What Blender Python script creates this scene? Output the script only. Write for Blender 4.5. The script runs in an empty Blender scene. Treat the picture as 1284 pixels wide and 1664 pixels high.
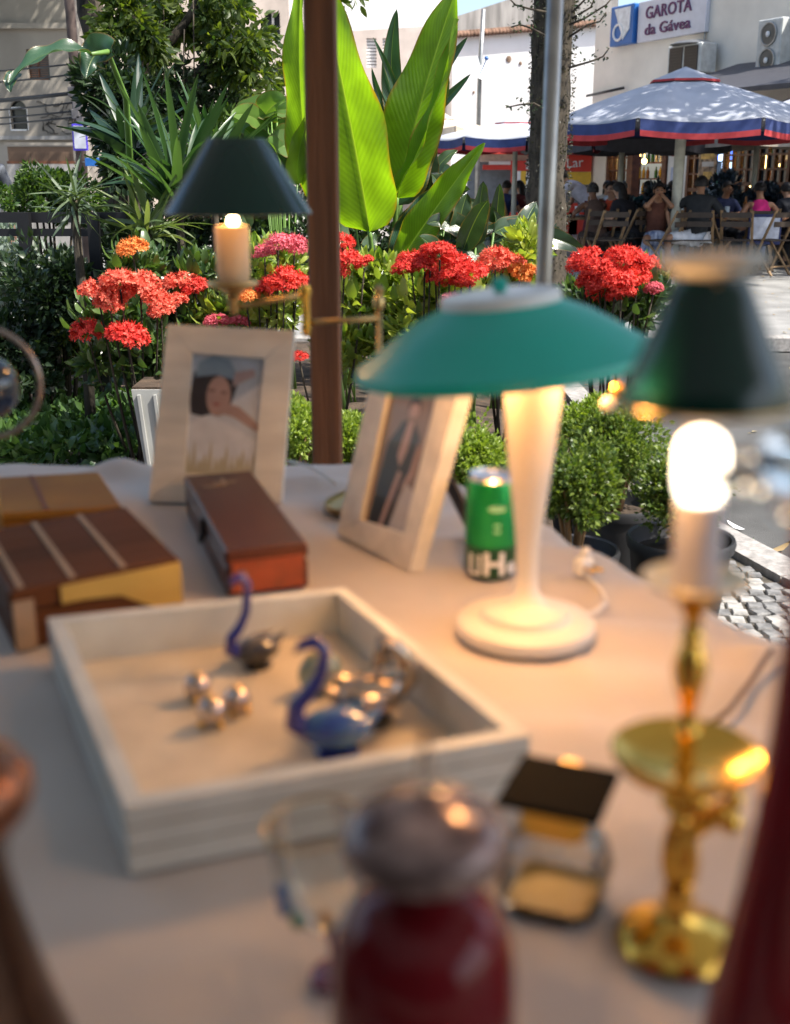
import bpy, math, random
import numpy as np
from mathutils import Vector, Matrix, Euler, noise as mnoise

# ------------------------------------------------------------------ camera, light, exposure
SC = bpy.context.scene
COL = SC.collection
F, CX, CY, H = 1850.0, 642.0, 832.0, 1.30          # focal length and centre in photo pixels, eye height
PIT = math.atan(545.0 / F)
cam_d = bpy.data.cameras.new('camera')
cam = bpy.data.objects.new('camera', cam_d)
COL.objects.link(cam)
cam.location = (0, 0, H)
cam.rotation_euler = (math.pi / 2 - PIT, 0, 0)
cam_d.sensor_fit = 'VERTICAL'
cam_d.sensor_height = 36
cam_d.lens = 36 * F / 1664
cam_d.clip_start = 0.02
cam_d.clip_end = 500
cam_d.dof.use_dof = True
cam_d.dof.focus_distance = 6.0
cam_d.dof.aperture_fstop = 3.7
SC.camera = cam

SUN_DIR = Vector((0.60, -0.27, 0.86)).normalized()   # towards the sun
elev = math.asin(SUN_DIR.z)
world = bpy.data.worlds.new('World')
SC.world = world
world.use_nodes = True
wn = world.node_tree
bg = wn.nodes['Background']
sky = wn.nodes.new('ShaderNodeTexSky')
sky.sky_type = 'NISHITA'
sky.sun_disc = False
sky.sun_elevation = elev
sky.sun_rotation = math.atan2(SUN_DIR.x, SUN_DIR.y)
sky.dust_density = 2.5
sky.air_density = 1.0
wn.links.new(sky.outputs[0], bg.inputs[0])
bg.inputs[1].default_value = 0.15
sun_d = bpy.data.lights.new('sun', 'SUN')
sun_d.energy = 4.9
sun_d.angle = math.radians(0.5)
sun_d.color = (1.0, 0.95, 0.86)
sun = bpy.data.objects.new('sun', sun_d)
COL.objects.link(sun)
sun.rotation_euler = (-SUN_DIR).to_track_quat('-Z', 'Y').to_euler()
SC.view_settings.view_transform = 'Standard'
SC.view_settings.look = 'None'
SC.view_settings.gamma = 1
SC.view_settings.use_curve_mapping = False
SC.view_settings.exposure = 0.95
SC.render.engine = 'CYCLES'
SC.cycles.use_denoising = True
SC.cycles.max_bounces = 8
SC.cycles.transparent_max_bounces = 8
SC.cycles.sample_clamp_indirect = 6
SC.cycles.caustics_reflective = False

R = random.Random(7)
NR = np.random.default_rng(7)
PI = math.pi
cs, sn = math.cos(PIT), math.sin(PIT)

# ------------------------------------------------------------------ photo pixel -> place
def ray(px, py):
    u = CY - py
    return Vector((px - CX, F * cs + u * sn, -F * sn + u * cs))
def at(px, py, Y):
    d = ray(px, py); t = Y / d.y
    return Vector((d.x * t, Y, H + d.z * t))
def onz(px, py, z):
    d = ray(px, py); t = (z - H) / d.z
    return Vector((d.x * t, d.y * t, z))
def scl(py, Y):                       # metres per pixel at that depth
    return Y / ray(CX, py).y
def onplane(px, py, p0, n):
    d = ray(px, py); o = Vector((0, 0, H))
    t = (p0 - o).dot(n) / d.dot(n)
    return o + d * t

# ------------------------------------------------------------------ object helpers
def tag(o, label=None, cat=None, group=None, kind=None):
    if label: o['label'] = label
    if cat: o['category'] = cat
    if group: o['group'] = group
    if kind: o['kind'] = kind
    return o
def empty(name, loc=(0, 0, 0), rz=0, label=None, cat=None, group=None):
    o = bpy.data.objects.new(name, None)
    COL.objects.link(o); o.location = loc; o.rotation_euler = (0, 0, rz)
    o.empty_display_size = 0.05
    return tag(o, label, cat, group)
def link(name, me, parent=None, loc=None):
    o = bpy.data.objects.new(name, me)
    COL.objects.link(o)
    if parent is not None: o.parent = parent
    if loc is not None: o.location = loc
    return o
def copy_tree(o, parent=None):
    c = o.copy(); COL.objects.link(c); c.parent = parent
    for ch in list(o.children): copy_tree(ch, c)
    return c

class MB:
    """collects shapes, builds them as one mesh"""
    def __init__(s): s.v = []; s.f = []; s.m = []; s.sm = []
    def add(s, vs, fs, mi=0, smooth=False):
        b = len(s.v); s.v += [tuple(v) for v in vs]
        for f in fs:
            s.f.append([i + b for i in f]); s.m.append(mi); s.sm.append(smooth)
    def box(s, c, d, mi=0, M=None, bev=0.0):
        x, y, z = d[0] / 2, d[1] / 2, d[2] / 2
        if bev > 0:
            b = min(bev, x * .9, y * .9, z * .9); vs = []
            for sx in (-1, 1):
                for sy in (-1, 1):
                    for sz in (-1, 1):
                        vs += [(sx * x, sy * (y - b), sz * (z - b)), (sx * (x - b), sy * y, sz * (z - b)), (sx * (x - b), sy * (y - b), sz * z)]
            def id(sx, sy, sz, k): return ((sx > 0) * 4 + (sy > 0) * 2 + (sz > 0)) * 3 + k
            fs = []
            for q in (-1, 1):
                fs.append([id(q, -1, -1, 0), id(q, 1, -1, 0), id(q, 1, 1, 0), id(q, -1, 1, 0)][::q])
                fs.append([id(-1, q, -1, 1), id(1, q, -1, 1), id(1, q, 1, 1), id(-1, q, 1, 1)][::-q])
                fs.append([id(-1, -1, q, 2), id(1, -1, q, 2), id(1, 1, q, 2), id(-1, 1, q, 2)][::q])
            for a in (-1, 1):
                for b2 in (-1, 1):
                    fs.append([id(a, b2, -1, 0), id(a, b2, 1, 0), id(a, b2, 1, 1), id(a, b2, -1, 1)][::-a * b2])
                    fs.append([id(a, -1, b2, 0), id(a, 1, b2, 0), id(a, 1, b2, 2), id(a, -1, b2, 2)][::a * b2])
                    fs.append([id(-1, a, b2, 1), id(1, a, b2, 1), id(1, a, b2, 2), id(-1, a, b2, 2)][::-a * b2])
                    for e in (-1, 1):
                        fs.append([id(a, b2, e, 0), id(a, b2, e, 1), id(a, b2, e, 2)][::a * b2 * e])
        else:
            vs = [(i * x, j * y, k * z) for i in (-1, 1) for j in (-1, 1) for k in (-1, 1)]
            fs = [(0, 1, 3, 2), (4, 6, 7, 5), (0, 4, 5, 1), (2, 3, 7, 6), (0, 2, 6, 4), (1, 5, 7, 3)]
        vs = [Vector(v) for v in vs]
        if M is not None: vs = [M @ v for v in vs]
        c = Vector(c)
        s.add([v + c for v in vs], fs, mi)
        return s
    def bar(s, a, b, w, t, mi=0, up=(0, 0, 1)):
        a = Vector(a); b = Vector(b); d = (b - a); L = d.length; d.normalize()
        u = Vector(up)
        if abs(d.dot(u)) > .98: u = Vector((0, 1, 0))
        x = d.cross(u).normalized(); z = x.cross(d)
        M = Matrix((x, d, z)).transposed()
        return s.box((a + b) / 2, (w, L, t), mi, M)
    def tube(s, pts, r, n=10, mi=0, cap=True, smooth=True, flat=1.0):
        pts = [Vector(p) for p in pts]
        rs = r if isinstance(r, (list, tuple)) else [r] * len(pts)
        vs = []; prev = None
        for i, p in enumerate(pts):
            a = pts[max(i - 1, 0)]; b = pts[min(i + 1, len(pts) - 1)]
            d = (b - a).normalized()
            if prev is None:
                u = Vector((0, 0, 1)) if abs(d.z) < .9 else Vector((1, 0, 0))
                x = d.cross(u).normalized()
            else:
                x = (prev - d * prev.dot(d)).normalized()
            prev = x; y = d.cross(x)
            for k in range(n):
                t = 2 * PI * k / n
                vs.append(p + x * math.cos(t) * rs[i] + y * math.sin(t) * rs[i] * flat)
        fs = []
        for i in range(len(pts) - 1):
            for k in range(n):
                k2 = (k + 1) % n
                fs.append((i * n + k, i * n + k2, (i + 1) * n + k2, (i + 1) * n + k))
        if cap:
            fs.append(tuple(range(n))[::-1]); fs.append(tuple((len(pts) - 1) * n + k for k in range(n)))
        s.add(vs, fs, mi, smooth); return s
    def lathe(s, prof, c=(0, 0, 0), n=40, mi=0, smooth=True, M=None, wob=None):
        """prof: list of (r, z); poles where r is 0"""
        c = Vector(c); vs = []; fs = []; rows = []
        if smooth and len(prof) > 2:      # split the rings at sharp profile corners so that shading stays crisp there
            q = [prof[0]]
            for i in range(1, len(prof) - 1):
                a = Vector(prof[i]) - Vector(prof[i - 1]); b = Vector(prof[i + 1]) - Vector(prof[i]); q.append(prof[i])
                if a.length > 0 and b.length > 0 and a.angle(b) > .7: q += [None, prof[i]]
            q.append(prof[-1]); st = 0
            if None in q:
                seg = []
                for e in q + [None]:
                    if e is None: s.lathe0(seg, c, n, mi, M, wob); seg = []
                    else: seg.append(e)
                return s
        return s.lathe0(prof, c, n, mi, M, wob, smooth)
    def lathe0(s, prof, c, n, mi, M, wob, smooth=True):
        vs = []; fs = []; rows = []
        for r, z in prof:
            if r <= 1e-6:
                rows.append([len(vs)]); vs.append(Vector((0, 0, z)))
            else:
                row = []
                for k in range(n):
                    a = 2 * PI * k / n
                    q = r if wob is None else r * wob(a, z)
                    row.append(len(vs)); vs.append(Vector((q * math.cos(a), q * math.sin(a), z)))
                rows.append(row)
        for A, B in zip(rows, rows[1:]):
            for k in range(n):
                k2 = (k + 1) % n
                if len(A) == 1 and len(B) == 1: break
                if len(A) == 1: fs.append((A[0], B[k2], B[k]))
                elif len(B) == 1: fs.append((A[k], A[k2], B[0]))
                else: fs.append((A[k], A[k2], B[k2], B[k]))
        if M is not None: vs = [M @ v for v in vs]
        s.add([v + c for v in vs], fs, mi, smooth); return s
    def ball(s, c, r, n=16, mi=0, M=None):
        rx = r if isinstance(r, (tuple, list)) else (r, r, r)
        S = Matrix.Diagonal(Vector(rx))
        if M is not None: S = M @ S
        m = n // 2
        return s.lathe([(math.sin(PI * i / m), -math.cos(PI * i / m)) for i in range(m + 1)], c, n, mi, True, S)
    def torus(s, c, R_, r, n=40, m=10, mi=0, M=None):
        vs = []; c = Vector(c)
        for i in range(n):
            a = 2 * PI * i / n
            for j in range(m):
                b = 2 * PI * j / m
                v = Vector(((R_ + r * math.cos(b)) * math.cos(a), (R_ + r * math.cos(b)) * math.sin(a), r * math.sin(b)))
                vs.append((M @ v if M is not None else v) + c)
        fs = [(i * m + j, ((i + 1) % n) * m + j, ((i + 1) % n) * m + (j + 1) % m, i * m + (j + 1) % m) for i in range(n) for j in range(m)]
        s.add(vs, fs, mi, True); return s
    def prism(s, poly, z0, z1, mi=0, M=None):
        """poly: list of xy, extruded z0..z1"""
        n = len(poly)
        vs = [Vector((p[0], p[1], z0)) for p in poly] + [Vector((p[0], p[1], z1)) for p in poly]
        if M is not None: vs = [M @ v for v in vs]
        fs = [tuple(range(n))[::-1], tuple(range(n, 2 * n))] + [(i, (i + 1) % n, n + (i + 1) % n, n + i) for i in range(n)]
        s.add(vs, fs, mi); return s
    def hexa(s, top, bot, mi=0):
        """solid between two matching quads"""
        vs = list(top) + list(bot); n = len(top)
        fs = [tuple(range(n)), tuple(range(n, 2 * n))[::-1]] + [(i, n + i, n + (i + 1) % n, (i + 1) % n) for i in range(n)]
        s.add(vs, fs, mi); return s
    def mesh(s, name, mats):
        me = bpy.data.meshes.new(name)
        me.from_pydata(s.v, [], s.f)
        for m in (mats if isinstance(mats, (list, tuple)) else [mats]): me.materials.append(m)
        me.polygons.foreach_set('material_index', s.m)
        me.polygons.foreach_set('use_smooth', s.sm)
        me.update()
        return me
    def build(s, name, mats, parent=None, loc=None):
        return link(name, s.mesh(name, mats), parent, loc)

def tri_mesh(name, V, T, mat, smooth=False):
    me = bpy.data.meshes.new(name)
    V = np.asarray(V, dtype=np.float32); T = np.asarray(T, dtype=np.int32)
    me.vertices.add(len(V)); me.vertices.foreach_set('co', V.ravel())
    me.loops.add(T.size); me.loops.foreach_set('vertex_index', T.ravel())
    me.polygons.add(len(T))
    me.polygons.foreach_set('loop_start', np.arange(0, T.size, 3, dtype=np.int32))
    me.polygons.foreach_set('loop_total', np.full(len(T), 3, dtype=np.int32))
    if smooth: me.polygons.foreach_set('use_smooth', np.ones(len(T), dtype=bool))
    me.materials.append(mat); me.update(calc_edges=True); me.validate()
    return me

# leaf templates: along +y, lying in xy, folded a little
def leaf_tpl(w, curl=.2, fold=.25, seg=1):
    if seg == 1:
        V = [(0, 0, 0), (w, .45, fold * w), (0, 1, -curl), (-w, .45, fold * w), (0, .5, 0)]
        T = [(0, 1, 4), (4, 1, 2), (0, 4, 3), (4, 2, 3)]
    else:
        ys = [0, .18, .45, .75, 1.0]; ws = [.12, .75, 1, .62, 0]
        V = []; T = []
        for y, q in zip(ys, ws):
            z = -curl * y * y
            V += [(-w * q, y, z + fold * w * q), (0, y, z), (w * q, y, z + fold * w * q)]
        for i in range(4):
            a = i * 3; b = a + 3
            T += [(a, a + 1, b + 1), (a, b + 1, b), (a + 1, a + 2, b + 2), (a + 1, b + 2, b + 1)]
    return np.array(V, float), np.array(T, int)
TPL1 = leaf_tpl(.28); TPL2 = leaf_tpl(.2, .25, .3, 2); TPLN = leaf_tpl(.08, .3, .2)
def frames(D, U=None):
    """orthonormal frames whose y axis is D (N,3)"""
    D = D / np.linalg.norm(D, axis=1, keepdims=True)
    if U is None: U = NR.normal(size=D.shape)
    X = np.cross(D, U); X /= np.linalg.norm(X, axis=1, keepdims=True) + 1e-9
    Z = np.cross(X, D)
    return X, D, Z
def scatter(tpl, P, D, S, U=None):
    V, T = tpl; X, Y, Z = frames(D, U); n = len(P)
    S = np.asarray(S).reshape(-1, 1, 1)
    W = (V[None, :, 0:1] * X[:, None] + V[None, :, 1:2] * Y[:, None] + V[None, :, 2:3] * Z[:, None]) * S + P[:, None]
    TT = T[None] + (np.arange(n) * len(V))[:, None, None]
    return W.reshape(-1, 3), TT.reshape(-1, 3)
def merge(parts):
    V = []; T = []; b = 0
    for v, t in parts:
        V.append(v); T.append(t + b); b += len(v)
    return np.concatenate(V), np.concatenate(T)
def in_ball(n, shell=.5):
    d = NR.normal(size=(n, 3)); d /= np.linalg.norm(d, axis=1, keepdims=True)
    r = shell + (1 - shell) * NR.random((n, 1)) ** .6
    return d, r
def clump_cloud(n_clumps, per, c, rad, leaf, tpl=TPL1, shell=.3, droop=0., clump_r=.3, up=.25, lo=-1):
    """leaves in lumpy clumps over an ellipsoid; uneven outline"""
    c = np.array(c); rad = np.array(rad)
    d, r = in_ball(n_clumps, shell); d[:, 2] = np.maximum(d[:, 2], lo)
    cc = c + d * r * rad * NR.uniform(.72, 1.08, (n_clumps, 1))
    P = []; D = []
    for q in cc:
        k = max(3, int(per * NR.uniform(.6, 1.4)))
        e, s = in_ball(k, .2)
        cr = clump_r * rad.min() * NR.uniform(.6, 1.3)
        P.append(q + e * s * cr)
        o = (q - c) / rad; D.append(e + .6 * o + np.array([0, 0, up - droop]))
    P = np.concatenate(P); D = np.concatenate(D) + NR.normal(size=P.shape) * .35
    return scatter(tpl, P, D, leaf * NR.uniform(.6, 1.25, len(P)))

# ------------------------------------------------------------------ materials
def nn(nt, typ, **kw):
    n = nt.nodes.new(typ)
    for k, v in kw.items(): setattr(n, k, v)
    return n
MC = {}
def mat(name, col, rough=.6, metal=0., var=.12, scale=8., bump=0., bscale=60., trans=0., ior=1.45, emit=None, es=0., coat=0., col2=None, sheen=0., stretch=(1, 1, 1), detail=4, spec=.5):
    if name in MC: return MC[name]
    m = bpy.data.materials.new(name); m.use_nodes = True; nt = m.node_tree
    b = nt.nodes['Principled BSDF']
    b.inputs['Roughness'].default_value = rough; b.inputs['Metallic'].default_value = metal
    b.inputs['Transmission Weight'].default_value = trans; b.inputs['IOR'].default_value = ior
    b.inputs['Coat Weight'].default_value = coat; b.inputs['Sheen Weight'].default_value = sheen
    b.inputs['Specular IOR Level'].default_value = spec
    tc = nn(nt, 'ShaderNodeTexCoord'); mp = nn(nt, 'ShaderNodeMapping')
    mp.inputs['Scale'].default_value = stretch
    nt.links.new(tc.outputs['Object'], mp.inputs[0])
    no = nn(nt, 'ShaderNodeTexNoise'); no.inputs['Scale'].default_value = scale; no.inputs['Detail'].default_value = detail
    nt.links.new(mp.outputs[0], no.inputs[0])
    c2 = col2 if col2 else tuple(x * (1 - 2 * var) for x in col)
    c1 = col if col2 else tuple(min(1, x * (1 + var)) for x in col)
    mx = nn(nt, 'ShaderNodeMix', data_type='RGBA')
    rp = nn(nt, 'ShaderNodeMapRange'); rp.inputs[1].default_value = .3; rp.inputs[2].default_value = .7
    nt.links.new(no.outputs[0], rp.inputs[0]); nt.links.new(rp.outputs[0], mx.inputs[0])
    mx.inputs[6].default_value = (*c1, 1); mx.inputs[7].default_value = (*c2, 1)
    nt.links.new(mx.outputs[2], b.inputs['Base Color'])
    if bump > 0:
        n2 = nn(nt, 'ShaderNodeTexNoise'); n2.inputs['Scale'].default_value = bscale; n2.inputs['Detail'].default_value = 5
        nt.links.new(mp.outputs[0], n2.inputs[0])
        bp = nn(nt, 'ShaderNodeBump'); bp.inputs['Strength'].default_value = bump; bp.inputs['Distance'].default_value = .01
        nt.links.new(n2.outputs[0], bp.inputs['Height']); nt.links.new(bp.outputs[0], b.inputs['Normal'])
    if emit:
        b.inputs['Emission Color'].default_value = (*emit, 1); b.inputs['Emission Strength'].default_value = es
    MC[name] = m; m['mx'] = mx.name
    return m
def leafmat(name, c1, c2, tr=.35, trc=None, rough=.45, veins=False, spec=.4):
    if name in MC: return MC[name]
    if c1[1] > c1[0] * 1.5: c1, c2 = [(c[0] * 1.12 + .003, c[1] * .92, c[2] * 1.2 + .003) for c in (c1, c2)]
    m = bpy.data.materials.new(name); m.use_nodes = True; nt = m.node_tree
    b = nt.nodes['Principled BSDF']; b.inputs['Roughness'].default_value = rough
    b.inputs['Specular IOR Level'].default_value = spec
    g = nn(nt, 'ShaderNodeNewGeometry'); oi = nn(nt, 'ShaderNodeObjectInfo')
    ad = nn(nt, 'ShaderNodeMath', operation='ADD'); fr = nn(nt, 'ShaderNodeMath', operation='FRACT')
    nt.links.new(g.outputs['Random Per Island'], ad.inputs[0]); nt.links.new(oi.outputs['Random'], ad.inputs[1])
    nt.links.new(ad.outputs[0], fr.inputs[0])
    mx = nn(nt, 'ShaderNodeMix', data_type='RGBA'); nt.links.new(fr.outputs[0], mx.inputs[0])
    mx.inputs[6].default_value = (*c1, 1); mx.inputs[7].default_value = (*c2, 1)
    out = mx.outputs[2]
    if veins:
        uv = nn(nt, 'ShaderNodeTexCoord')
        sp = nn(nt, 'ShaderNodeSeparateXYZ'); nt.links.new(uv.outputs['UV'], sp.inputs[0])
        ab = nn(nt, 'ShaderNodeMath', operation='ABSOLUTE'); nt.links.new(sp.outputs[0], ab.inputs[0])
        ml = nn(nt, 'ShaderNodeMath', operation='MULTIPLY_ADD'); ml.inputs[1].default_value = -.22
        nt.links.new(ab.outputs[0], ml.inputs[0]); nt.links.new(sp.outputs[1], ml.inputs[2])
        s2 = nn(nt, 'ShaderNodeMath', operation='MULTIPLY'); s2.inputs[1].default_value = 190
        nt.links.new(ml.outputs[0], s2.inputs[0])
        si = nn(nt, 'ShaderNodeMath', operation='SINE'); nt.links.new(s2.outputs[0], si.inputs[0])
        nz = nn(nt, 'ShaderNodeTexNoise'); nz.inputs['Scale'].default_value = 7
        nt.links.new(uv.outputs['Object'], nz.inputs[0])
        m2 = nn(nt, 'ShaderNodeMath', operation='MULTIPLY_ADD'); m2.inputs[1].default_value = .07
        nt.links.new(si.outputs[0], m2.inputs[0]); nt.links.new(nz.outputs[0], m2.inputs[2])
        cr = nn(nt, 'ShaderNodeMapRange'); cr.inputs[1].default_value = .2; cr.inputs[2].default_value = .8
        cr.inputs[3].default_value = .65; cr.inputs[4].default_value = 1.25
        nt.links.new(m2.outputs[0], cr.inputs[0])
        mm = nn(nt, 'ShaderNodeVectorMath', operation='SCALE')
        nt.links.new(out, mm.inputs[0]); nt.links.new(cr.outputs[0], mm.inputs['Scale'])
        out = mm.outputs[0]
        def band(lo, hi, a, b_):
            q = nn(nt, 'ShaderNodeMapRange'); q.inputs[1].default_value = lo; q.inputs[2].default_value = hi; q.inputs[3].default_value = a; q.inputs[4].default_value = b_
            nt.links.new(ab.outputs[0], q.inputs[0]); return q.outputs[0]
        n3 = nn(nt, 'ShaderNodeTexNoise'); n3.inputs['Scale'].default_value = 11; n3.inputs['Detail'].default_value = 6; nt.links.new(uv.outputs['Object'], n3.inputs[0])
        q3 = nn(nt, 'ShaderNodeMath', operation='MULTIPLY_ADD'); q3.inputs[1].default_value = 3.2; q3.inputs[2].default_value = -1.75; nt.links.new(n3.outputs[0], q3.inputs[0])
        sm = nn(nt, 'ShaderNodeMath', operation='ADD', use_clamp=True); nt.links.new(band(.86, 1., 0, .95), sm.inputs[0]); nt.links.new(q3.outputs[0], sm.inputs[1])
        ed = nn(nt, 'ShaderNodeMath', operation='MULTIPLY'); nt.links.new(sm.outputs[0], ed.inputs[0]); nt.links.new(band(.8, .98, .0, 1.), ed.inputs[1])
        mb1 = nn(nt, 'ShaderNodeMix', data_type='RGBA'); nt.links.new(ed.outputs[0], mb1.inputs[0]); nt.links.new(out, mb1.inputs[6]); mb1.inputs[7].default_value = (.17, .10, .025, 1)
        mb2 = nn(nt, 'ShaderNodeMix', data_type='RGBA'); nt.links.new(band(.015, .05, .75, 0), mb2.inputs[0]); nt.links.new(mb1.outputs[2], mb2.inputs[6]); mb2.inputs[7].default_value = (.20, .27, .07, 1)
        out = mb2.outputs[2]
        bp = nn(nt, 'ShaderNodeBump'); bp.inputs['Strength'].default_value = .18; bp.inputs['Distance'].default_value = .0025
        nt.links.new(si.outputs[0], bp.inputs['Height']); nt.links.new(bp.outputs[0], b.inputs['Normal'])
    nt.links.new(out, b.inputs['Base Color'])
    t = nn(nt, 'ShaderNodeBsdfTranslucent')
    vm = nn(nt, 'ShaderNodeVectorMath', operation='MULTIPLY'); nt.links.new(out, vm.inputs[0])
    vm.inputs[1].default_value = trc if trc else (1.9, 2.0, .7)
    nt.links.new(vm.outputs[0], t.inputs[0])
    ms = nn(nt, 'ShaderNodeMixShader'); ms.inputs[0].default_value = tr
    nt.links.new(b.outputs[0], ms.inputs[1]); nt.links.new(t.outputs[0], ms.inputs[2])
    nt.links.new(ms.outputs[0], nt.nodes['Material Output'].inputs[0])
    MC[name] = m; return m
def glass(name, col, rough=.02, ior=1.45):
    if name in MC: return MC[name]
    m = bpy.data.materials.new(name); m.use_nodes = True
    b = m.node_tree.nodes['Principled BSDF']
    b.inputs['Base Color'].default_value = (*col, 1); b.inputs['Roughness'].default_value = rough
    b.inputs['Transmission Weight'].default_value = 1; b.inputs['IOR'].default_value = ior
    MC[name] = m; return m
def thin_glass(name, col, k=.75, rough=.03):
    m = bpy.data.materials.new(name); m.use_nodes = True; nt = m.node_tree
    t = nn(nt, 'ShaderNodeBsdfTransparent'); t.inputs[0].default_value = (*col, 1)
    g = nn(nt, 'ShaderNodeBsdfGlossy'); g.inputs['Roughness'].default_value = rough
    lw = nn(nt, 'ShaderNodeLayerWeight'); lw.inputs[0].default_value = .35
    mu = nn(nt, 'ShaderNodeMath', operation='MULTIPLY'); mu.inputs[1].default_value = k; nt.links.new(lw.outputs[0], mu.inputs[0])
    ms = nn(nt, 'ShaderNodeMixShader'); nt.links.new(mu.outputs[0], ms.inputs[0]); nt.links.new(t.outputs[0], ms.inputs[1]); nt.links.new(g.outputs[0], ms.inputs[2])
    nt.links.new(ms.outputs[0], nt.nodes['Material Output'].inputs[0]); MC[name] = m; return m
def emat(name, col, s):
    if name in MC: return MC[name]
    m = bpy.data.materials.new(name); m.use_nodes = True; nt = m.node_tree
    b = nt.nodes['Principled BSDF']; b.inputs['Base Color'].default_value = (*col, 1)
    b.inputs['Emission Color'].default_value = (*col, 1); b.inputs['Emission Strength'].default_value = s
    MC[name] = m; return m
def wood(name, c1, c2, scale=12, axis=1, rough=.5, coat=0.):
    st = [1, 1, 1]; st[axis] = .12
    return mat(name, c1, rough, col2=c2, scale=scale, bump=.15, bscale=scale * 5, stretch=tuple(st), coat=coat, detail=6)

def text_mesh(s, size, ext=.002, align='CENTER', offset=0., sp=1.0):
    cu = bpy.data.curves.new('txt', 'FONT'); cu.body = s; cu.size = size; cu.extrude = ext
    cu.align_x = align; cu.align_y = 'CENTER'; cu.offset = offset; cu.space_character = sp
    cu.resolution_u = 3
    o = bpy.data.objects.new('txt', cu); COL.objects.link(o)
    dg = bpy.context.evaluated_depsgraph_get()
    me = bpy.data.meshes.new_from_object(o.evaluated_get(dg))
    COL.objects.unlink(o); bpy.data.objects.remove(o)
    return me

def skin_mesh(name, nodes, edges, m, parent=None, sub=1, root=0):
    me = bpy.data.meshes.new(name)
    me.from_pydata([n[0] for n in nodes], edges, [])
    o = bpy.data.objects.new(name, me); COL.objects.link(o)
    o.modifiers.new('skin', 'SKIN')
    for i, n in enumerate(nodes):
        sv = me.skin_vertices[0].data[i]
        r = n[1] if isinstance(n[1], tuple) else (n[1], n[1])
        sv.radius = r; sv.use_root = (i == root)
    s = o.modifiers.new('sub', 'SUBSURF'); s.levels = sub; s.render_levels = sub
    dg = bpy.context.evaluated_depsgraph_get()
    ev = bpy.data.meshes.new_from_object(o.evaluated_get(dg))
    COL.objects.unlink(o); bpy.data.objects.remove(o)
    ev.name = name
    ev.polygons.foreach_set('use_smooth', [True] * len(ev.polygons))
    ev.materials.clear(); ev.materials.append(m)
    return link(name, ev, parent)
# ------------------------------------------------------------------ materials of the setting
M_asph = mat('asphalt', (.075, .074, .072), .9, var=.25, scale=3, bump=.5, bscale=220)
M_mort = mat('joint_sand', (.10, .085, .065), .95, var=.3, scale=20, bump=.4)
M_stoneW = mat('cobble_white', (.38, .365, .34), .55, var=.2, scale=25, bump=.3, bscale=90)
M_stoneG = mat('cobble_grey', (.20, .195, .19), .6, var=.25, scale=25, bump=.3, bscale=90)
M_stoneB = mat('cobble_dark', (.06, .06, .065), .5, var=.25, scale=25, bump=.3, bscale=90)
M_stoneT = mat('cobble_tan', (.30, .24, .18), .6, var=.3, scale=18, bump=.3, bscale=90)
M_kerb = mat('kerb_granite', (.33, .31, .29), .75, var=.2, scale=30, bump=.3)
M_soil = mat('soil', (.075, .05, .032), .95, var=.4, scale=9, bump=.9, bscale=40)
M_plaza = mat('plaza_paving', (.27, .265, .255), .75, var=.16, scale=2.2, bump=.6, bscale=30)
M_cream = mat('cream_render', (.80, .76, .68), .85, var=.07, scale=1.2, bump=.1, bscale=25)
M_white = mat('white_render', (.88, .87, .86), .8, var=.05, scale=1.5, bump=.1)
M_beige = mat('beige_render', (.36, .32, .27), .9, var=.12, scale=.9, bump=.2, bscale=15)
M_pink = mat('faded_plaster', (.62, .54, .49), .9, var=.14, scale=1.3, bump=.2)
M_conc = mat('grey_concrete', (.36, .34, .32), .9, var=.22, scale=1.8, bump=.3, stretch=(3, 1, .4))
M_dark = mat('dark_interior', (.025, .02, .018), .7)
M_dglass = mat('window_glass', (.03, .035, .04), .08, spec=.8)
M_metalg = mat('grey_metal', (.35, .36, .36), .4, metal=.8)
M_black = mat('black_paint', (.012, .012, .014), .4)
M_redp = mat('red_paint', (.62, .05, .03), .45, var=.05)
M_yel = mat('yellow_paint', (.80, .50, .05), .5, var=.05)
M_wht = mat('white_paint', (.8, .8, .8), .5, var=.03)
M_brownwin = mat('stained_window_wood', (.17, .065, .03), .45, var=.25, scale=9)
M_bark = mat('bark', (.05, .04, .028), .95, var=.45, scale=14, bump=1., bscale=45, stretch=(1, 1, .4))
M_blue = mat('sign_blue', (.02, .13, .42), .4, var=.05)

# ------------------------------------------------------------------ ground, road, pavement
ZR = -.12
bm = MB(); bm.box((0, 60, ZR - .05), (300, 260, .1))
road = tag(bm.build('road', M_asph), 'dark grey asphalt road', kind='structure')
kerb_line = [(4.4, -3.6), (1.78, 2.5), (1.29, 3.6), (1.12, 4.2), (1.06, 5.2), (1.05, 8.2)]
poly = kerb_line + [(-9, 8.2), (-9, -3.6)]
bm = MB(); bm.prism(poly, ZR, -.012)
pave = tag(bm.build('sidewalk', M_mort), kind='structure')
kb = MB()
for a, b in zip(kerb_line, kerb_line[1:]):
    a = Vector((*a, 0)); b = Vector((*b, 0)); L = (b - a).length; k = max(1, round(L / .9))
    for i in range(k):
        p = a.lerp(b, i / k); q = a.lerp(b, (i + 1) / k); d = (q - p).normalized()
        nrm = Vector((-d.y, d.x, 0)); off = -nrm * .075
        kb2 = MB(); kb2.bar(p + off + d * .004 + Vector((0, 0, -.05)), q + off - d * .004 + Vector((0, 0, -.05)), .14, .13)
        kb2.build('kerb_stone', M_kerb, pave)
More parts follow.
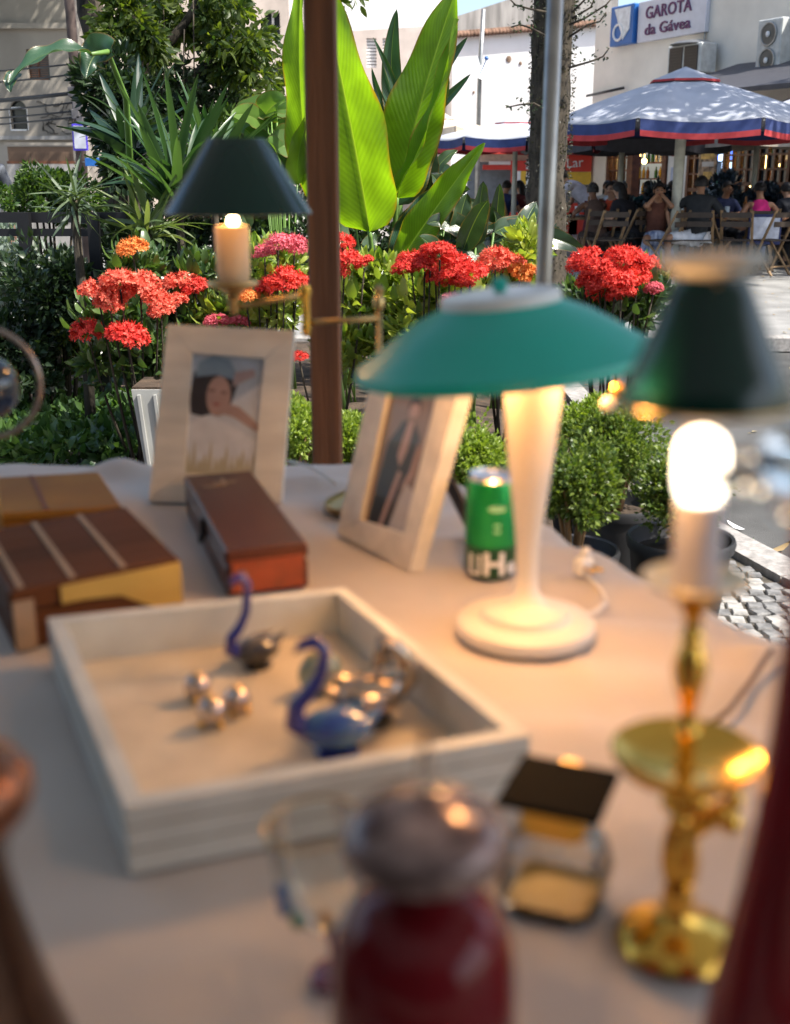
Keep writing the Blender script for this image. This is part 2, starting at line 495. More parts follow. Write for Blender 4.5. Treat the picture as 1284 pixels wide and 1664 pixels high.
def stone(mb, x, y, s, mi, h=.012, z=-.012):
    a = R.uniform(-.25, .25); q = []
    for sx, sy in ((-1, -1), (1, -1), (1, 1), (-1, 1)):
        px = sx * s * R.uniform(.38, .47); py = sy * s * R.uniform(.38, .47)
        q.append((x + px * math.cos(a) - py * math.sin(a), y + px * math.sin(a) + py * math.cos(a)))
    cx = sum(p[0] for p in q) / 4; cy = sum(p[1] for p in q) / 4; hh = h * R.uniform(.6, 1.3)
    top = [Vector((cx + (p[0] - cx) * .86, cy + (p[1] - cy) * .86, z + hh)) for p in q]
    bot = [Vector((p[0], p[1], z - .004)) for p in q]; mid = [Vector((p[0], p[1], z + hh * .6)) for p in q]
    vs = top + mid + bot
    fs = [(0, 1, 2, 3)] + [(i, 4 + i, 4 + (i + 1) % 4, (i + 1) % 4) for i in range(4)] + [(4 + i, 8 + i, 8 + (i + 1) % 4, 4 + (i + 1) % 4) for i in range(4)]
    mb.add(vs, fs, mi)
def kx(y):
    for (x0, y0), (x1, y1) in zip(kerb_line, kerb_line[1:]):
        if y0 <= y <= y1: return x0 + (x1 - x0) * (y - y0) / (y1 - y0)
    return 1.05
stones = [M_stoneW, M_stoneG, M_stoneB, M_stoneT]
rest = MB(); n_part = 0; S0 = .058
shared = []
for k in range(12):
    mb = MB(); stone(mb, 0, 0, S0, 0); shared.append([mb.mesh('cobble', m) for m in (M_stoneW, M_stoneG, M_stoneB)])
y = 2.45
while y < 6.6:
    x = -3.3 + R.uniform(0, .03)
    while x < kx(y) - .03:
        inbed = (y > 4.15 and x > -1.35) or (y > 6.1)
        near = x > .84 and y < 3.75
        if not inbed:
            patt = mnoise.noise(Vector((x * 1.3, y * 1.3, 0)))
            mi = 2 if patt > .22 else (0 if R.random() < .5 else 1)
            if near and n_part < 296:
                c = R.choice(shared)[mi]
                o = link('cobble', c, pave, (x + R.uniform(-.004, .004), y, 0)); o.rotation_euler = (R.uniform(-.03, .03), R.uniform(-.03, .03), R.choice((0, PI / 2, PI)))
                n_part += 1
            else:
                if x < -1.0 and mi != 2: mi = 3 if R.random() < .55 else mi
                stone(rest, x, y, S0, mi)
        x += S0 * R.uniform(.97, 1.03)
    y += S0
tag(rest.build('cobbles', stones, pave), kind='stuff')
# planting bed
def grid_sheet(x0, x1, y0, y1, n, m, zf, name, mt, parent=None):
    vs = []; fs = []
    for j in range(m + 1):
        for i in range(n + 1):
            x = x0 + (x1 - x0) * i / n; yy = y0 + (y1 - y0) * j / m
            vs.append((x, yy, zf(x, yy)))
    for j in range(m):
        for i in range(n):
            a = j * (n + 1) + i; fs.append((a, a + 1, a + n + 2, a + n + 1))
    mb = MB(); mb.add(vs, fs, 0, True); return mb.build(name, mt, parent)
bed = grid_sheet(-9, 1.04, 4.05, 9.4, 100, 60, lambda x, y: (-.03 + .07 * max(0, min(1, min(1.02 - x, 9.3 - y, max(min(y - 4.1, x + 1.35), y - 6.1)) * 5)) + .03 * mnoise.noise(Vector((x * 2, y * 2, 0)))), 'planting_soil', M_soil)
tag(bed, kind='structure')
# sunlit plaza
bm = MB(); bm.box((0, 35.2, -.06), (90, 51.0, .12))
plaza = tag(bm.build('plaza', M_plaza), kind='structure')
bm = MB()
for i in range(60):
    bm.box((-30 + i, 9.62, -.052), (.985, .16, .128), bev=.01)
tag(bm.build('plaza_kerb', M_kerb), kind='structure')
# mosaic texture of the plaza: dark wave bands set flush
# leaf litter on the road and plaza
lv, lt = [], []
P = np.stack([NR.uniform(1.3, 3.4, 260), NR.uniform(3.4, 9, 260), np.full(260, ZR + .006)], 1)
P2 = np.stack([NR.uniform(-3, 7, 900), NR.uniform(9.8, 17, 900), np.full(900, .006)], 1)
P3 = np.stack([NR.uniform(-3.2, 1.1, 260), NR.uniform(2.5, 6, 260), np.full(260, .006)], 1)
P = np.concatenate([P, P2, P3]); D = NR.normal(size=P.shape); D[:, 2] *= .12
v, t = scatter(TPL1, P, D, NR.uniform(.02, .06, len(P)), np.array([[0, 0, 1.]]) + NR.normal(size=P.shape) * .2)
v[:, 2] = np.maximum(v[:, 2], np.repeat(P[:, 2], len(TPL1[0])) - .001)
tag(link('fallen_leaves', tri_mesh('fallen_leaves', v, t, leafmat('dry_leaf', (.30, .19, .08), (.42, .34, .2), .15))), 'dry brown leaves scattered over the pavement, road and plaza', 'leaf litter', kind='stuff')
# two bigger dry leaves and paper scraps by the kerb
for (px, py, s, a, mt, lb, ct) in ((1252, 896, .10, .4, 'dry_leaf', 'curled brown leaf lying on the asphalt beside the kerb, the nearest of the big ones', 'leaf'),
                               (1210, 861, .09, 2.4, 'pale', 'white paper scrap on the asphalt right of the boxwood pots', 'paper scrap'),
                               (1222, 886, .05, 1.2, 'pale2', 'pale green scrap on the asphalt just behind the kerb', 'paper scrap')):
    p = onz(px, py, ZR + .01)
    v, t = scatter(TPL2, np.array([tuple(p)]), np.array([[math.cos(a), math.sin(a), .05]]), [s], np.array([[0, 0, -1.]]))
    v[:, 2] = np.abs(v[:, 2] - ZR) + ZR + .004
    mm = MC['dry_leaf'] if mt == 'dry_leaf' else (M_wht if mt == 'pale' else mat('pale_green_scrap', (.45, .55, .42), .7))
    tag(link('dry_leaf' if ct == 'leaf' else 'paper_scrap', tri_mesh('scrap', v, t, mm)), lb, ct)

# ------------------------------------------------------------------ left apartment building
def boxpx(mb, x0, y0, x1, y1, Y, depth=.1, mi=0, bev=0.):
    """box whose front face covers the photo rectangle at distance Y"""
    a = at(x0, y0, Y); b = at(x1, y1, Y)
    mb.box(((a.x + b.x) / 2, Y + depth / 2, (a.z + b.z) / 2), (abs(b.x - a.x), depth, abs(a.z - b.z)), mi, bev=bev)
    return mb
YL = 24.
Lb = empty('apartment_building', (-10, YL, 0), 0, 'beige apartment building with arched window, upper left', 'building')
def absb(mb, name, mts, root):
    o = mb.build(name, mts, root); o.matrix_parent_inverse = Matrix.Translation(root.location).inverted(); return o
xr = at(120, 150, YL).x
zs = at(0, 46, YL).z
# wall with real openings: built from blocks round the windows
w1 = (at(42, 80, YL), at(82, 130, YL)); w2 = (at(15, 163, YL), at(46, 212, YL))
def wall_with_holes(x0, x1, z0, z1, Y, depth, holes):
    mb = MB(); xs = sorted({x0, x1} | {h[0] for h in holes} | {h[1] for h in holes}); zz = sorted({z0, z1} | {h[2] for h in holes} | {h[3] for h in holes})
    for a, b in zip(xs, xs[1:]):
        for c, d in zip(zz, zz[1:]):
            if any(h[0] <= (a + b) / 2 <= h[1] and h[2] <= (c + d) / 2 <= h[3] for h in holes): continue
            mb.add([(a, Y, c), (b, Y, c), (b, Y, d), (a, Y, d)], [(0, 1, 2, 3)])
    for h in holes:
        a, b, c, d = h
        mb.add([(a, Y, c), (b, Y, c), (b, Y + depth, c), (a, Y + depth, c)], [(0, 1, 2, 3)])
        mb.add([(a, Y, d), (b, Y, d), (b, Y + depth, d), (a, Y + depth, d)], [(3, 2, 1, 0)])
        mb.add([(a, Y, c), (a, Y, d), (a, Y + depth, d), (a, Y + depth, c)], [(3, 2, 1, 0)])
        mb.add([(b, Y, c), (b, Y, d), (b, Y + depth, d), (b, Y + depth, c)], [(0, 1, 2, 3)])
    return mb
ho = [(w1[0].x, w1[1].x, w1[1].z, w1[0].z), (w2[0].x, w2[1].x, w2[1].z, w2[0].z)]
mb = wall_with_holes(-16, xr, 0, 14, YL, .25, ho)
mb.box(((xr - 16) / 2, YL + 5.3, 7), (xr + 16, 10, 14))
absb(mb, 'wall', M_beige, Lb)
mb = MB(); boxpx(mb, -300, 37, 120, 46, YL - .14, .14); absb(mb, 'ledge', M_beige, Lb)
mb = MB(); boxpx(mb, -300, 221, 122, 227, YL - .12, .12); absb(mb, 'ledge', M_conc, Lb)
mb = MB(); boxpx(mb, 42, 80, 82, 130, YL + .14, .03)
wn1 = absb(mb, 'window', M_dglass, Lb)
mb = MB()
for q in ((42, 80, 45, 130), (79, 80, 82, 130), (45, 80, 79, 83), (45, 127, 79, 130), (61, 83, 63, 127)): boxpx(mb, *q, YL + .1, .04)
for i in range(12): boxpx(mb, 45, 84 + i * 3.6, 79, 85.6 + i * 3.6, YL + .12, .02)
absb(mb, 'shutter', M_brownwin, Lb)
mb = MB(); boxpx(mb, 15, 163, 46, 212, YL + .14, .03); absb(mb, 'window', M_dglass, Lb)
mb = MB()
for q in ((15, 176, 17.5, 212), (43.5, 176, 46, 212), (17.5, 174, 43.5, 177), (17.5, 210, 43.5, 212.5)): boxpx(mb, *q, YL - .03, .08)
absb(mb, 'window_frame', M_wht, Lb)
# arch infill: two stone spandrels
mb = MB(); a = w2[0]; b = w2[1]; cxw = (a.x + b.x) / 2; rr = (b.x - a.x) / 2; zc = a.z - rr
for s in (-1, 1):
    pl = [(cxw + s * rr, zc), (cxw + s * rr, a.z)] + [(cxw + s * rr * math.sin(t * PI / 16), zc + rr * math.cos(t * PI / 16)) for t in range(9)]
    n = len(pl)
    mb.add([(p[0], YL - .004, p[1]) for p in pl] + [(p[0], YL + .1, p[1]) for p in pl], [tuple(range(n)), tuple(range(n, 2 * n))] + [(i, (i + 1) % n, n + (i + 1) % n, n + i) for i in range(n)])
absb(mb, 'arch_spandrel', M_beige, Lb)
# painted scrawls on the lower wall
mb = MB()
for k in range(26):
    x = R.uniform(70, 145 if k % 3 else 112); x = min(x, 116); yy = R.uniform(170, 215); pts = []
    a = R.uniform(0, 6)
    for j in range(7):
        p = at(x, yy, YL - .012); pts.append(p); a += R.uniform(-.9, .9); x = min(118, x + 3.2 * math.cos(a)); yy = min(217, yy + 3.2 * math.sin(a))
    mb.tube(pts, .02, 4, flat=.3)
absb(mb, 'scrawled_paint', M_black, Lb)
fr = empty('slat_fence', (-9, 22, 0), 0, 'brown vertical slat fence with pale top rail below the arched window', 'fence')
s_ = at(10, 236, 22); e_ = at(120, 236, 22); zb = at(10, 264, 22).z
mb = MB(); mb.box(((s_.x + e_.x) / 2, 22, s_.z + .02), (e_.x - s_.x, .1, .05)); absb(mb, 'top_rail', M_beige, fr)
mb = MB(); mb.box(((s_.x + e_.x) / 2, 22, zb), (e_.x - s_.x, .08, .05)); absb(mb, 'bottom_rail', M_brownwin, fr)
mb = MB(); mb.box(((s_.x + e_.x) / 2, 22.02, zb / 2 - .015), (e_.x - s_.x, .2, zb - .03)); absb(mb, 'base_wall', M_conc, fr)
slm = MB().box((0, 0, 0), (.055, .03, s_.z - zb - .05)).mesh('slat', mat('brown_slat', (.16, .10, .065), .7, var=.25, scale=4))
k = 26
for i in range(k):
    o = link('slat', slm, fr); o.matrix_parent_inverse = Matrix.Translation(fr.location).inverted()
    o.location = (s_.x + .05 + (e_.x - s_.x - .1) * i / (k - 1), 22, (s_.z + zb) / 2)

# pale block behind the trees, left of centre
YP = 31.
Pb = empty('apartment_building', (-5, YP, 0), 0, 'pale apartment block seen in scraps through the hanging foliage', 'building')
x0 = at(128, 100, YP).x; x1 = at(470, 100, YP).x
holes = []
for px in (165, 232, 300, 368, 430):
    for (ya, yb) in ((20, 70), (110, 160)):
        a = at(px, ya, YP); b = at(px + 26, yb, YP); holes.append((a.x, b.x, b.z, a.z))
mb = wall_with_holes(x0, x1, 0, 12, YP, .25, holes); mb.box(((x0 + x1) / 2, YP + 4.3, 6), (x1 - x0, 8, 12))
absb(mb, 'wall', M_pink, Pb)
for h in holes:
    mb = MB(); mb.box(((h[0] + h[1]) / 2, YP + .2, (h[2] + h[3]) / 2), (h[1] - h[0], .03, h[3] - h[2])); o = absb(mb, 'window', M_dglass, Pb)
    mb = MB(); mb.box(((h[0] + h[1]) / 2, YP + .15, (h[2] + h[3]) / 2), (.05, .05, h[3] - h[2])); mb.box(((h[0] + h[1]) / 2, YP + .15, (h[2] + h[3]) / 2), (h[1] - h[0], .045, .05)); absb(mb, 'window_frame', M_wht, Pb)

# centre buildings
def block(x0, x1, ytl, ytr, Y, m, label, name='building', holes=[], depth=8):
    root = empty(name, ((at(x0, 100, Y).x + at(x1, 100, Y).x) / 2, Y, 0), 0, label, 'building')
    a = at(x0, ytl, Y); b = at(x1, ytr, Y); a.x = at(x0, 100, Y).x; b.x = at(x1, 100, Y).x
    hh = [(at(h[0], 100, Y).x, at(h[2], 100, Y).x, at(0, h[3], Y).z, at(0, h[1], Y).z) for h in holes]
    zt = min(a.z, b.z)
    mb = wall_with_holes(a.x, b.x, 0, zt, Y, .2, hh)
    mb.add([(a.x, Y, zt), (b.x, Y, zt), (b.x, Y, b.z), (a.x, Y, a.z)], [(0, 1, 2, 3)])
    mb.add([(a.x, Y, a.z), (b.x, Y, b.z), (b.x, Y + depth, b.z), (a.x, Y + depth, a.z)], [(0, 1, 2, 3)])
    mb.add([(a.x, Y, 0), (a.x, Y, a.z), (a.x, Y + depth, a.z), (a.x, Y + depth, 0)], [(0, 1, 2, 3)])
    mb.add([(b.x, Y, 0), (b.x, Y, b.z), (b.x, Y + depth, b.z), (b.x, Y + depth, 0)], [(3, 2, 1, 0)])
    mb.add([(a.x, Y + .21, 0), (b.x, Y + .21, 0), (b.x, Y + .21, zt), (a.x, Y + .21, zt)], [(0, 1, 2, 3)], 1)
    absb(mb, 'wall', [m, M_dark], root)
    for h in hh:
        mb = MB(); n = 9
        for i in range(n):
            zz = h[2] + (h[3] - h[2]) * (i + .5) / n
            mb.box(((h[0] + h[1]) / 2, Y + .1, zz), (h[1] - h[0], .05, (h[3] - h[2]) / n * .7), M=None)
        absb(mb, 'shutter', M_wht, root)
    return root
Cb = block(735, 985, 62, 42, 30, M_white, 'white sunlit windowless building behind the satellite dish', depth=3)
mb = MB()
a = at(735, 62, 30); b = at(985, 42, 30)
for i in range(44):
    p = Vector((a.x, 29.85, a.z)).lerp(Vector((b.x, 29.85, b.z)), i / 43)
    mb.tube([p + Vector((0, 0, .06)), p + Vector((0, 1.5, .22))], .085, 8)
absb(mb, 'roof_tile_row', mat('roof_tile', (.22, .13, .09), .9, var=.3), Cb)
mb = MB()
for (px, py, r) in ((827, 96, .07), (846, 103, .04), (770, 150, .03), (800, 122, .03), (757, 130, .03)):
    p = at(px, py, 29.99); mb = MB(); mb.ball(p, (r, .01, r * 1.2), 8); absb(mb, 'wall_stain', mat('stain', (.25, .17, .12), .9), Cb)
block(700, 1000, 40, -60, 36, M_conc, 'weathered grey concrete wall rising behind the white building', depth=4)
block(545, 735, 52, 40, 33, M_pink, 'faded plaster building with white shutters between the big leaves', holes=[(596, 62, 612, 110), (622, 62, 636, 110), (690, 90, 706, 150), (560, 80, 574, 140)], depth=2)
block(440, 720, -40, -60, 44, M_white, 'tall pale building far behind the plaster house', depth=4)
# satellite dish on a mast
q = at(780, 108, 27)
sd = empty('satellite_dish', (q.x, 27, 0), 0, 'white satellite dish on a thin mast in front of the white wall', 'satellite dish')
mb = MB(); mb.tube([(q.x - .02, 27, 0), (q.x, 27, q.z - .1), (q.x + .05, 27, at(785, 15, 27).z)], .05, 8); absb(mb, 'mast', M_metalg, sd)
Mx = Matrix.Rotation(.5, 3, 'Z') @ Matrix.Rotation(1.0, 3, 'X')
mb = MB(); mb.lathe([(0, 0), (.12, .012), (.22, .04), (.30, .08), (.31, .085), (.22, .055), (.1, .02), (0, .012)], (q.x, 26.9, q.z - .1), 24, 0, True, Mx); absb(mb, 'reflector', mat('dish_paint', (.5, .52, .55), .5), sd)
mb = MB(); mb.tube([(q.x, 26.8, q.z - .15), (q.x + .1, 26.45, q.z + .1)], .015, 6); mb.ball((q.x + .1, 26.45, q.z + .12), .05, 8); absb(mb, 'receiver_arm', M_blue, sd)

# ------------------------------------------------------------------ red shop behind the trunk
YK = 27.5
kp = at(850, 300, YK)
ks = empty('red_shop', (kp.x, YK, 0), 0, 'red fronted shop with white lettering and yellow panels behind the tree trunk', 'shop')
def kpart(name, q, m, off=0., depth=.1):
    mb = MB(); boxpx(mb, *q, YK - off, depth); return absb(mb, name, m, ks)
M_shopg = mat('shop_grey', (.22, .26, .30), .5)
kpart('back_wall', (760, 248, 966, 420), M_shopg, -.6, .1)
kpart('canopy', (768, 243, 966, 250), M_redp, .5, 1.1)
kpart('header', (780, 250, 880, 263), mat('shop_header', (.66, .62, .52), .7), 0, .2)
kpart('sign_band', (785, 268, 832, 276), M_redp, .05)
kpart('letter_band', (795, 262, 830, 267.5), M_wht, .05)
kpart('pillar', (831, 261, 855, 300), M_redp, .1)
kpart('menu_board', (855, 262, 876, 268.5), M_wht, .12)
kpart('menu_board', (855, 270, 876, 275), M_wht, .12)
kpart('menu_frame', (853, 261, 878, 277), M_redp, .06)
kpart('panel', (841, 278, 846, 298), M_wht, .14)
kpart('panel', (846.3, 278, 855, 300), M_yel, .14)
kpart('panel', (855.3, 279, 878, 330), M_wht, .14)
kpart('pillar', (926, 330, 936, 410), M_redp, .1)
kpart('counter', (780, 345, 966, 405), M_redp, .1)
kpart('sign_board', (918, 252, 961, 279), M_redp, .3)
kpart('panel', (918, 279.5, 960, 300), M_yel, .3)
kpart('canopy_tube', (922, 238, 966, 247), M_wht, .6, .3)
tm = text_mesh('Lar', .3, .01); tm.materials.append(M_wht)
o = link('lettering', tm, ks); o.matrix_parent_inverse = Matrix.Translation(ks.location).inverted()
p = at(934, 265, YK - .33); o.location = p; o.rotation_euler = (PI / 2, -.08, 0); o.scale = (1.0, 1.0, 1)

# ------------------------------------------------------------------ the bar building, wall receding to the left
P0 = Vector((5.61, 25., 0)); UW = Vector((.429, -.903, 0)).normalized(); NW = Vector((-UW.y, UW.x, 0)) * -1   # towards the camera side
WA = math.atan2(UW.y, UW.x)
def W(px, py):
    d = ray(px, py); k = d.x / d.y
    s = (25 * k - 5.61) / (UW.x - k * UW.y)
    Y = 25 + UW.y * s
    return s, H + d.z / d.y * Y
bar = empty('bar_building', P0, WA, 'cream bar building with a restaurant sign and wooden muntin windows', 'building')
sL = W(963, 160)[0]; sR = 14.
def wb(mb, s0, s1, z0, z1, d0, d1, mi=0):
    """box in wall space; d is the distance in front of the wall"""
    mb.box(((s0 + s1) / 2, -(d0 + d1) / 2, (z0 + z1) / 2), (s1 - s0, abs(d1 - d0), z1 - z0), mi); return mb
def wpart(name, mts, *boxes, parent=None):
    mb = MB()
    for b in boxes: wb(mb, *b)
    return mb.build(name, mts, parent or bar)
zlin = W(1200, 221)[1]
wpart('wall', M_cream, (sL, sR, zlin, 4.75, -6, 0))
wpart('corner_pillar', M_cream, (sL, W(985, 260)[0], 0, zlin, -.4, 0))
wpart('back_wall', mat('bar_interior', (.16, .10, .07), .8, var=.3), (sL, sR, 0, zlin, -3.3, -3.2))
wpart('interior_floor', M_dark, (sL, sR, 0, .02, -3.2, -.02))
# storefront bays
M_pane = glass('clear_pane', (.85, .88, .88), .02)
M_pane2 = mat('reflecting_pane', (.05, .06, .07), .05, spec=.9)
def bay(x0, x1, ztop, zbot, nc, nr):
    s0 = W(x0, 260)[0]; s1 = W(x1, 260)[0]
    w = tag(wpart('window', M_brownwin, (s0, s0 + .07, zbot, ztop, -.1, .03), (s1 - .07, s1, zbot, ztop, -.1, .03), (s0 + .07, s1 - .07, ztop - .08, ztop, -.1, .028), (s0 + .07, s1 - .07, zbot, zbot + .08, -.1, .028)))
    a, b, c, d = s0 + .07, s1 - .07, zbot + .08, ztop - .08
    for i in range(1, nc):
        x = a + (b - a) * i / nc; wpart('muntin', M_brownwin, (x - .018, x + .018, c, d, -.06, .012), parent=w)
    for j in range(1, nr):
        z = c + (d - c) * j / nr; t = .035 if j == nr // 2 else .018
        wpart('muntin', M_brownwin, (a, b, z - t, z + t, -.055, .016), parent=w)
    for i in range(nc):
        for j in range(nr):
            r = R.random()
            mt = M_pane2 if r < .3 else M_pane
            wpart('pane', mt, (a + (b - a) * i / nc, a + (b - a) * (i + 1) / nc, c + (d - c) * j / nr, c + (d - c) * (j + 1) / nr, -.034, -.03), parent=w)
    wpart('panel', M_brownwin, (s0, s1, 0, zbot, -.1, .02))
    return s0, s1
bay(988, 1024, zlin, .55, 4, 5)
bay(1118, 1143, zlin, .35, 2, 5)
bay(1176, 1231, zlin, .55, 4, 5)
bay(1233, 1286, zlin, .55, 4, 5)
bay(1290, 1350, zlin, .55, 4, 5)
wpart('door_post', M_brownwin, (W(1025, 260)[0], W(1031, 260)[0], 0, zlin, -.15, .05))
wpart('door_post', M_brownwin, (W(1079, 260)[0], W(1085, 260)[0], 0, zlin, -.15, .05))
wpart('notice_wall', M_cream, (W(1086, 260)[0], W(1117, 260)[0], 0, zlin, -.3, 0))
# lit things inside: fridge, shelves, lamps
M_fr = emat('fridge_light', (.55, .75, 1.), 1.6); M_lamp = emat('warm_bulb', (1., .62, .2), 9)
M_bl = emat('fridge_sign_blue', (.05, .15, .8), 1.6)
fx = W(1062, 260)[0]
fd = bpy.data.objects.new('drinks_fridge', None); COL.objects.link(fd); fd.location = P0 + UW * (fx + .25) - NW * 1.7; fd.rotation_euler = (0, 0, WA)
tag(fd, 'glass fronted drinks fridge with a lit blue header inside the bar doorway', 'fridge')
mb = MB(); mb.box((0, .36, .95), (.95, .06, 1.9)); mb.box((-.45, .1, .95), (.05, .5, 1.9)); mb.box((.45, .1, .95), (.05, .5, 1.9)); mb.box((0, .1, .05), (.85, .5, .1)); mb.build('cabinet', M_black, fd)
mb = MB(); mb.box((0, -.15, 1.8), (.85, .05, .3)); mb.build('header', M_bl, fd)
for x in (-.2, .12): MB().box((x, -.18, 1.72), (.2, .01, .2)).build('header_print', M_fr, fd)
mb = MB(); mb.box((0, .31, .9), (.84, .02, 1.4)); mb.build('lit_back', M_fr, fd)
bt = [mat('bottle_green', (.02, .16, .05), .15), mat('bottle_amber', (.25, .09, .01), .15), mat('can_silver', (.5, .5, .52), .3, metal=.7)]
for z in (.3, .7, 1.1):
    mb = MB(); mb.box((0, .1, z), (.84, .4, .02)); mb.build('shelf', M_metalg, fd)
    for i in range(7):
        mb = MB(); mb.lathe([(0, 0), (.035, 0), (.035, .15), (.014, .2), (.014, .26), (0, .26)], (-.36 + i * .12, .02, z + .012), 8); mb.build('bottle', R.choice(bt), fd)
# shelving with bottles and small lights behind the windows
def shelf_unit(px, dist, label):
    s = W(px, 260)[0]; r = bpy.data.objects.new('bottle_shelf', None); COL.objects.link(r)
    r.location = P0 + UW * s - NW * dist; r.rotation_euler = (0, 0, WA); tag(r, label, 'shelf')
    mb = MB(); mb.box((-1., 0, 1.1), (.05, .3, 2.2)); mb.box((1., 0, 1.1), (.05, .3, 2.2)); mb.build('upright', M_brownwin, r)
    for z in (.9, 1.25, 1.6, 1.95):
        mb = MB(); mb.box((0, 0, z), (1.95, .3, .03)); mb.build('shelf_board', M_brownwin, r)
        for i in range(13):
            if R.random() < .8:
                mb = MB(); mb.lathe([(0, 0), (.04, 0), (.04, .15), (.015, .2), (.015, .25), (0, .25)], (-.9 + i * .15, -.05, z + .017), 8); mb.build('bottle', R.choice(bt + [mat('label_white', (.7, .68, .6), .4), mat('bottle_yellow', (.6, .4, .03), .3)]), r)
    return r
shelf_unit(1205, 1.2, 'bottle shelf behind the wooden windows right of the banner poster')
shelf_unit(1262, 1.2, 'bottle shelf behind the rightmost wooden windows')
shelf_unit(1006, 1.2, 'bottle shelf behind the window left of the doorway')
lampspots = [(1199, 246), (1236, 243), (1199, 262), (1240, 268), (1010, 252), (1099, 271), (1193, 300), (1212, 302), (1020, 262), (1001, 246), (1272, 250)]
LN = ['above the banner poster', 'top of the right window, left one', 'lower of the two beside the banner poster', 'lower of the two in the right window', 'upper left bar window', 'by the doorway left of the umbrella pole', 'low behind the dark hedge, left one', 'low behind the dark hedge, right one', 'lower part of the left bar window', 'leftmost, near the corner pillar', 'rightmost, near the photo edge']
for i, (px, py) in enumerate(lampspots):
    s, z = W(px, py)
    q = P0 + UW * s - NW * .45; q.z = z
    b = MB(); b.ball((0, 0, 0), .045 if i % 2 else .06, 10); b.tube([(0, 0, .04), (0, 0, max(.1, 2.4 - z))], .006, 5)
    o = b.build('pendant_lamp', [M_lamp], None, q); tag(o, 'small warm pendant bulb behind the bar glass, ' + LN[i], 'lamp', 'pendant bulbs behind the bar windows')
# posters
def poster(px0, px1, py0, py1, m, off=.06, label='', name='poster', extra=None):
    s0, z1 = W(px0, py0); s1, _ = W(px1, py0); z0 = W((px0 + px1) / 2, py1)[1]
    r = bpy.data.objects.new(name, None); COL.objects.link(r); c = P0 + UW * (s0 + s1) / 2 + NW * off
    r.location = (c.x, c.y, z0); r.rotation_euler = (0, 0, WA); tag(r, label, 'poster')
    MB().box((0, 0, (z1 - z0) / 2), (s1 - s0, .02, z1 - z0)).build('sheet', m, r)
    w = s1 - s0; h = z1 - z0
    if extra:
        for (u0, u1, v0, v1, mm) in extra:
            MB().box(((u0 + u1 - 1) * w / 2, -.013, (v0 + v1) * h / 2), ((u1 - u0) * w, .006, (v1 - v0) * h)).build('print', mm, r)
    return r
M_pp = mat('purple_print', (.16, .03, .12), .6); M_gold = mat('gold_print', (.75, .45, .12), .6, var=.4, scale=6)
M_tan = mat('tan_print', (.40, .27, .17), .6, var=.5, scale=9)
poster(1143, 1172, 236, 296, M_tan, .07, 'tall tan and gold banner poster on the bar front', 'poster', [(.05, .95, .86, .98, M_pp), (.12, .88, .62, .82, M_gold), (.2, .85, .42, .55, mat('grey_print', (.55, .52, .48), .6)), (.3, .8, .08, .28, M_gold)])
poster(1094, 1106, 243, 254, mat('pink_print', (.65, .2, .22), .6), .03, 'small pink notice high on the wall left of the umbrella pole')
poster(1093, 1103, 272, 298, mat('pale_blue_print', (.5, .55, .68), .6), .03, 'pale blue notice sheet below the pink one')
# restaurant sign
s0, zb_ = W(1001, 77); s1, _ = W(1152, 52); se = W(1039, 70)[0]; zt_ = W(1001, 14)[1]
sg = bpy.data.objects.new('restaurant_sign', None); COL.objects.link(sg)
c = P0 + UW * ((s0 + s1) / 2); sg.location = (c.x, c.y, zb_); sg.rotation_euler = (0, 0, WA)
tag(sg, 'white wall sign reading GAROTA da Gávea with a blue emblem panel', 'sign')
h = zt_ - zb_; w = s1 - s0; eo = se - s0
MB().box((eo / 2 + .02, -.05, h / 2), (w - eo - .04, .1, h), bev=.01).build('board', mat('sign_white', (.62, .64, .72), .4, var=.03), sg)
ec = -w / 2 + eo / 2
em = MB().box((ec, -.09, h / 2), (eo, .18, h), bev=.02).build('emblem_panel', M_blue, sg)
mb = MB(); mb.torus((ec - .12 * eo, -.19, h * .33), .2 * h, .035 * h, 24, 6, 0, Matrix.Rotation(PI / 2, 3, 'X')); mb.build('emblem_ring', M_wht, sg)
gl = [(-.30, .93), (.38, .93), (.36, .38), (.08, .12), (.0, .35), (-.12, .55)]
MB().prism([(ec + p[0] * eo, p[1] * h) for p in gl], .18, .2, 0, Matrix.Rotation(PI / 2, 3, 'X')).build('emblem_glass', mat('emblem_white', (.72, .76, .8), .4), sg)
M_purple = mat('sign_purple', (.12, .03, .12), .5)
for (tx, zz, sz) in (('GAROTA', .68, .42), ('da Gávea', .27, .38)):
    me = text_mesh(tx, h * sz, .012, offset=.004 * h, sp=1.02); me.materials.append(M_purple)
    mxx = max(v.co.x for v in me.vertices) - min(v.co.x for v in me.vertices); tgt = (w - eo) * .66
    o = link('lettering', me, sg); o.location = (eo / 2 - .03 * (w - eo), -.112, h * zz); o.rotation_euler = (PI / 2, 0, 0); o.scale = (tgt / mxx, 1, 1)
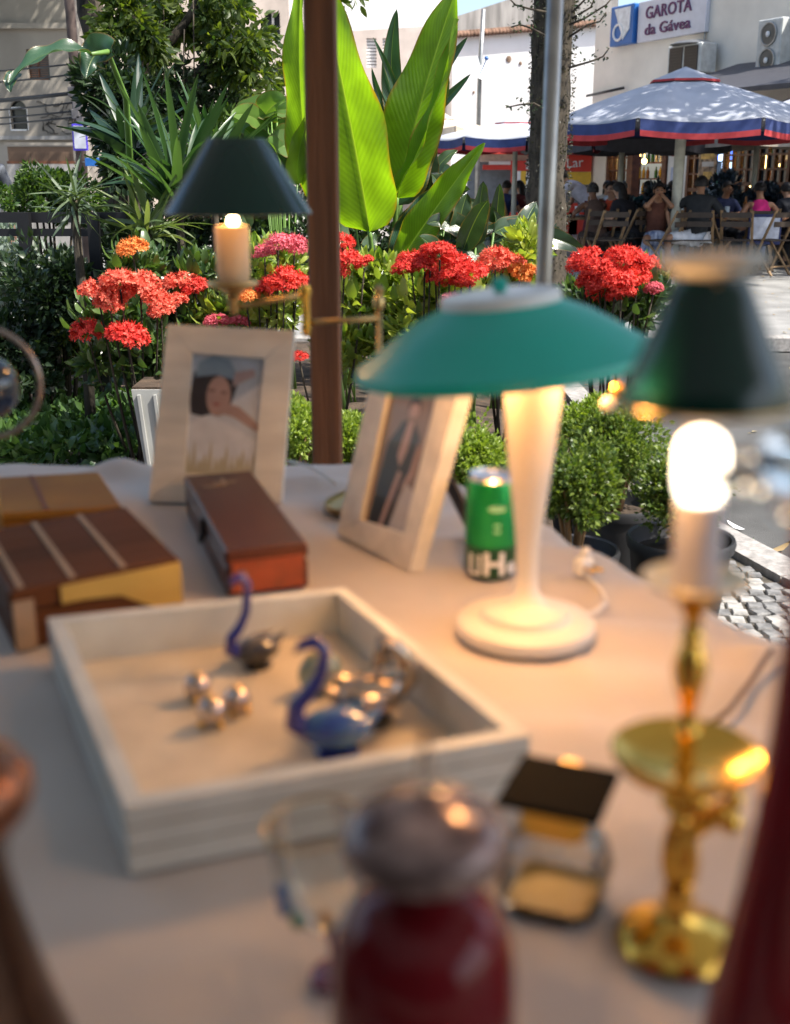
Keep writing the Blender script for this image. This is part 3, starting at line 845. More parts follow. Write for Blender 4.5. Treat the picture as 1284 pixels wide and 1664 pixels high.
# condensers
def condenser(px0, px1, py0, py1, label, dark=False, fans=0, off=.55):
    s0, z1 = W(px0, py0); s1, _ = W(px1, py0); z0 = W((px0 + px1) / 2, py1)[1]
    w = s1 - s0; h = z1 - z0
    r = bpy.data.objects.new('condenser_unit', None); COL.objects.link(r); c = P0 + UW * (s0 + s1) / 2 + NW * off
    r.location = (c.x, c.y, z0); r.rotation_euler = (0, 0, WA); tag(r, label, 'air conditioner')
    MB().box((0, .2, h / 2), (w, .4, h), bev=.02).build('casing', mat('condenser_paint', (.55, .57, .56), .5), r)
    for sgn in (-1, 1): MB().box((sgn * w * .35, .32, -.06), (.05, .6, .12)).build('bracket', M_metalg, r)
    if dark:
        for sx in (-1, 1):
            MB().box((sx * w * .23, -.008, h * .5), (w * .4, .012, h * .84)).build('grille', M_black, r)
            for k in range(8): MB().box((sx * w * .23, -.018, h * (.14 + k * .1)), (w * .38, .008, .012)).build('grille_bar', M_black, r)
        MB().lathe([(0, .06), (w * .3, .06), (w * .44, .0), (0, 0)], (0, .2, h + .002), 20).build('fan_cowl', M_metalg, r)
    for k in range(fans):
        zc = h * (.27 + .46 * k); rr = min(w * .42, h * .2)
        MB().torus((0, -.01, zc), rr, .02, 24, 6, 0, Matrix.Rotation(PI / 2, 3, 'X')).build('fan_ring', M_metalg, r)
        MB().lathe([(0, 0), (rr, 0), (rr, .01), (0, .01)], (0, -.004, zc), 20, 0, False, Matrix.Rotation(PI / 2, 3, 'X')).build('fan_disc', mat('fan_dark', (.12, .12, .11), .5), r)
        MB().ball((0, -.03, zc), (rr * .28, .02, rr * .28), 10).build('fan_hub', M_wht, r)
condenser(1122, 1176, 78, 122, 'dark louvred air conditioning unit on the wall just above the big umbrella', dark=True)
condenser(1271, 1310, 36, 124, 'white twin fan air conditioning unit at the right edge of the photo', fans=2)
mb = MB(); s, z = W(1152, 0); mb.tube([(s, -.04, 2.9), (s, -.04, 4.7)], .02, 6); mb.build('conduit', M_metalg, bar)
# canopy slabs over the storefront
s0 = W(1195, 150)[0]
za = W(1240, 150)[1]
mb = MB(); mb.add([(s0, 0, za + .55), (sR, 0, za + .55), (sR, -2.2, za - .1), (s0, -2.2, za - .1), (s0, 0, za + .47), (sR, 0, za + .47), (sR, -2.2, za - .18), (s0, -2.2, za - .18)], [(0, 1, 2, 3), (7, 6, 5, 4), (0, 4, 5, 1), (3, 2, 6, 7), (0, 3, 7, 4), (1, 5, 6, 2)])
mb.build('grey_roof', mat('grey_roof_sheet', (.06, .06, .07), .6, var=.1), bar)
mb = MB(); zz = W(1000, 236)[1]
wb(mb, sL - .9, W(1090, 236)[0], zz + .0, zz + .05, 0, 1.3); mb.build('fascia_canopy', M_wht, bar)
mb = MB(); s2 = W(960, 150)[0]; mb.tube([(s2, -.1, W(960, 156)[1]), (W(1020, 140)[0], -.1, W(1020, 143)[1])], .03, 6); mb.build('cable_run', M_black, bar)
mb = MB(); mb.tube([(W(1195, 130)[0], -.06, W(1195, 124)[1]), (W(1262, 110)[0], -.06, W(1262, 112)[1])], .04, 6); mb.build('pipe_run', M_metalg, bar)

# ------------------------------------------------------------------ umbrellas
M_cvt = mat('umbrella_canvas', (.39, .41, .47), .75, var=.07, scale=2.5, bump=.15, bscale=12)
M_cvn = mat('navy_canvas', (.03, .05, .16), .8)
M_cvr = mat('red_canvas', (.42, .04, .045), .8)
M_cvb = mat('beige_canvas', (.55, .47, .38), .8)
def umbrella(px, Y, rad, pv, pa, label, rot=.2, mt=None, pole_r=.045, dz=.0):
    c = at(px, pv, Y); zt = at(px, pa, Y).z; zv = c.z
    r = empty('market_umbrella', (c.x, Y, 0), rot, label, 'umbrella', 'umbrellas over the bar tables')
    mt = mt or M_cvt; n = 8; K = 6; vs = []; fs = []
    drop = zt - zv
    def pt(a8, f):      # a8 in rib units, f from centre to edge
        fr_ = a8 - math.floor(a8); sag = math.sin(PI * fr_)
        t0 = 2 * PI * math.floor(a8) / n; t1 = t0 + 2 * PI / n
        x = (math.cos(t0) * (1 - fr_) + math.cos(t1) * fr_) * rad * f; y = (math.sin(t0) * (1 - fr_) + math.sin(t1) * fr_) * rad * f
        z = zt - drop * (.75 * f + .25 * f * f) - .05 * sag * f * f + .0 * f
        return Vector((x * (1 - .03 * sag), y * (1 - .03 * sag), z))
    m = n * 6; rows = 9
    for j in range(rows + 1):
        for i in range(m): vs.append(pt(i / 6, .06 + .94 * j / rows))
    for j in range(rows):
        for i in range(m): fs.append((j * m + i, j * m + (i + 1) % m, (j + 1) * m + (i + 1) % m, (j + 1) * m + i))
    mb = MB(); mb.add(vs, fs, 0, True); o = mb.build('canopy', mt, r)
    so = o.modifiers.new('thick', 'SOLIDIFY'); so.thickness = .004
    for k in range(n):
        A = [pt(k + .02 + i / 6.26, 1.0) for i in range(7)]
        wv = [.02 * math.sin(i * 1.7 + k) for i in range(7)]
        def row(dz): return [p + Vector((p.x, p.y, 0)).normalized() * (wv[i] * dz * 5 + .003) - Vector((0, 0, dz)) for i, p in enumerate(A)]
        r0, r1, r2 = row(0), row(.13), row(.20)
        mb = MB(); mb.add(r0 + r1, [(i, i + 1, i + 8, i + 7) for i in range(6)], 0, True); v1 = mb.build('valance', M_cvn if mt is M_cvt else mt, r)
        mb = MB(); mb.add(r1 + r2, [(i, i + 1, i + 8, i + 7) for i in range(6)], 0, True); mb.build('valance_border', M_cvr if mt is M_cvt else mt, r)
        e = pt(k, 1.0); h0 = Vector((0, 0, zt - .12))
        mb = MB(); mb.bar(h0, e - Vector((0, 0, .03)), .025, .02); mb.build('rib', M_metalg, r)
    mb = MB(); vs = [(0, 0, zt + .10)]; 
    for i in range(n): vs.append((math.cos(2 * PI * i / n) * rad * .24, math.sin(2 * PI * i / n) * rad * .24, zt - drop * .12))
    for i in range(n): vs.append((math.cos(2 * PI * i / n) * rad * .245, math.sin(2 * PI * i / n) * rad * .245, zt - drop * .12 - .03))
    mb.add(vs, [(0, 1 + i, 1 + (i + 1) % n) for i in range(n)], 0); mb.add(vs, [(1 + i, 9 + i, 9 + (i + 1) % n, 1 + (i + 1) % n) for i in range(n)], 1)
    mb.build('vent_cap', [mt, M_cvr], r)
    mb = MB(); mb.tube([(0, 0, .02), (0, 0, zt + .05)], pole_r, 12); mb.build('pole', mat('pole_paint', (.52, .52, .44), .5), r)
    mb = MB(); mb.box((0, 0, .04), (.5, .5, .08), bev=.01); mb.build('base', M_conc, r)
    return r
umbrella(1108, 16.3, 1.95, 202, 121, 'large blue grey umbrella with navy and red valance over the bar tables, the nearest', .28, pole_r=.072)
umbrella(838, 21, 1.55, 226, 196, 'blue umbrella with red border half hidden by the tree trunk', .1)
M_cvg = mat('underside_shade_canvas', (.06, .06, .07), .8)
umbrella(1012, 19.6, 1.75, 226, 196, 'added charcoal umbrella standing in for the shaded underside of the big blue grey one', .35, M_cvg)  # added; its dark canvas stands in for shade under the big umbrella
umbrella(1232, 19.4, 1.6, 216, 190, 'beige umbrella standing in for a beige curtain behind the big blue grey one', .35, M_cvb)  # stands in for a hanging beige curtain
umbrella(1420, 19, 2.1, 185, 118, 'pale umbrella at the far right edge behind the nearest one', .3)
umbrella(722, 24, .9, 208, 192, 'small beige canopy umbrella just left of the red shop', .2, M_cvb)

# ------------------------------------------------------------------ tent over the stall: canopy, timber post, steel pole
M_tent = leafmat('tent_canvas', (.60, .63, .67), (.62, .65, .69), .08, (1, 1, .97), .8)
tr = empty('tent', (0, .6, 0), 0, 'white fabric stall tent roof carried above the table', 'tent')
mb = MB(); mb.add([(-2.6, -2.2, 2.30), (2.3, -2.2, 2.30), (2.3, 2.35, 2.30), (-2.6, 2.35, 2.30), (-.15, 0, 2.95)], [(0, 1, 4), (1, 2, 4), (2, 3, 4), (3, 0, 4)]); o = absb(mb, 'canopy', M_tent, tr)
mb = MB(); mb.box((-.15, -2.22, 1.3), (4.9, .006, 1.96)); absb(mb, 'back_panel', mat('sky_block_cloth', (.16, .17, .19), .9), tr)  # added behind the camera to keep sky light off the table
mb = MB(); mb.box((-2.62, -.7, 1.3), (.006, 3.0, 1.96)); absb(mb, 'side_sky_block', mat('sky_block_cloth', (0, 0, 0)), tr)  # added out of view to dim the near left of the table
mb = MB()
for a, b in (((-2.6, -2.2), (2.3, -2.2)), ((2.3, -2.2), (2.3, 2.35)), ((2.3, 2.35), (-2.6, 2.35)), ((-2.6, 2.35), (-2.6, -2.2))): mb.tube([(*a, 2.285), (*b, 2.285)], .018, 8)
absb(mb, 'frame_tube', M_metalg, tr)
M_post = mat('timber_post', (.24, .09, .035), .55, col2=(.10, .04, .018), scale=7, stretch=(5, 5, .3), bump=.25, bscale=30, detail=7)
YPo = 2.3
xa = at(495, 60, YPo).x; xb = at(547, 60, YPo).x
pp = MB(); pp.box(((xa + xb) / 2, YPo, 1.14), (xb - xa, .07, 2.27), bev=.004)
tag(pp.build('wooden_post', M_post), 'square brown timber post standing just behind the table', 'post')
YS = 2.42; x0 = at(903, 60, YS).x
M_steel = mat('galvanised_steel', (.46, .45, .42), .38, metal=.75, var=.15, scale=12)
pp = MB(); pp.tube([(x0 - .012, YS, .005), (x0, YS, 2.27)], .0165, 20); tag(pp.build('steel_pole', M_steel), 'shiny grey steel tent pole in front of the tree trunk', 'pole')
# ------------------------------------------------------------------ folding chairs and tables on the plaza
M_slat = mat('folding_wood', (.27, .17, .085), .6, var=.2, scale=6)
M_slatd = mat('folding_wood_dark', (.05, .035, .025), .6, var=.2, scale=6)
def make_chair(slat, legm):
    r = empty('folding_chair', (0, 0, 0), 0, 'x', 'chair')
    for s in (-1, 1):
        MB().bar((s * .2, -.24, .86), (s * .2, .2, .0), .035, .02).build('leg', legm, r)
        MB().bar((s * .172, .19, .45), (s * .172, -.22, 0), .035, .02).build('leg', legm, r)
    for z in (.68, .80): MB().box((0, -.215 + (z - .68) * -.1, z), (.40, .014, .07)).build('back_slat', slat, r)
    for k in range(5): MB().box((0, -.14 + k * .08, .462), (.40, .065, .016)).build('seat_slat', slat, r)
    MB().box((0, -.21 + .02, .12), (.37, .02, .02)).build('stretcher', legm, r)
    return r
def make_table():
    r = empty('folding_table', (0, 0, 0), 0, 'x', 'table')
    for k in range(7): MB().box((0, -.3 + k * .1, .74), (.7, .09, .018)).build('top_slat', M_slatd, r)
    MB().box((0, -.34, .715), (.7, .02, .035)).build('apron', M_slat, r); MB().box((0, .34, .715), (.7, .02, .035)).build('apron', M_slat, r)
    for s in (-1, 1):
        MB().bar((s * .3, -.3, .70), (s * .3, .3, 0), .035, .02).build('leg', M_slat, r)
        MB().bar((s * .27, .3, .70), (s * .27, -.3, 0), .035, .02).build('leg', M_slat, r)
    return r
def put(proto, first, px, Y, rz, label, group, dx=0, dy=0):
    o = proto if first[0] else copy_tree(proto); first[0] = False
    p = at(px, 300, Y); o.location = (p.x + dx, Y + dy, .004); o.rotation_euler = (0, 0, rz)
    tag(o, label, None, group); return o
tbl = make_table(); ft = [True]
for px, Y, rz, lb in ((948, 17.3, .1, 'dark slatted folding table in front of the bending waiter'),
                      (1098, 17.0, -.05, 'dark slatted folding table between the striped skirt woman and the man in the dark tee'),
                      (1205, 17.2, .05, 'dark slatted folding table in front of the woman in magenta'),
                      (1008, 17.6, .0, 'dark slatted folding table between the woman in orange red and the woman in black'),
                      (1278, 17.9, .1, 'dark slatted folding table at the right edge of the photo'),
                      (1030, 20.6, .0, 'folding table at the back near the bar doorway'),
                      (835, 21.8, .0, 'folding table under the umbrella left of the tree trunk')):
    put(tbl, ft, px, Y, rz, lb, 'folding tables outside the bar')
chA = make_chair(M_slatd, M_slat); fa = [True]
CG = 'folding chairs outside the bar'

# ------------------------------------------------------------------ people
M_sk = [mat('skin_light', (.52, .30, .20), .5, var=.06), mat('skin_tan', (.36, .18, .10), .5, var=.06), mat('skin_brown', (.19, .09, .05), .5, var=.06)]
M_hair = mat('dark_hair', (.012, .009, .008), .55, var=.3, scale=60)
M_hairg = mat('grey_hair', (.22, .22, .22), .6, var=.2, scale=60)
def cloth(n, c, **k): return mat('cloth_' + n, c, .85, var=.12, scale=14, **k)
def person(px, Y, th, label, skin=1, pose='sit', lean=.12, hands=None, top=None, bottom=None, hair='short', hairm=None, sleeve=.5, skirt=False, headturn=0., strap=False, z0=.004, scale_=1.0, group=None, legsplay=.12, leg_turn=0.):
    p = at(px, 300, Y)
    r = empty('person', (p.x, Y, z0), th, label, 'person', group); r.scale = (scale_ * .95,) * 3
    sk = M_sk[skin]
    if pose == 'sit':
        pel = Vector((0, -.02, .50)); ch = pel + Vector((0, lean, .36)); hips = .09
        kn = [Vector((s * (hips + legsplay * .5), .40, .50)) for s in (-1, 1)]; an = [Vector((s * (hips + legsplay * .4), .36, .09)) for s in (-1, 1)]
        if leg_turn:
            Mr = Matrix.Rotation(leg_turn, 3, 'Z'); kn = [Mr @ k for k in kn]; an = [Mr @ k for k in an]
    elif pose == 'bend':
        pel = Vector((0, -.08, .92)); ch = pel + Vector((0, .30, .24)); kn = [Vector((s * .1, .0, .5)) for s in (-1, 1)]; an = [Vector((s * .11, -.04, .09)) for s in (-1, 1)]; hips = .09
    else:
        pel = Vector((0, 0, .93)); ch = pel + Vector((0, .0, .38)); kn = [Vector((s * .1, .02, .5)) for s in (-1, 1)]; an = [Vector((s * .11, -.02, .09)) for s in (-1, 1)]; hips = .09
    sp = (ch - pel).normalized()
    nb = ch + sp * .17; nk = nb + (sp + Vector((0, .25, .3))).normalized() * .07
    hd = nk + Vector((0, .035 if pose != 'bend' else .09, .085 if pose != 'bend' else .05)); cr = hd + Vector((0, -.005 if pose != 'bend' else .06, .075))
    N = [(pel, (.135, .105)), (pel.lerp(ch, .5), (.115, .09)), (ch, (.145, .105)), (nb, (.075, .06)), (nk, .05), (nk.lerp(hd, .55) + Vector((0, .012, 0)), (.058, .066)), (hd, (.076, .092)), (cr, (.055, .062))]
    E = [(0, 1), (1, 2), (2, 3), (3, 4), (4, 5), (5, 6), (6, 7)]
    TOP = [(pel - sp * .14, (.17, .14)), (pel.lerp(ch, .4), (.15, .125)), (ch - sp * .02, (.185, .14)), (ch + sp * .11, (.15, .11)), (nb + sp * .02, (.085, .07))]; TE = [(0, 1), (1, 2), (2, 3), (3, 4)]
    BOT = [(pel + sp * .03, (.14, .115))]; BE = []
    if hands is None: hands = [(-.12, .42, .80), (.12, .42, .80)] if pose == 'sit' else ([(-.16, .62, .78), (.2, .55, .78)] if pose == 'bend' else [(-.24, .1, .85), (.24, .1, .85)])
    for i, s in enumerate((-1, 1)):
        sh = ch + sp * .11 + Vector((s * .17, 0, 0)); hn = Vector(hands[i])
        d = hn - sh; L = d.length; a, b = .29, .27
        if L > a + b - .01: hn = sh + d.normalized() * (a + b - .01); d = hn - sh; L = d.length
        k = (a * a - b * b + L * L) / (2 * L); hgt = math.sqrt(max(0, a * a - k * k))
        o = Vector((s * .8, -.1, -.9)); o = (o - d.normalized() * o.dot(d.normalized())).normalized()
        el = sh + d.normalized() * k + o * hgt
        wr = el + (hn - el) * .93; n = len(N)
        fd = (hn - el).normalized(); sd = fd.cross(Vector((0, 0, 1)));
        sd = sd.normalized() if sd.length > .1 else Vector((1, 0, 0))
        N += [(sh, .052), (el, .037), (wr, .025), (wr + fd * .055, (.034, .018))]
        E += [(2, n), (n, n + 1), (n + 1, n + 2), (n + 2, n + 3)]
        for q, (off, ln) in enumerate(((-.030, .055), (-.011, .066), (.010, .06), (.029, .046))):
            m_ = len(N); b0 = wr + fd * .085 + sd * off
            N += [(b0, .0085), (b0 + fd * ln * .6 - Vector((0, 0, .006)), .0075), (b0 + fd * ln - Vector((0, 0, .018)), .006)]
            E += [(n + 3, m_), (m_, m_ + 1), (m_ + 1, m_ + 2)]
        m_ = len(N); b0 = wr + fd * .04 - sd * s * .04
        N += [(b0, .011), (b0 + fd * .035 - sd * s * .012, .008)]; E += [(n + 3, m_), (m_, m_ + 1)]
        if sleeve > 0:
            t = len(TOP); e2 = sh.lerp(el, min(1, sleeve * 1.25))
            TOP += [(sh, .074), (e2, .058)]; TE += [(3, t), (t, t + 1)]
            if sleeve > .9: TOP += [(el.lerp(wr, .85), .036)]; TE += [(t + 1, t + 2)]
        hp = pel + Vector((s * hips, 0, -.02)); n = len(N)
        N += [(hp, .088), (kn[i], .057), (an[i], .036), (an[i] + Vector((0, 0, -.045)) + (Matrix.Rotation(leg_turn, 3, 'Z') @ Vector((0, .13, 0))), (.036, .028))]
        E += [(0, n), (n, n + 1), (n + 1, n + 2), (n + 2, n + 3)]
        t = len(BOT)
        if bottom is not None and not skirt:
            full = bottom[1]
            BOT += [(hp, .115), (hp.lerp(kn[i], .95 if not full else 1.0), .088)]; BE += [(0, t), (t, t + 1)]
            if full: BOT += [(an[i] + Vector((0, 0, .05)), .055)]; BE += [(t + 1, t + 2)]
    skin_mesh('body', N, E, sk, r, 2)
    if top is not None: skin_mesh('shirt', TOP, TE, top, r, 2)
    if bottom is not None:
        if skirt:
            mid = (kn[0] + kn[1]) / 2; ft_ = (an[0] + an[1]) / 2
            mb = MB(); n = 20; vs = []
            rings = [(pel + Vector((0, 0, .06)), .15, .12), (pel.lerp(mid, .55) + Vector((0, 0, .0)), .19, .13), (mid + Vector((0, .03, -.02)), .21, .13), (mid.lerp(ft_, .5) + Vector((0, .05, 0)), .25, .15), (ft_ + Vector((0, .05, -.02)), .31, .19)]
            dirs = [Vector((0, 0, 1)), Vector((0, 1, .2)), Vector((0, .6, -1)).normalized(), Vector((0, 0, -1)), Vector((0, 0, -1))]
            for q, (c, rx, rz_) in enumerate(rings):
                for k in range(n):
                    a = 2 * PI * k / n; w_ = 1 + .09 * math.sin(a * 7) * q / 4
                    if q in (0, 3, 4): vs.append(c + Vector((math.cos(a) * rx * w_, math.sin(a) * rz_ * w_, 0)))
                    elif q == 1: vs.append(c + Vector((math.cos(a) * rx, 0, math.sin(a) * -rz_)))
                    else: vs.append(c + Vector((math.cos(a) * rx * w_, math.sin(a) * rz_ * .7, math.sin(a) * -rz_ * .7)))
            fs = [(j * n + k, j * n + (k + 1) % n, (j + 1) * n + (k + 1) % n, (j + 1) * n + k) for j in range(4) for k in range(n)]
            vs = [v for v in vs]
            mb.add(vs, fs, 0, True); o = mb.build('skirt', bottom[0], r); o.modifiers.new('s', 'SUBSURF').render_levels = 2
        else: skin_mesh('trousers' if bottom[1] else 'shorts', BOT, BE, bottom[0], r, 2)
    for s in (-1, 1):
        i = 0 if s < 0 else 1
        mb = MB(); f = an[i] + Vector((0, 0, -.05)); dv = Matrix.Rotation(leg_turn, 3, 'Z') @ Vector((0, 1, 0))
        mb.tube([f - dv * .07, f - dv * .02, f + dv * .1, f + dv * .17], [.03, .042, .045, .02], 10, flat=.8); mb.build('shoe', mat('shoe_dark', (.05, .045, .04), .5), r)
    # head: hair, eyes, nose, mouth, ears
    HM = Matrix.Rotation(headturn, 3, 'Z')
    def hp_(x, y, z): return hd + HM @ Vector((x, y, z))
    for s in (-1, 1):
        MB().ball(hp_(s * .032, .082, .012), (.013, .008, .008), 8).build('eye', M_black, r)
        MB().bar(hp_(s * .046, .078, .036), hp_(s * .018, .088, .036), .006, .006).build('eyebrow', M_hair, r)
        MB().ball(hp_(s * .078, -.002, .0), (.012, .022, .032), 8, M=HM).build('ear', sk, r)
    MB().tube([hp_(0, .088, .02), hp_(0, .104, -.012), hp_(0, .088, -.022)], [.007, .014, .01], 8).build('nose', sk, r)
    MB().ball(hp_(0, .084, -.046), (.022, .008, .007), 8, M=HM).build('mouth', mat('lips', (.28, .08, .07), .5), r)
    hm = hairm or M_hair
    mb = MB(); n = 22; m_ = 12; vs = []; fs = []
    for j in range(m_ + 1):
        for k in range(n):
            a = 2 * PI * k / n; frontness = math.cos(a - PI / 2)
            ph = (j / m_) * (1.0 + .85 * (1 - max(-.2, frontness)) / 1.2)
            ph = min(ph, 2.15)
            rr = 1 + .05 * mnoise.noise(Vector((k * .9, j * .9, px * .01)))
            q = Vector((math.sin(ph) * math.cos(a) * .092 * rr, math.sin(ph) * math.sin(a) * .112 * rr, math.cos(ph) * .115 * rr))
            vs.append(hp_(q.x, q.y - .008, q.z + .015))
    for j in range(m_):
        for k in range(n): fs.append((j * n + k, j * n + (k + 1) % n, (j + 1) * n + (k + 1) % n, (j + 1) * n + k))
    mb.add(vs, fs, 0, True)
    if hair == 'long':
        mb.tube([hp_(0, -.05, .07), hp_(0, -.085, 0), hp_(0, -.10, -.10), hp_(0, -.12, -.25), hp_(0, -.10, -.36)], [.06, .088, .098, .09, .04], 14, flat=.55)
    elif hair == 'bun': mb.ball(hp_(0, -.10, .07), .045, 10)
    elif hair == 'tail': mb.tube([hp_(0, -.10, .03), hp_(0, -.15, -.02), hp_(0, -.13, -.18)], [.03, .035, .015], 8)
    mb.build('hair', hm, r)
    return r
def chair_at(px, Y, th, label, back=False):
    o = put(chA, fa, px, Y, th, label, CG); return o
W_ = cloth
person(960, 17.95, 1.15, 'waiter in a pale lilac shirt bending over a table beside the tree trunk', 1, 'bend', top=W_('lilac', (.50, .46, .50)), bottom=(W_('maroon', (.13, .02, .04)), True), sleeve=.6)
person(975, 16.75, .15, 'seated woman with bare brown back and dark hair just right of the tree trunk', 2, hair='bun', top=W_('brown', (.09, .05, .035)), bottom=(W_('darkbrown', (.04, .025, .02)), False), sleeve=0, lean=.2, hands=[(-.3, .3, .76), (.12, .28, 1.0)])
chair_at(975, 16.7, .15, 'wood legged folding chair under the bare backed woman beside the tree trunk')
person(1001, 18.1, PI - .5, 'seated woman in an orange red top facing left between two dark haired women', 0, hair='short', top=W_('orange', (.75, .09, .03)), bottom=(W_('black', (.02, .02, .02)), True), sleeve=.0, lean=.14)
chair_at(1001, 18.15, PI - .5, 'folding chair under the woman in the orange red top')
person(1030, 16.7, .75, 'seated woman in black with long black hair seen from behind, left of the umbrella pole', 0, hair='long', top=W_('black2', (.015, .015, .02)), bottom=(W_('black', (.02, .02, .02)), True), sleeve=.6, lean=.16, hands=[(-.25, .35, .78), (.0, .4, .78)])
chair_at(1030, 16.65, .75, 'wood legged folding chair under the long haired woman in black')
person(1070, 16.6, PI - .15, 'seated woman facing the camera, hands at her mouth, in a blue and white skirt', 1, hair='tail', top=W_('tan', (.15, .055, .035)), bottom=(mat('skirt_print', (.62, .66, .76), .8, col2=(.10, .14, .28), scale=9, stretch=(3, 1, .6), detail=2), True), skirt=True, sleeve=0, lean=.16, hands=[(-.03, .33, 1.12), (.03, .33, 1.12)])
chair_at(1070, 16.62, PI - .15, 'folding chair under the woman in the patterned skirt')
person(1138, 16.1, -.35, 'seated man in a charcoal t-shirt and white shorts with his back to the camera', 1, hair='short', top=W_('charcoal', (.022, .024, .026)), bottom=(W_('offwhite', (.62, .63, .66)), False), sleeve=.85, lean=.1, leg_turn=1.75, legsplay=.25, hands=[(-.36, .06, .58), (.34, .38, .78)], scale_=1.06)
chair_at(1140, 16.05, -.35, 'folding chair with a dark seat under the man in white shorts')
person(1241, 16.9, -.05, 'seated woman in a bright magenta tank top seen from behind', 1, hair='bun', top=W_('magenta', (.65, .02, .20)), bottom=(W_('darkblue', (.02, .03, .07)), True), sleeve=0, lean=.1, hands=[(-.48, .26, .78), (.5, .28, .78)])
ch = chair_at(1241, 16.78, -.05, 'navy and white backed folding chair holding the woman in magenta')
MB().box((0, -.268, .58), (.46, .02, .42), bev=.01).build('back_panel', W_('navy', (.03, .04, .12)), ch)
MB().box((0, -.281, .59), (.40, .006, .32)).build('white_print', W_('white', (.6, .63, .72)), ch)
person(1300, 17.2, .35, 'person in dark clothes cut off by the right edge beside the woman in magenta', 0, hair='short', top=W_('dark', (.02, .022, .03)), bottom=(W_('dark', (.02, .022, .03)), True), sleeve=.5, lean=.18)
chair_at(1300, 17.15, .35, 'folding chair at the right edge under the person in dark clothes')
person(1006, 20.9, PI - .6, 'seated person in a pale blue patterned shirt at the back by the bar window', 1, hairm=M_hairg, top=mat('cloth_pale', (.35, .48, .75), .8, col2=(.7, .75, .8), scale=18), bottom=(W_('dark', (.02, .022, .03)), True), sleeve=.6)
person(1022, 21.0, .4, 'seated grey haired person in a dark green shirt at the back by the bar window', 1, hairm=M_hairg, top=W_('green', (.02, .06, .045)), bottom=(W_('dark', (.02, .022, .03)), True), sleeve=.6)
person(1081, 21.2, PI + .5, 'seated person in a navy shirt in front of the bar doorway', 1, top=W_('navyshirt', (.015, .025, .09)), bottom=(W_('dark', (.02, .022, .03)), True), sleeve=.6)
person(1044, 20.1, PI + .3, 'seated person in a teal shirt between the doorway and the umbrella pole', 2, hair='short', top=W_('tealshirt', (.02, .14, .15)), bottom=(W_('dark', (.02, .022, .03)), True), sleeve=.6)
person(988, 21.4, PI - .2, 'seated person in a white shirt under the leftmost bar window', 0, hair='long', top=W_('whiteshirt', (.6, .58, .55)), bottom=(W_('dark', (.02, .022, .03)), True), sleeve=.6)
person(1172, 18.0, PI + .25, 'seated person in dark blue facing the camera, right of the man in white shorts', 1, hair='short', top=W_('bluedark', (.02, .03, .09)), bottom=(W_('dark', (.02, .022, .03)), True), sleeve=.6)
for px, Y, th, lb in ((1044, 20.12, PI + .3, 'folding chair under the person in the teal shirt'), (988, 21.42, PI - .2, 'folding chair under the person in the white shirt'), (1172, 18.02, PI + .25, 'folding chair under the person in the dark blue shirt'), (1006, 20.92, PI - .6, 'folding chair under the person in the pale blue shirt'), (1022, 20.97, .4, 'folding chair under the person in the dark green shirt'), (1081, 21.22, PI + .5, 'folding chair under the person in the navy shirt'),
                      (1165, 16.6, -1.2, 'empty folding chair with crossed wooden legs right of the man in white shorts'), (1052, 17.3, .2, 'empty folding chair just left of the umbrella pole'), (990, 16.1, .4, 'empty folding chair nearest the red flowers, right of the tree trunk'),
                      (1262, 16.0, .5, 'empty folding chair near the right edge in front of the magenta woman'),
                      (1088, 15.9, .9, 'dark folding chair in front of the umbrella pole, nearest the camera'), (1205, 16.0, -.4, 'dark folding chair between the man in white shorts and the woman in magenta'), (905, 17.5, -1.5, 'folding chair half hidden by the tree trunk'), (815, 21.4, -.6, 'folding chair under the left person behind the big leaves'), (858, 21.9, .8, 'folding chair under the right person behind the big leaves')):
    chair_at(px, Y, th, lb)
person(815, 21.4, -.6, 'seated person in dark blue behind the big leaves, left one of the pair', 1, top=W_('navyshirt', (.015, .025, .09)), bottom=(W_('dark', (.02, .022, .03)), True))
person(858, 21.9, .8, 'seated person with dark hair just left of the tree trunk', 1, hair='long', top=W_('darkred', (.15, .03, .03)), bottom=(W_('dark', (.02, .022, .03)), True))
person(-30, 10.2, .2, 'grey haired person cut off by the left edge, seen from behind', 0, 'stand', hairm=M_hairg, top=W_('greyshirt', (.10, .11, .13)), bottom=(W_('dark', (.02, .022, .03)), True), sleeve=.6, z0=.004, scale_=1.0)
# glasses and bottles on the tables
gm = mat('tumbler', (.6, .68, .75), .1, trans=.0)
for i, (px, Y, k, lb) in enumerate(((1078, 16.8, 0, 'short glass on the table before the hands of the woman in the patterned skirt'), (1110, 17.05, 0, 'short glass beside the umbrella pole'), (958, 17.2, 1, 'beer bottle on the table left of the bare backed woman'),
                                 (940, 17.25, 0, 'short glass on the table next to the tree trunk'), (1185, 17.1, 0, 'short glass on the table left of the woman in magenta'), (1214, 17.3, 1, 'beer bottle on the table before the woman in magenta'), (1122, 17.1, 1, 'beer bottle on the table just right of the umbrella pole'))):
    p = at(px, 300, Y)
    pr = [(0, 0), (.033, 0), (.036, .13), (.033, .13), (.03, .01), (0, .01)] if not k else [(0, 0), (.032, 0), (.032, .17), (.014, .21), (.014, .27), (0, .27)]
    mb = MB(); mb.lathe(pr, n=12); tag(mb.build('drinking_glass' if not k else 'beer_bottle', gm if not k else mat('bottle_amber', (.25, .09, .01), .15), None, (p.x, Y, .755)), lb, 'glass' if not k else 'bottle')
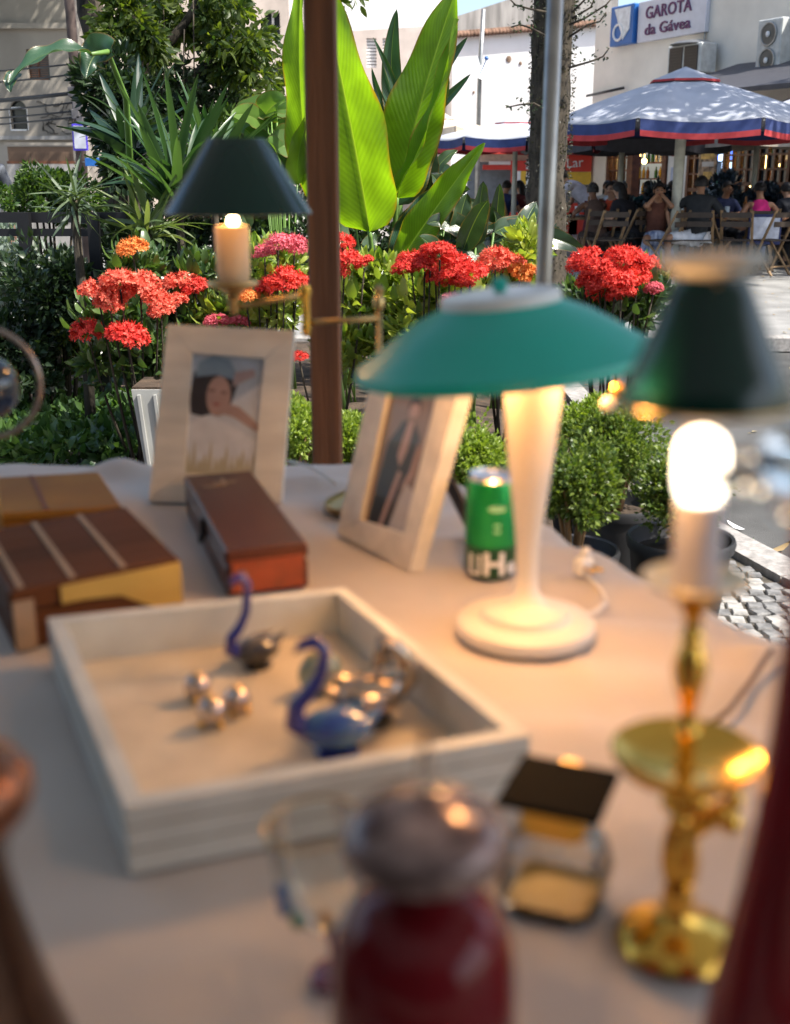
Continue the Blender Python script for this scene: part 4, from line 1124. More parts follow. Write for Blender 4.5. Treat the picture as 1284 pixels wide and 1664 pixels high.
# dark planted hedge boxes in front of the bar
def hedge(px0, px1, Y, zt, label, m, n=1500, leaf=.09, lo=.0):
    a = at(px0, 300, Y); b = at(px1, 300, Y)
    r = empty('hedge_planter', ((a.x + b.x) / 2, Y, 0), 0, label, 'hedge')
    w = b.x - a.x
    MB().box((0, 0, .22), (w, .4, .42), bev=.01).build('box', mat('planter_dark', (.04, .03, .025), .8), r)
    v, t = clump_cloud(max(10, int(w * 16)), int(n / max(10, w * 16)), (0, 0, (zt + .45) / 2), (w / 2, .3, (zt - .35) / 2), leaf, TPL1, .2, clump_r=.5)
    tag(link('foliage', tri_mesh('foliage', v, t, m), r), kind='stuff')
M_lfdark = leafmat('leaf_dark_blue', (.012, .035, .03), (.035, .07, .08), .15, spec=.6, rough=.3)
hedge(1052, 1100, 19.3, 1.25, 'dark hedge in a planter behind the umbrella pole', M_lfdark, 900)
hedge(1140, 1206, 18.6, 1.32, 'dark glossy hedge in a planter between the man in white shorts and the banner poster', M_lfdark, 2200)
hedge(1210, 1300, 18.9, 1.2, 'dark hedge in a planter behind the woman in magenta', M_lfdark, 2200)
hedge(975, 1040, 19.6, 1.0, 'low dark hedge in a planter under the left bar window', M_lfdark, 1000)
# ------------------------------------------------------------------ vegetation materials
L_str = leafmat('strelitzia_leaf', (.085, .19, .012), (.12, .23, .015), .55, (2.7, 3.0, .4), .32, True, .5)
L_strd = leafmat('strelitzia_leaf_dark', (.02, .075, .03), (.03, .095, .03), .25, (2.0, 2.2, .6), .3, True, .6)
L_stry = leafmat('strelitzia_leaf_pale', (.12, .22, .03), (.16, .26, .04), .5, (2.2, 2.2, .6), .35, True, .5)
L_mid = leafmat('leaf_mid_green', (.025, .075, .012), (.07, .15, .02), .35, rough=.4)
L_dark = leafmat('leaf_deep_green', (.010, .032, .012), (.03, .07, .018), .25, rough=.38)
L_ixo = leafmat('ixora_leaf', (.08, .18, .02), (.32, .44, .07), .35, rough=.28, spec=.6)
L_ixod = leafmat('ixora_leaf_dark', (.018, .06, .014), (.08, .16, .03), .3, rough=.3, spec=.6)
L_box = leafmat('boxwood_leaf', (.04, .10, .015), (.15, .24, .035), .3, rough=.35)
L_tree = leafmat('tree_leaf', (.02, .06, .01), (.09, .15, .02), .45, (2.2, 2.2, .6), .45)
L_spk = leafmat('spiky_leaf', (.02, .075, .022), (.05, .12, .035), .3, rough=.35, spec=.6)
L_fern = leafmat('feathery_leaf', (.05, .10, .05), (.10, .17, .07), .3, rough=.5)
L_stem = mat('green_stem', (.13, .24, .05), .45, var=.15, scale=6)
M_red = leafmat('ixora_red', (.50, .015, .015), (.85, .11, .08), .25, (1.2, .9, .6), .6, spec=.2)
M_coral = leafmat('ixora_coral', (.62, .05, .03), (.90, .26, .17), .25, (1.1, 1, .8), .6, spec=.2)
M_orange = leafmat('ixora_orange', (.70, .20, .04), (.85, .34, .10), .25, (1.1, 1, .8), .6, spec=.2)
M_pinkf = leafmat('ixora_pink', (.55, .07, .11), (.80, .22, .26), .25, (1.1, .9, .9), .6, spec=.2)

def bigleaf(b, m, t, w, mt, parent, fold=.25, prof=None, wave=.02, U=(0, -1, .1), n=26, name='leaf', curl=0., notch=True):
    """broad leaf along a quadratic curve b-m-t, width w (metres), midrib ridge, slight ripples"""
    b = Vector(b); m = Vector(m); t = Vector(t); me_v = []; uv = []
    cols = [-1, -.8, -.6, -.35, -.1, -.02, .02, .1, .35, .6, .8, 1]
    U = Vector(U); ph = R.uniform(0, 6)
    for j in range(n + 1):
        v = j / n
        p = b * (1 - v) ** 2 + m * 2 * v * (1 - v) + t * v * v
        d = ((m - b) * (1 - v) + (t - m) * v).normalized()
        x = d.cross(U).normalized(); z = x.cross(d)
        if z.dot(U) < 0: z = -z
        if prof: q = prof(v)
        else: q = (math.sin(PI * min(1, v * 1.0) ** .62) ** .62) if 0 < v < 1 else .001
        hw = w / 2 * max(q, .012)
        for c in cols:
            rp = wave * math.sin(v * 17 + ph + c * 2) * abs(c) ** 2
            zz = fold * hw * abs(c) + rp + (-.012 * w if abs(c) < .05 else 0) + curl * hw * c * abs(c)
            me_v.append(p + x * c * hw + z * zz); uv.append((c, v))
    k = len(cols); fs = []
    for j in range(n):
        for i in range(k - 1): fs.append((j * k + i, j * k + i + 1, (j + 1) * k + i + 1, (j + 1) * k + i))
    me = bpy.data.meshes.new(name); me.from_pydata(me_v, [], fs)
    ul = me.uv_layers.new(name='UVMap')
    for li, l in enumerate(me.loops): ul.data[li].uv = uv[l.vertex_index]
    me.polygons.foreach_set('use_smooth', [True] * len(me.polygons)); me.materials.append(mt)
    o = link(name, me, parent)
    return o
def world_child(o, root):
    o.matrix_parent_inverse = Matrix.Translation(root.location).inverted(); return o

# ------------------------------------------------------------------ the big-leaved strelitzia behind the post
Ys = 6.2
st = empty('strelitzia_plant', (at(590, 400, Ys).x, Ys, .03), 0, 'giant strelitzia with huge sunlit paddle leaves behind the wooden post', 'plant')
def sl(b, m, t, wpx, mt, Yb=Ys, Yt=None, **k):
    Yt = Yt if Yt is not None else Yb
    o = bigleaf(at(*b, Yb), at(*m, (Yb + Yt) / 2), at(*t, Yt), wpx * scl(300, Yb), mt, st, **k); return world_child(o, st)
rounded = lambda v: (math.sin(PI * min(1, max(0, v)) ** .60)) ** .55 if 0 < v < 1 else .001
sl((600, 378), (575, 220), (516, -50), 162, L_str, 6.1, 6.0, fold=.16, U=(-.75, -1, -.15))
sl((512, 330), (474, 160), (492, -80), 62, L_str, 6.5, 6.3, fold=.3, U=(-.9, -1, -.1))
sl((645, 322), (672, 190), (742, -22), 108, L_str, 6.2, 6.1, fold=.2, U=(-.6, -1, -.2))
sl((640, 335), (656, 240), (728, 120), 88, L_strd, 6.35, 6.3, fold=.2, U=(.3, -1, .2))  # dark leaf stands in for the shaded lower half of the previous leaf
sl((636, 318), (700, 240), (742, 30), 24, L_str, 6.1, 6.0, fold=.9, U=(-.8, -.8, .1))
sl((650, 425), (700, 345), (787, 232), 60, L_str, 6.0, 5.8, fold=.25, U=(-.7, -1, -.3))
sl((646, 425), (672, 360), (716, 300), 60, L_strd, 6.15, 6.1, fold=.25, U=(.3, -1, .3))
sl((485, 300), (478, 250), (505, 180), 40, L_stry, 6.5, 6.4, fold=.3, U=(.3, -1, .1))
for a, m_, b, r in (((600, 376), (612, 430), (603, 560), .016), ((645, 322), (640, 380), (622, 560), .016), ((652, 425), (632, 470), (615, 560), .014), ((512, 330), (520, 420), (560, 560), .014), ((548, 200), (582, 310), (604, 420), .006)):
    mb = MB(); A, B, C_ = at(*a, 6.1), at(*m_, 6.2), at(*b, 6.2)
    C_.z = .04
    mb.tube([A * (1 - v) ** 2 + B * 2 * v * (1 - v) + C_ * v * v for v in [i / 12 for i in range(13)]], [r * (1 - .3 * (1 - i / 12)) for i in range(13)], 8)
    world_child(mb.build('leaf_stalk', L_stem, st), st)
# dark split palm leaf standing behind
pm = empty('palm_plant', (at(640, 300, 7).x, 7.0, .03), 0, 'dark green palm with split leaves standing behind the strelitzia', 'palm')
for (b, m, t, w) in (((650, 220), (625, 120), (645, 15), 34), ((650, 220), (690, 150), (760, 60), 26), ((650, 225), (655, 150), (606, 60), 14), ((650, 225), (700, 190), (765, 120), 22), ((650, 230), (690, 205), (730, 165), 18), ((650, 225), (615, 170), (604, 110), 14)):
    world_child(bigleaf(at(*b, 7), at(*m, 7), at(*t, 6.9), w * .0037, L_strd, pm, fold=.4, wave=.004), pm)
mb = MB(); mb.tube([Vector((at(640, 300, 7).x, 7, .03)), at(648, 330, 7), at(650, 222, 7)], [.035, .025, .012], 8); world_child(mb.build('stem', L_stem, pm), pm)
# drooping dark leaf, far left
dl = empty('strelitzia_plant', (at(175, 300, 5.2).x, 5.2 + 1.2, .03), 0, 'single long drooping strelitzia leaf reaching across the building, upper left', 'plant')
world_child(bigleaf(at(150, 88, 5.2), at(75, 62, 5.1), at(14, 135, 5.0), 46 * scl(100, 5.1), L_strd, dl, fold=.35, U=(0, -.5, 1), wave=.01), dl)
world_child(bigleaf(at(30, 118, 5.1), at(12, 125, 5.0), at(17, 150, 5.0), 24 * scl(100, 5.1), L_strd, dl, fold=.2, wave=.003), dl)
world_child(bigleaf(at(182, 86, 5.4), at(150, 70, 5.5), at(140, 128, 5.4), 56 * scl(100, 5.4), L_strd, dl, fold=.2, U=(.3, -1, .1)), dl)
mb = MB(); mb.tube([at(148, 88, 5.2), at(175, 84, 5.4), at(205, 160, 5.9), Vector((at(205, 160, 6.4).x, 6.4, .03))], [.008, .012, .016, .022], 8); world_child(mb.build('leaf_stalk', L_stem, dl), dl)

# ------------------------------------------------------------------ spiky rosettes
def blade_mesh(L, w, droop, name='leaf'):
    n = 9; vs = []; uv = []
    for j in range(n + 1):
        v = j / n; z = L * (v - droop * v * v * .55); y = L * droop * v * v * .8
        hw = w / 2 * (math.sin(PI * (.12 + .88 * v) ** .8) ** .6 if v < 1 else .02)
        vs += [(-hw, y, z), (0, y + w * .12, z), (hw, y, z)]
    fs = []
    for j in range(n):
        a = j * 3; fs += [(a, a + 1, a + 4, a + 3), (a + 1, a + 2, a + 5, a + 4)]
    mb = MB(); mb.add(vs, fs, 0, True); return mb
def rosette(px, py, Y, n, Lpx, wpx, label, mt, tilt=(.15, 1.25), name='spiky_plant', sector=(0, 2 * PI), trunk=True):
    c = at(px, py, Y); r = empty(name, (c.x, Y, .03), 0, label, 'plant'); k = scl(py, Y)
    ms = [blade_mesh(Lpx * k * q, wpx * k, dr).mesh('leaf', mt) for q, dr in ((1, .2), (.85, .45), (1.1, .1), (.7, .6))]
    for i in range(n):
        o = link('leaf', R.choice(ms), r); a = R.uniform(*sector); tl = R.uniform(*tilt)
        o.location = (R.uniform(-.03, .03), R.uniform(-.03, .03), c.z - .03 + R.uniform(-.06, .05))
        o.rotation_euler = (Matrix.Rotation(a, 3, 'Z') @ Matrix.Rotation(-tl, 3, 'X') @ Matrix.Rotation(R.uniform(-.8, .8), 3, 'Z')).to_euler()
        s = R.uniform(.75, 1.1); o.scale = (1, s, s)
    if trunk: MB().tube([(0, 0, 0), (.01, 0, c.z * .5), (0, 0, c.z)], [.03, .024, .02], 8).build('stem', M_bark, r)
    return r
rosette(290, 330, 5.9, 70, 205, 17, 'large spiky rosette of long striped blades left of the small green lampshade', L_spk, (.1, 1.2))
rosette(345, 285, 6.4, 40, 150, 15, 'taller spiky rosette directly behind the small green lampshade', L_spk, (.1, 1.3))
rosette(240, 375, 5.6, 45, 120, 9, 'fine bladed arching plant above the left coral flowers', leafmat('fine_blade', (.07, .14, .04), (.16, .24, .09), .3), (.3, 1.5))
rosette(120, 330, 5.6, 60, 90, 5, 'feathery pale bottlebrush plant hanging over the black railing', L_fern, (.6, 2.3))
rosette(215, 245, 6.6, 36, 150, 16, 'dark spiky rosette left of the others below the hanging foliage', leafmat('spiky_dark', (.012, .045, .02), (.03, .08, .035), .2, rough=.3, spec=.6), (.2, 1.4))

# broad glossy leaves right of the strelitzia
def broad(px, py, Y, n, Lpx, wpx, label, mt, spread=(60, 60), name='heliconia_plant'):
    c = at(px, py, Y); k = scl(py, Y); r = empty(name, (c.x, Y, .03), 0, label, 'plant')
    for i in range(n):
        bx = px + R.uniform(-.35, .35) * spread[0]; by = py + R.uniform(-.1, .7) * spread[1]
        a = R.uniform(-1.35, 1.35); L = Lpx * R.uniform(.7, 1.15)
        tx = bx + math.sin(a) * L; ty = by - math.cos(a) * L * .9; dy = R.uniform(-.25, .25)
        B = at(bx, by, Y); T = at(tx, ty + L * .25 * abs(a), Y + dy); M_ = at((bx + tx) / 2, (by + ty) / 2 - L * .14, Y + dy / 2)
        world_child(bigleaf(B, M_, T, wpx * k * R.uniform(.75, 1.2), mt, r, fold=.3, U=(R.uniform(-.6, .6), -1, R.uniform(0, .8)), n=12, wave=.006), r)
        mb = MB(); mb.tube([B, (B + Vector((c.x, Y, .2))) / 2 + Vector((0, 0, -.05)), Vector((c.x + R.uniform(-.06, .06), Y, .02))], .006, 5); world_child(mb.build('leaf_stalk', L_stem, r), r)
    return r
L_gl = leafmat('glossy_broad_leaf', (.015, .05, .015), (.05, .11, .03), .22, rough=.22, veins=True, spec=.7)
broad(765, 390, 5.9, 20, 115, 34, 'dark glossy broad leaved plant right of the low strelitzia leaf', L_gl, (110, 120))
broad(820, 400, 6.4, 14, 110, 34, 'dark glossy broad leaved plant just left of the steel pole', L_gl, (80, 110))
broad(715, 300, 6.8, 14, 90, 30, 'glossy broad leaved plant between the two tall strelitzia leaves', L_gl, (90, 120))
broad(455, 190, 7.0, 16, 70, 44, 'large light green heart shaped leaves left of the wooden post', leafmat('heart_leaf', (.04, .12, .015), (.10, .22, .03), .4, veins=True), (90, 150), 'climbing_plant')
broad(375, 270, 6.9, 16, 80, 30, 'dark broad leaved plant behind the small green lampshade', L_gl, (120, 150))
broad(560, 420, 6.6, 10, 80, 30, 'dark broad leaves at the foot of the strelitzia', L_gl, (100, 60))

# ------------------------------------------------------------------ shrubs (understorey)
def shrub(px, py, Y, wpx, hpx, n, leaf, mt, label, name='shrub', tpl=TPL1, depth=.5, shell=.2, clumps=26, stem=True, ground=True, cr=.35, per=None):
    k = scl(py, Y); c = at(px, py, Y); r = empty(name, (c.x, Y, .03), 0, label, 'shrub')
    v, t = clump_cloud(clumps, n / clumps, (0, 0, c.z - .03), (wpx * k / 2, depth / 2 + .1, hpx * k / 2), leaf, tpl, shell, clump_r=cr)
    tag(link('foliage', tri_mesh('foliage', v, t, mt), r), kind='stuff')
    for i in range(5):
        a = R.uniform(-.3, .3) * wpx * k; mb = MB(); mb.tube([(a * .2, 0, -.02), (a * .5, 0, c.z * .5), (a, R.uniform(-.1, .1), c.z)], [.014, .01, .005], 6); mb.build('stem', M_bark, r)
    return r
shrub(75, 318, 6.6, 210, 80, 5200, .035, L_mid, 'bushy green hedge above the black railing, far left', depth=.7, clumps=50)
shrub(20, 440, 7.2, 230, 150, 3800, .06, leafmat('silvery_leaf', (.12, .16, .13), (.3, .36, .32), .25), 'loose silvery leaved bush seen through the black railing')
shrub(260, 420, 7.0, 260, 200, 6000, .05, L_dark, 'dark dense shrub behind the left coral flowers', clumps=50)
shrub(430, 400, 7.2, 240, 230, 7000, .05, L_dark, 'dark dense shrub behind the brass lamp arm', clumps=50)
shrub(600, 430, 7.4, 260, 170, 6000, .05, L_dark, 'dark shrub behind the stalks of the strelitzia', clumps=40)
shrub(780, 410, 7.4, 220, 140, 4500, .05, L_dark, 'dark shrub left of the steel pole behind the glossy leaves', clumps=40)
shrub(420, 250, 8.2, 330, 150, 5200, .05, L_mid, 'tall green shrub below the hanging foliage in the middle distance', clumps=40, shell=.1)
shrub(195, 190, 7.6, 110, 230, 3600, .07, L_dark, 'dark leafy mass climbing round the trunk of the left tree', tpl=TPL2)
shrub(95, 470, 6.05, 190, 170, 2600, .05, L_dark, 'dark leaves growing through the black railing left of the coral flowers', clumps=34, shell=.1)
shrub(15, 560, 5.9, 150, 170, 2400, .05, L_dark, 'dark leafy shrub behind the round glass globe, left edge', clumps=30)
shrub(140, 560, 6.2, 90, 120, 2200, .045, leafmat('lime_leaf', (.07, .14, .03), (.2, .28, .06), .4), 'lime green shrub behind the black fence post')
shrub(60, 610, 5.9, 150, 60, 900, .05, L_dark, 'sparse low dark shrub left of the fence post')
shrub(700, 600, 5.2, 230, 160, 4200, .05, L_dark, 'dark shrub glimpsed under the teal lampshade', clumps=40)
# ground cover on the left
P = np.stack([NR.uniform(-2.25, -1.05, 5200), NR.uniform(4.95, 6.5, 5200), NR.uniform(.03, .16, 5200)], 1)
keep = np.array([mnoise.noise(Vector((p[0] * 2.2, p[1] * 2.2, 3))) > -.28 for p in P]); P = P[keep]
D = NR.normal(size=P.shape) + np.array([0, -.3, .7])
v, t = scatter(TPL1, P, D, NR.uniform(.04, .085, len(P)))
tag(link('ground_cover', tri_mesh('ground_cover', v, t, leafmat('cover_leaf', (.02, .07, .015), (.07, .16, .03), .3, rough=.3))), 'low green ground cover below the black fence, left of the white planter', 'ground cover', kind='stuff')

# ------------------------------------------------------------------ black iron railing
Yf = 6.25
rl = empty('iron_railing', (at(75, 400, Yf).x, Yf, 0), 0, 'black iron railing with square posts, left edge', 'railing')
def rpart(name, q, d=.05):
    mb = MB(); boxpx(mb, *q, Yf, d); world_child(mb.build(name, M_black, rl), rl)
rpart('top_rail', (-60, 345, 205, 362)); rpart('mid_rail', (-60, 372, 165, 384), .04)
def rpost(x0, x1, ytop, d=.045):
    a = at(x0, ytop, Yf - .05); b = at(x1, ytop, Yf - .05)
    mb = MB(); mb.box(((a.x + b.x) / 2, Yf - .05, a.z / 2), (b.x - a.x, d, a.z)); world_child(mb.build('post', M_black, rl), rl)
rpost(28, 48, 345); rpost(142, 160, 348)
# low timber plank edging by the railing
for i, (x0, y0, x1, y1, lb) in enumerate(((60, 652, 150, 662, 'weathered plank edging by the fence post, upper one'), (75, 672, 170, 680, 'weathered plank edging by the fence post, lower one'))):
    a = onz(x0, y0, .02); b = onz(x1, y1, .02); mb = MB(); mb.bar(a + Vector((0, 0, .04)), b + Vector((0, 0, .04)), .03, .08)
    tag(mb.build('plank', mat('grey_plank', (.22, .17, .12), .8, var=.3, scale=12)), lb, 'plank')
# white planter
a = at(215, 632, 4.55); b = at(268, 632, 4.55)
pl = empty('planter_box', ((a.x + b.x) / 2, 4.65, 0), 0, 'white ribbed planter box behind the left picture frame', 'planter')
w = b.x - a.x; mb = MB()
mb.hexa([(-w / 2, -.12, a.z), (w * .7, -.12, a.z), (w * .7, .14, a.z), (-w / 2, .14, a.z)], [(-w / 2 + .05, -.1, 0.01), (w * .6, -.1, 0.01), (w * .6, .12, 0.01), (-w / 2 + .05, .12, 0.01)])
mb.build('body', mat('planter_white', (.36, .36, .34), .7, var=.1, scale=5), pl)
for i in range(5): MB().bar((-w / 2 + .06 + i * .06, -.106, .05), (-w / 2 + .03 + i * .065, -.124, a.z - .02), .012, .012).build('rib', mat('planter_white', (0, 0, 0)), pl)
MB().box((w * .1, .01, a.z - .005), (w * 1.16, .24, .03)).build('soil', M_soil, pl)

# ------------------------------------------------------------------ ixora shrubs with flower heads
def floret_head(rad, mt, n=150, flat=.75):
    d = NR.normal(size=(n, 3)); d /= np.linalg.norm(d, axis=1, keepdims=True); d[:, 2] = np.abs(d[:, 2]) * 1.0 - .28; d /= np.linalg.norm(d, axis=1, keepdims=True)
    C = d * rad * np.array([1, 1, flat]) * NR.uniform(.82, 1.08, (n, 1))
    X, Y, Z = frames(d); parts = []
    T4 = leaf_tpl(.27, -.12, .1)
    for k in range(4):
        a = k * PI / 2 + NR.uniform(0, 1.5, (n, 1)) * 0 + .4
        D = X * math.cos(a if isinstance(a, float) else .4 + k * PI / 2) + Z * math.sin(.4 + k * PI / 2) + Y * .28
        parts.append(scatter(T4, C, D, rad * .20 * NR.uniform(.7, 1.25, n), Y))
    # corolla tubes and buds
    parts.append(scatter(leaf_tpl(.06, 0, .4), C * .25, d, rad * .85 * np.ones(n)))
    m = n // 3; dd = d[:m] + NR.normal(size=(m, 3)) * .2
    parts.append(scatter(leaf_tpl(.09, 0, .4), C[:m] * .8, dd, rad * .38 * np.ones(m)))
    v, t = merge(parts); return tri_mesh('flower_head', v, t, mt)
HEADS = {}
def heads(mt):
    if mt.name not in HEADS: HEADS[mt.name] = [floret_head(.066, mt) for _ in range(3)]
    return HEADS[mt.name]
ixleaf = {}
def ixora(label, Y, flowers, foliage, mt=L_ixo, nleaf=110, base=None, leaf=.085, z0=.03):
    xs = [f[0] for f in flowers]; bx = sum(xs) / len(xs) if base is None else base
    c = at(bx, 480, Y); r = empty('ixora_shrub', (c.x, Y, z0), 0, label, 'shrub')
    for f in flowers:
        px, py, wpx = f[:3]; mf = f[3] if len(f) > 3 else M_red
        yy = Y - .24 + R.uniform(-.08, .06); p = at(px, py, yy)
        o = link('flower_head', R.choice(heads(mf)), r); o.location = p - r.location
        s = wpx * scl(py, yy) / .14 * 1.28; o.scale = (s, s, s * R.uniform(.8, 1)); o.rotation_euler = (R.uniform(-.1, .5), R.uniform(-.35, .35), R.uniform(0, 6))
        B = Vector((R.uniform(-.05, .05), R.uniform(-.05, .05), 0)); T = p - r.location - Vector((0, 0, .02)); M_ = B.lerp(T, .5) + Vector((T.x * .25, 0, -.05))
        mb = MB(); mb.tube([B * (1 - v) ** 2 + M_ * 2 * v * (1 - v) + T * v * v for v in [i / 6 for i in range(7)]], [.009, .008, .007, .006, .005, .004, .004], 6); mb.build('stem', M_bark, r)
    if mt.name not in ixleaf: ixleaf[mt.name] = [tri_mesh('leaf', *scatter((TPL2[0], TPL2[1]), np.zeros((1, 3)), np.array([[0, 1., 0]]), [1.], np.array([[0.01, 0, -1.]])), mt, True) for _ in range(1)] + [tri_mesh('leaf', *scatter(leaf_tpl(.24, .5, .35, 2), np.zeros((1, 3)), np.array([[0, 1., 0]]), [1.], np.array([[0.01, 0, -1.]])), mt, True)]
    parts = []; tot = sum(f[2] * f[3] for f in foliage)
    for (px, py, wpx, hpx) in foliage:
        k = scl(py, Y); cc = at(px, py, Y) - r.location; rad = (wpx * k / 2, .26, hpx * k / 2)
        n = int(nleaf * wpx * hpx / tot)
        for i in range(n):
            d = Vector((R.gauss(0, 1), -abs(R.gauss(0, 1)) * 1.0 + .15, R.gauss(0, 1))).normalized(); q = R.uniform(.7, 1.08)
            o = link('leaf', R.choice(ixleaf[mt.name]), r)
            o.location = cc + Vector((d.x * rad[0] * q, d.y * rad[1] * q, d.z * rad[2] * q))
            dr = (d + Vector((R.uniform(-.5, .5), R.uniform(-.5, .5), R.uniform(-.1, .9)))).normalized()
            o.rotation_euler = dr.to_track_quat('Y', 'Z').to_euler(); s = leaf * R.uniform(.7, 1.25); o.scale = (s, s, s)
        parts.append(clump_cloud(10, n * 3.2 / 10 + 20, tuple(cc), (rad[0] * .95, .24, rad[2] * .95), leaf * .85, TPL2, .1, clump_r=.5))
    v, t = merge(parts); tag(link('inner_foliage', tri_mesh('inner_foliage', v, t, mt, True), r), kind='stuff')
    return r
ixora('ixora with large coral flower heads above the white planter, left of the frames', 5.0,
      [(160, 478, 50, M_coral), (195, 462, 58, M_coral), (228, 470, 56, M_coral), (178, 492, 44, M_coral), (255, 488, 44, M_coral), (143, 540, 46), (207, 548, 58), (262, 505, 36, M_coral)],
      [(190, 520, 120, 90), (265, 570, 90, 130), (190, 590, 90, 80)], L_ixod, 120)
ixora('ixora with coral flowers directly left of the candle tube lamp', 5.3, [(293, 462, 52, M_coral), (318, 470, 38), (215, 405, 42, M_orange), (285, 490, 34, M_coral)],
      [(300, 510, 90, 80), (225, 430, 90, 50), (330, 450, 60, 60)], L_ixod, 90)
ixora('ixora with red and pink flower heads around the brass lamp arm', 5.2, [(452, 396, 36, M_pinkf), (478, 400, 40, M_pinkf), (430, 412, 34, M_pinkf), (462, 458, 52), (440, 466, 44), (482, 462, 40), (420, 478, 36, M_orange), (400, 482, 30, M_orange), (352, 524, 34, M_pinkf), (390, 524, 28, M_pinkf)],
      [(430, 430, 130, 60), (390, 510, 150, 60), (450, 500, 90, 60)], L_ixo, 120)
ixora('ixora with red flowers peeking out right of the wooden post', 4.9, [(556, 392, 34), (560, 425, 48), (592, 428, 28), (548, 438, 36), (487, 580, 24)],
      [(580, 480, 110, 90), (620, 460, 80, 70), (570, 560, 100, 90)], L_ixo, 130)
ixora('ixora with a dense row of red flowers behind the teal lampshade', 4.8, [(668, 424, 42), (690, 434, 38), (655, 438, 32), (715, 414, 46), (742, 432, 44), (765, 446, 46), (730, 452, 38), (750, 460, 34), (708, 450, 30), (735, 490, 30, M_pinkf), (700, 408, 30)],
      [(680, 490, 160, 80), (740, 480, 90, 50), (650, 540, 110, 70)], L_ixo, 150)
ixora('ixora with orange red flowers just left of the steel pole', 5.0, [(805, 422, 44, M_coral), (828, 430, 42, M_coral), (845, 444, 34, M_orange), (790, 432, 30, M_coral), (862, 440, 26, M_orange)],
      [(820, 460, 120, 50), (855, 400, 44, 56)], leafmat('ixora_leaf_yellow', (.12, .22, .03), (.32, .42, .06), .4, rough=.3), 90)
ixora('ixora with bright scarlet flowers between the trunk and the candle lamp', 4.6, [(950, 425, 50), (975, 440, 50), (1000, 455, 56), (1022, 422, 48), (1045, 432, 44), (985, 470, 50), (960, 458, 40), (1010, 478, 40), (1036, 450, 36), (1005, 420, 38), (1062, 470, 26, M_pinkf)],
      [(1020, 490, 110, 80), (960, 500, 90, 60), (1040, 470, 60, 50)], L_ixod, 120)
# small lamp-white flower: a pot in the distance
# ------------------------------------------------------------------ boxwood balls in pots
M_pot = mat('plastic_pot', (.022, .022, .024), .55, var=.2, scale=6)
def boxwood(px, py, Y, rpx, label, potpx=None, n=4200, pot=True, mt=L_box, leaf=.019):
    k = scl(py, Y); c = at(px, py, Y); r = empty('boxwood_plant', (c.x, Y, .004), 0, label, 'potted plant')
    rd = rpx * k; z = c.z
    v, t = clump_cloud(70, n / 70, (0, 0, z), (rd, rd, rd * 1.05), leaf, TPL1, .55, clump_r=.3)
    v2, t2 = clump_cloud(30, n / 90, (0, 0, z), (rd * .8, rd * .8, rd * .8), leaf * 1.2, TPL1, .1, clump_r=.4)
    v, t = merge([(v, t), (v2, t2)])
    tag(link('foliage', tri_mesh('foliage', v, t, mt), r), kind='stuff')
    if pot:
        ht = potpx[1]; pr = potpx[0] / 2
        mb = MB(); mb.lathe([(0, .0), (pr * .74, 0), (pr * .78, .01), (pr * .95, ht - .035), (pr * 1.0, ht - .035), (pr * 1.03, ht - .012), (pr * 1.0, ht), (pr * .94, ht - .004), (pr * .9, ht - .04), (pr * .86, ht - .05)], (0, 0, 0), 36)
        mb.build('pot', M_pot, r)
        MB().lathe([(0, ht - .035), (pr * .5, ht - .03), (pr * .9, ht - .05)], n=20).build('soil', M_soil, r)
        for i in range(6):
            a = i * 1.05; mb = MB(); mb.tube([(math.cos(a) * .01, math.sin(a) * .01, ht - .06), (math.cos(a) * .04, math.sin(a) * .04, (ht + z) / 2), (math.cos(a) * .09, math.sin(a) * .09, z)], [.009, .006, .003], 6); mb.build('stem', mat('tan_stem', (.28, .17, .08), .8), r)
    return r
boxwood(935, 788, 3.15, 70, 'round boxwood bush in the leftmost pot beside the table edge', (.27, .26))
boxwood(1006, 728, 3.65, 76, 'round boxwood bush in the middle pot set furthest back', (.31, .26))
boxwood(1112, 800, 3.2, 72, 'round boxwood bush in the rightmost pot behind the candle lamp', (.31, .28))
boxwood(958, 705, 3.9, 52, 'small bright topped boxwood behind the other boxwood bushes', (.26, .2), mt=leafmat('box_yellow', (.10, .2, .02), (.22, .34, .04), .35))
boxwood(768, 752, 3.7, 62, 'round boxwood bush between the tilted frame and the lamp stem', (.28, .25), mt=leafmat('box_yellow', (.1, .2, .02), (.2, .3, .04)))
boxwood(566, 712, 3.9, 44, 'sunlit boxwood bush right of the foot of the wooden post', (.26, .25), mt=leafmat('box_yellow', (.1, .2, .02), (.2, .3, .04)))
boxwood(478, 705, 3.9, 56, 'sunlit boxwood bush between the left frame and the wooden post', (.26, .25), mt=leafmat('box_yellow', (.1, .2, .02), (.2, .3, .04)))

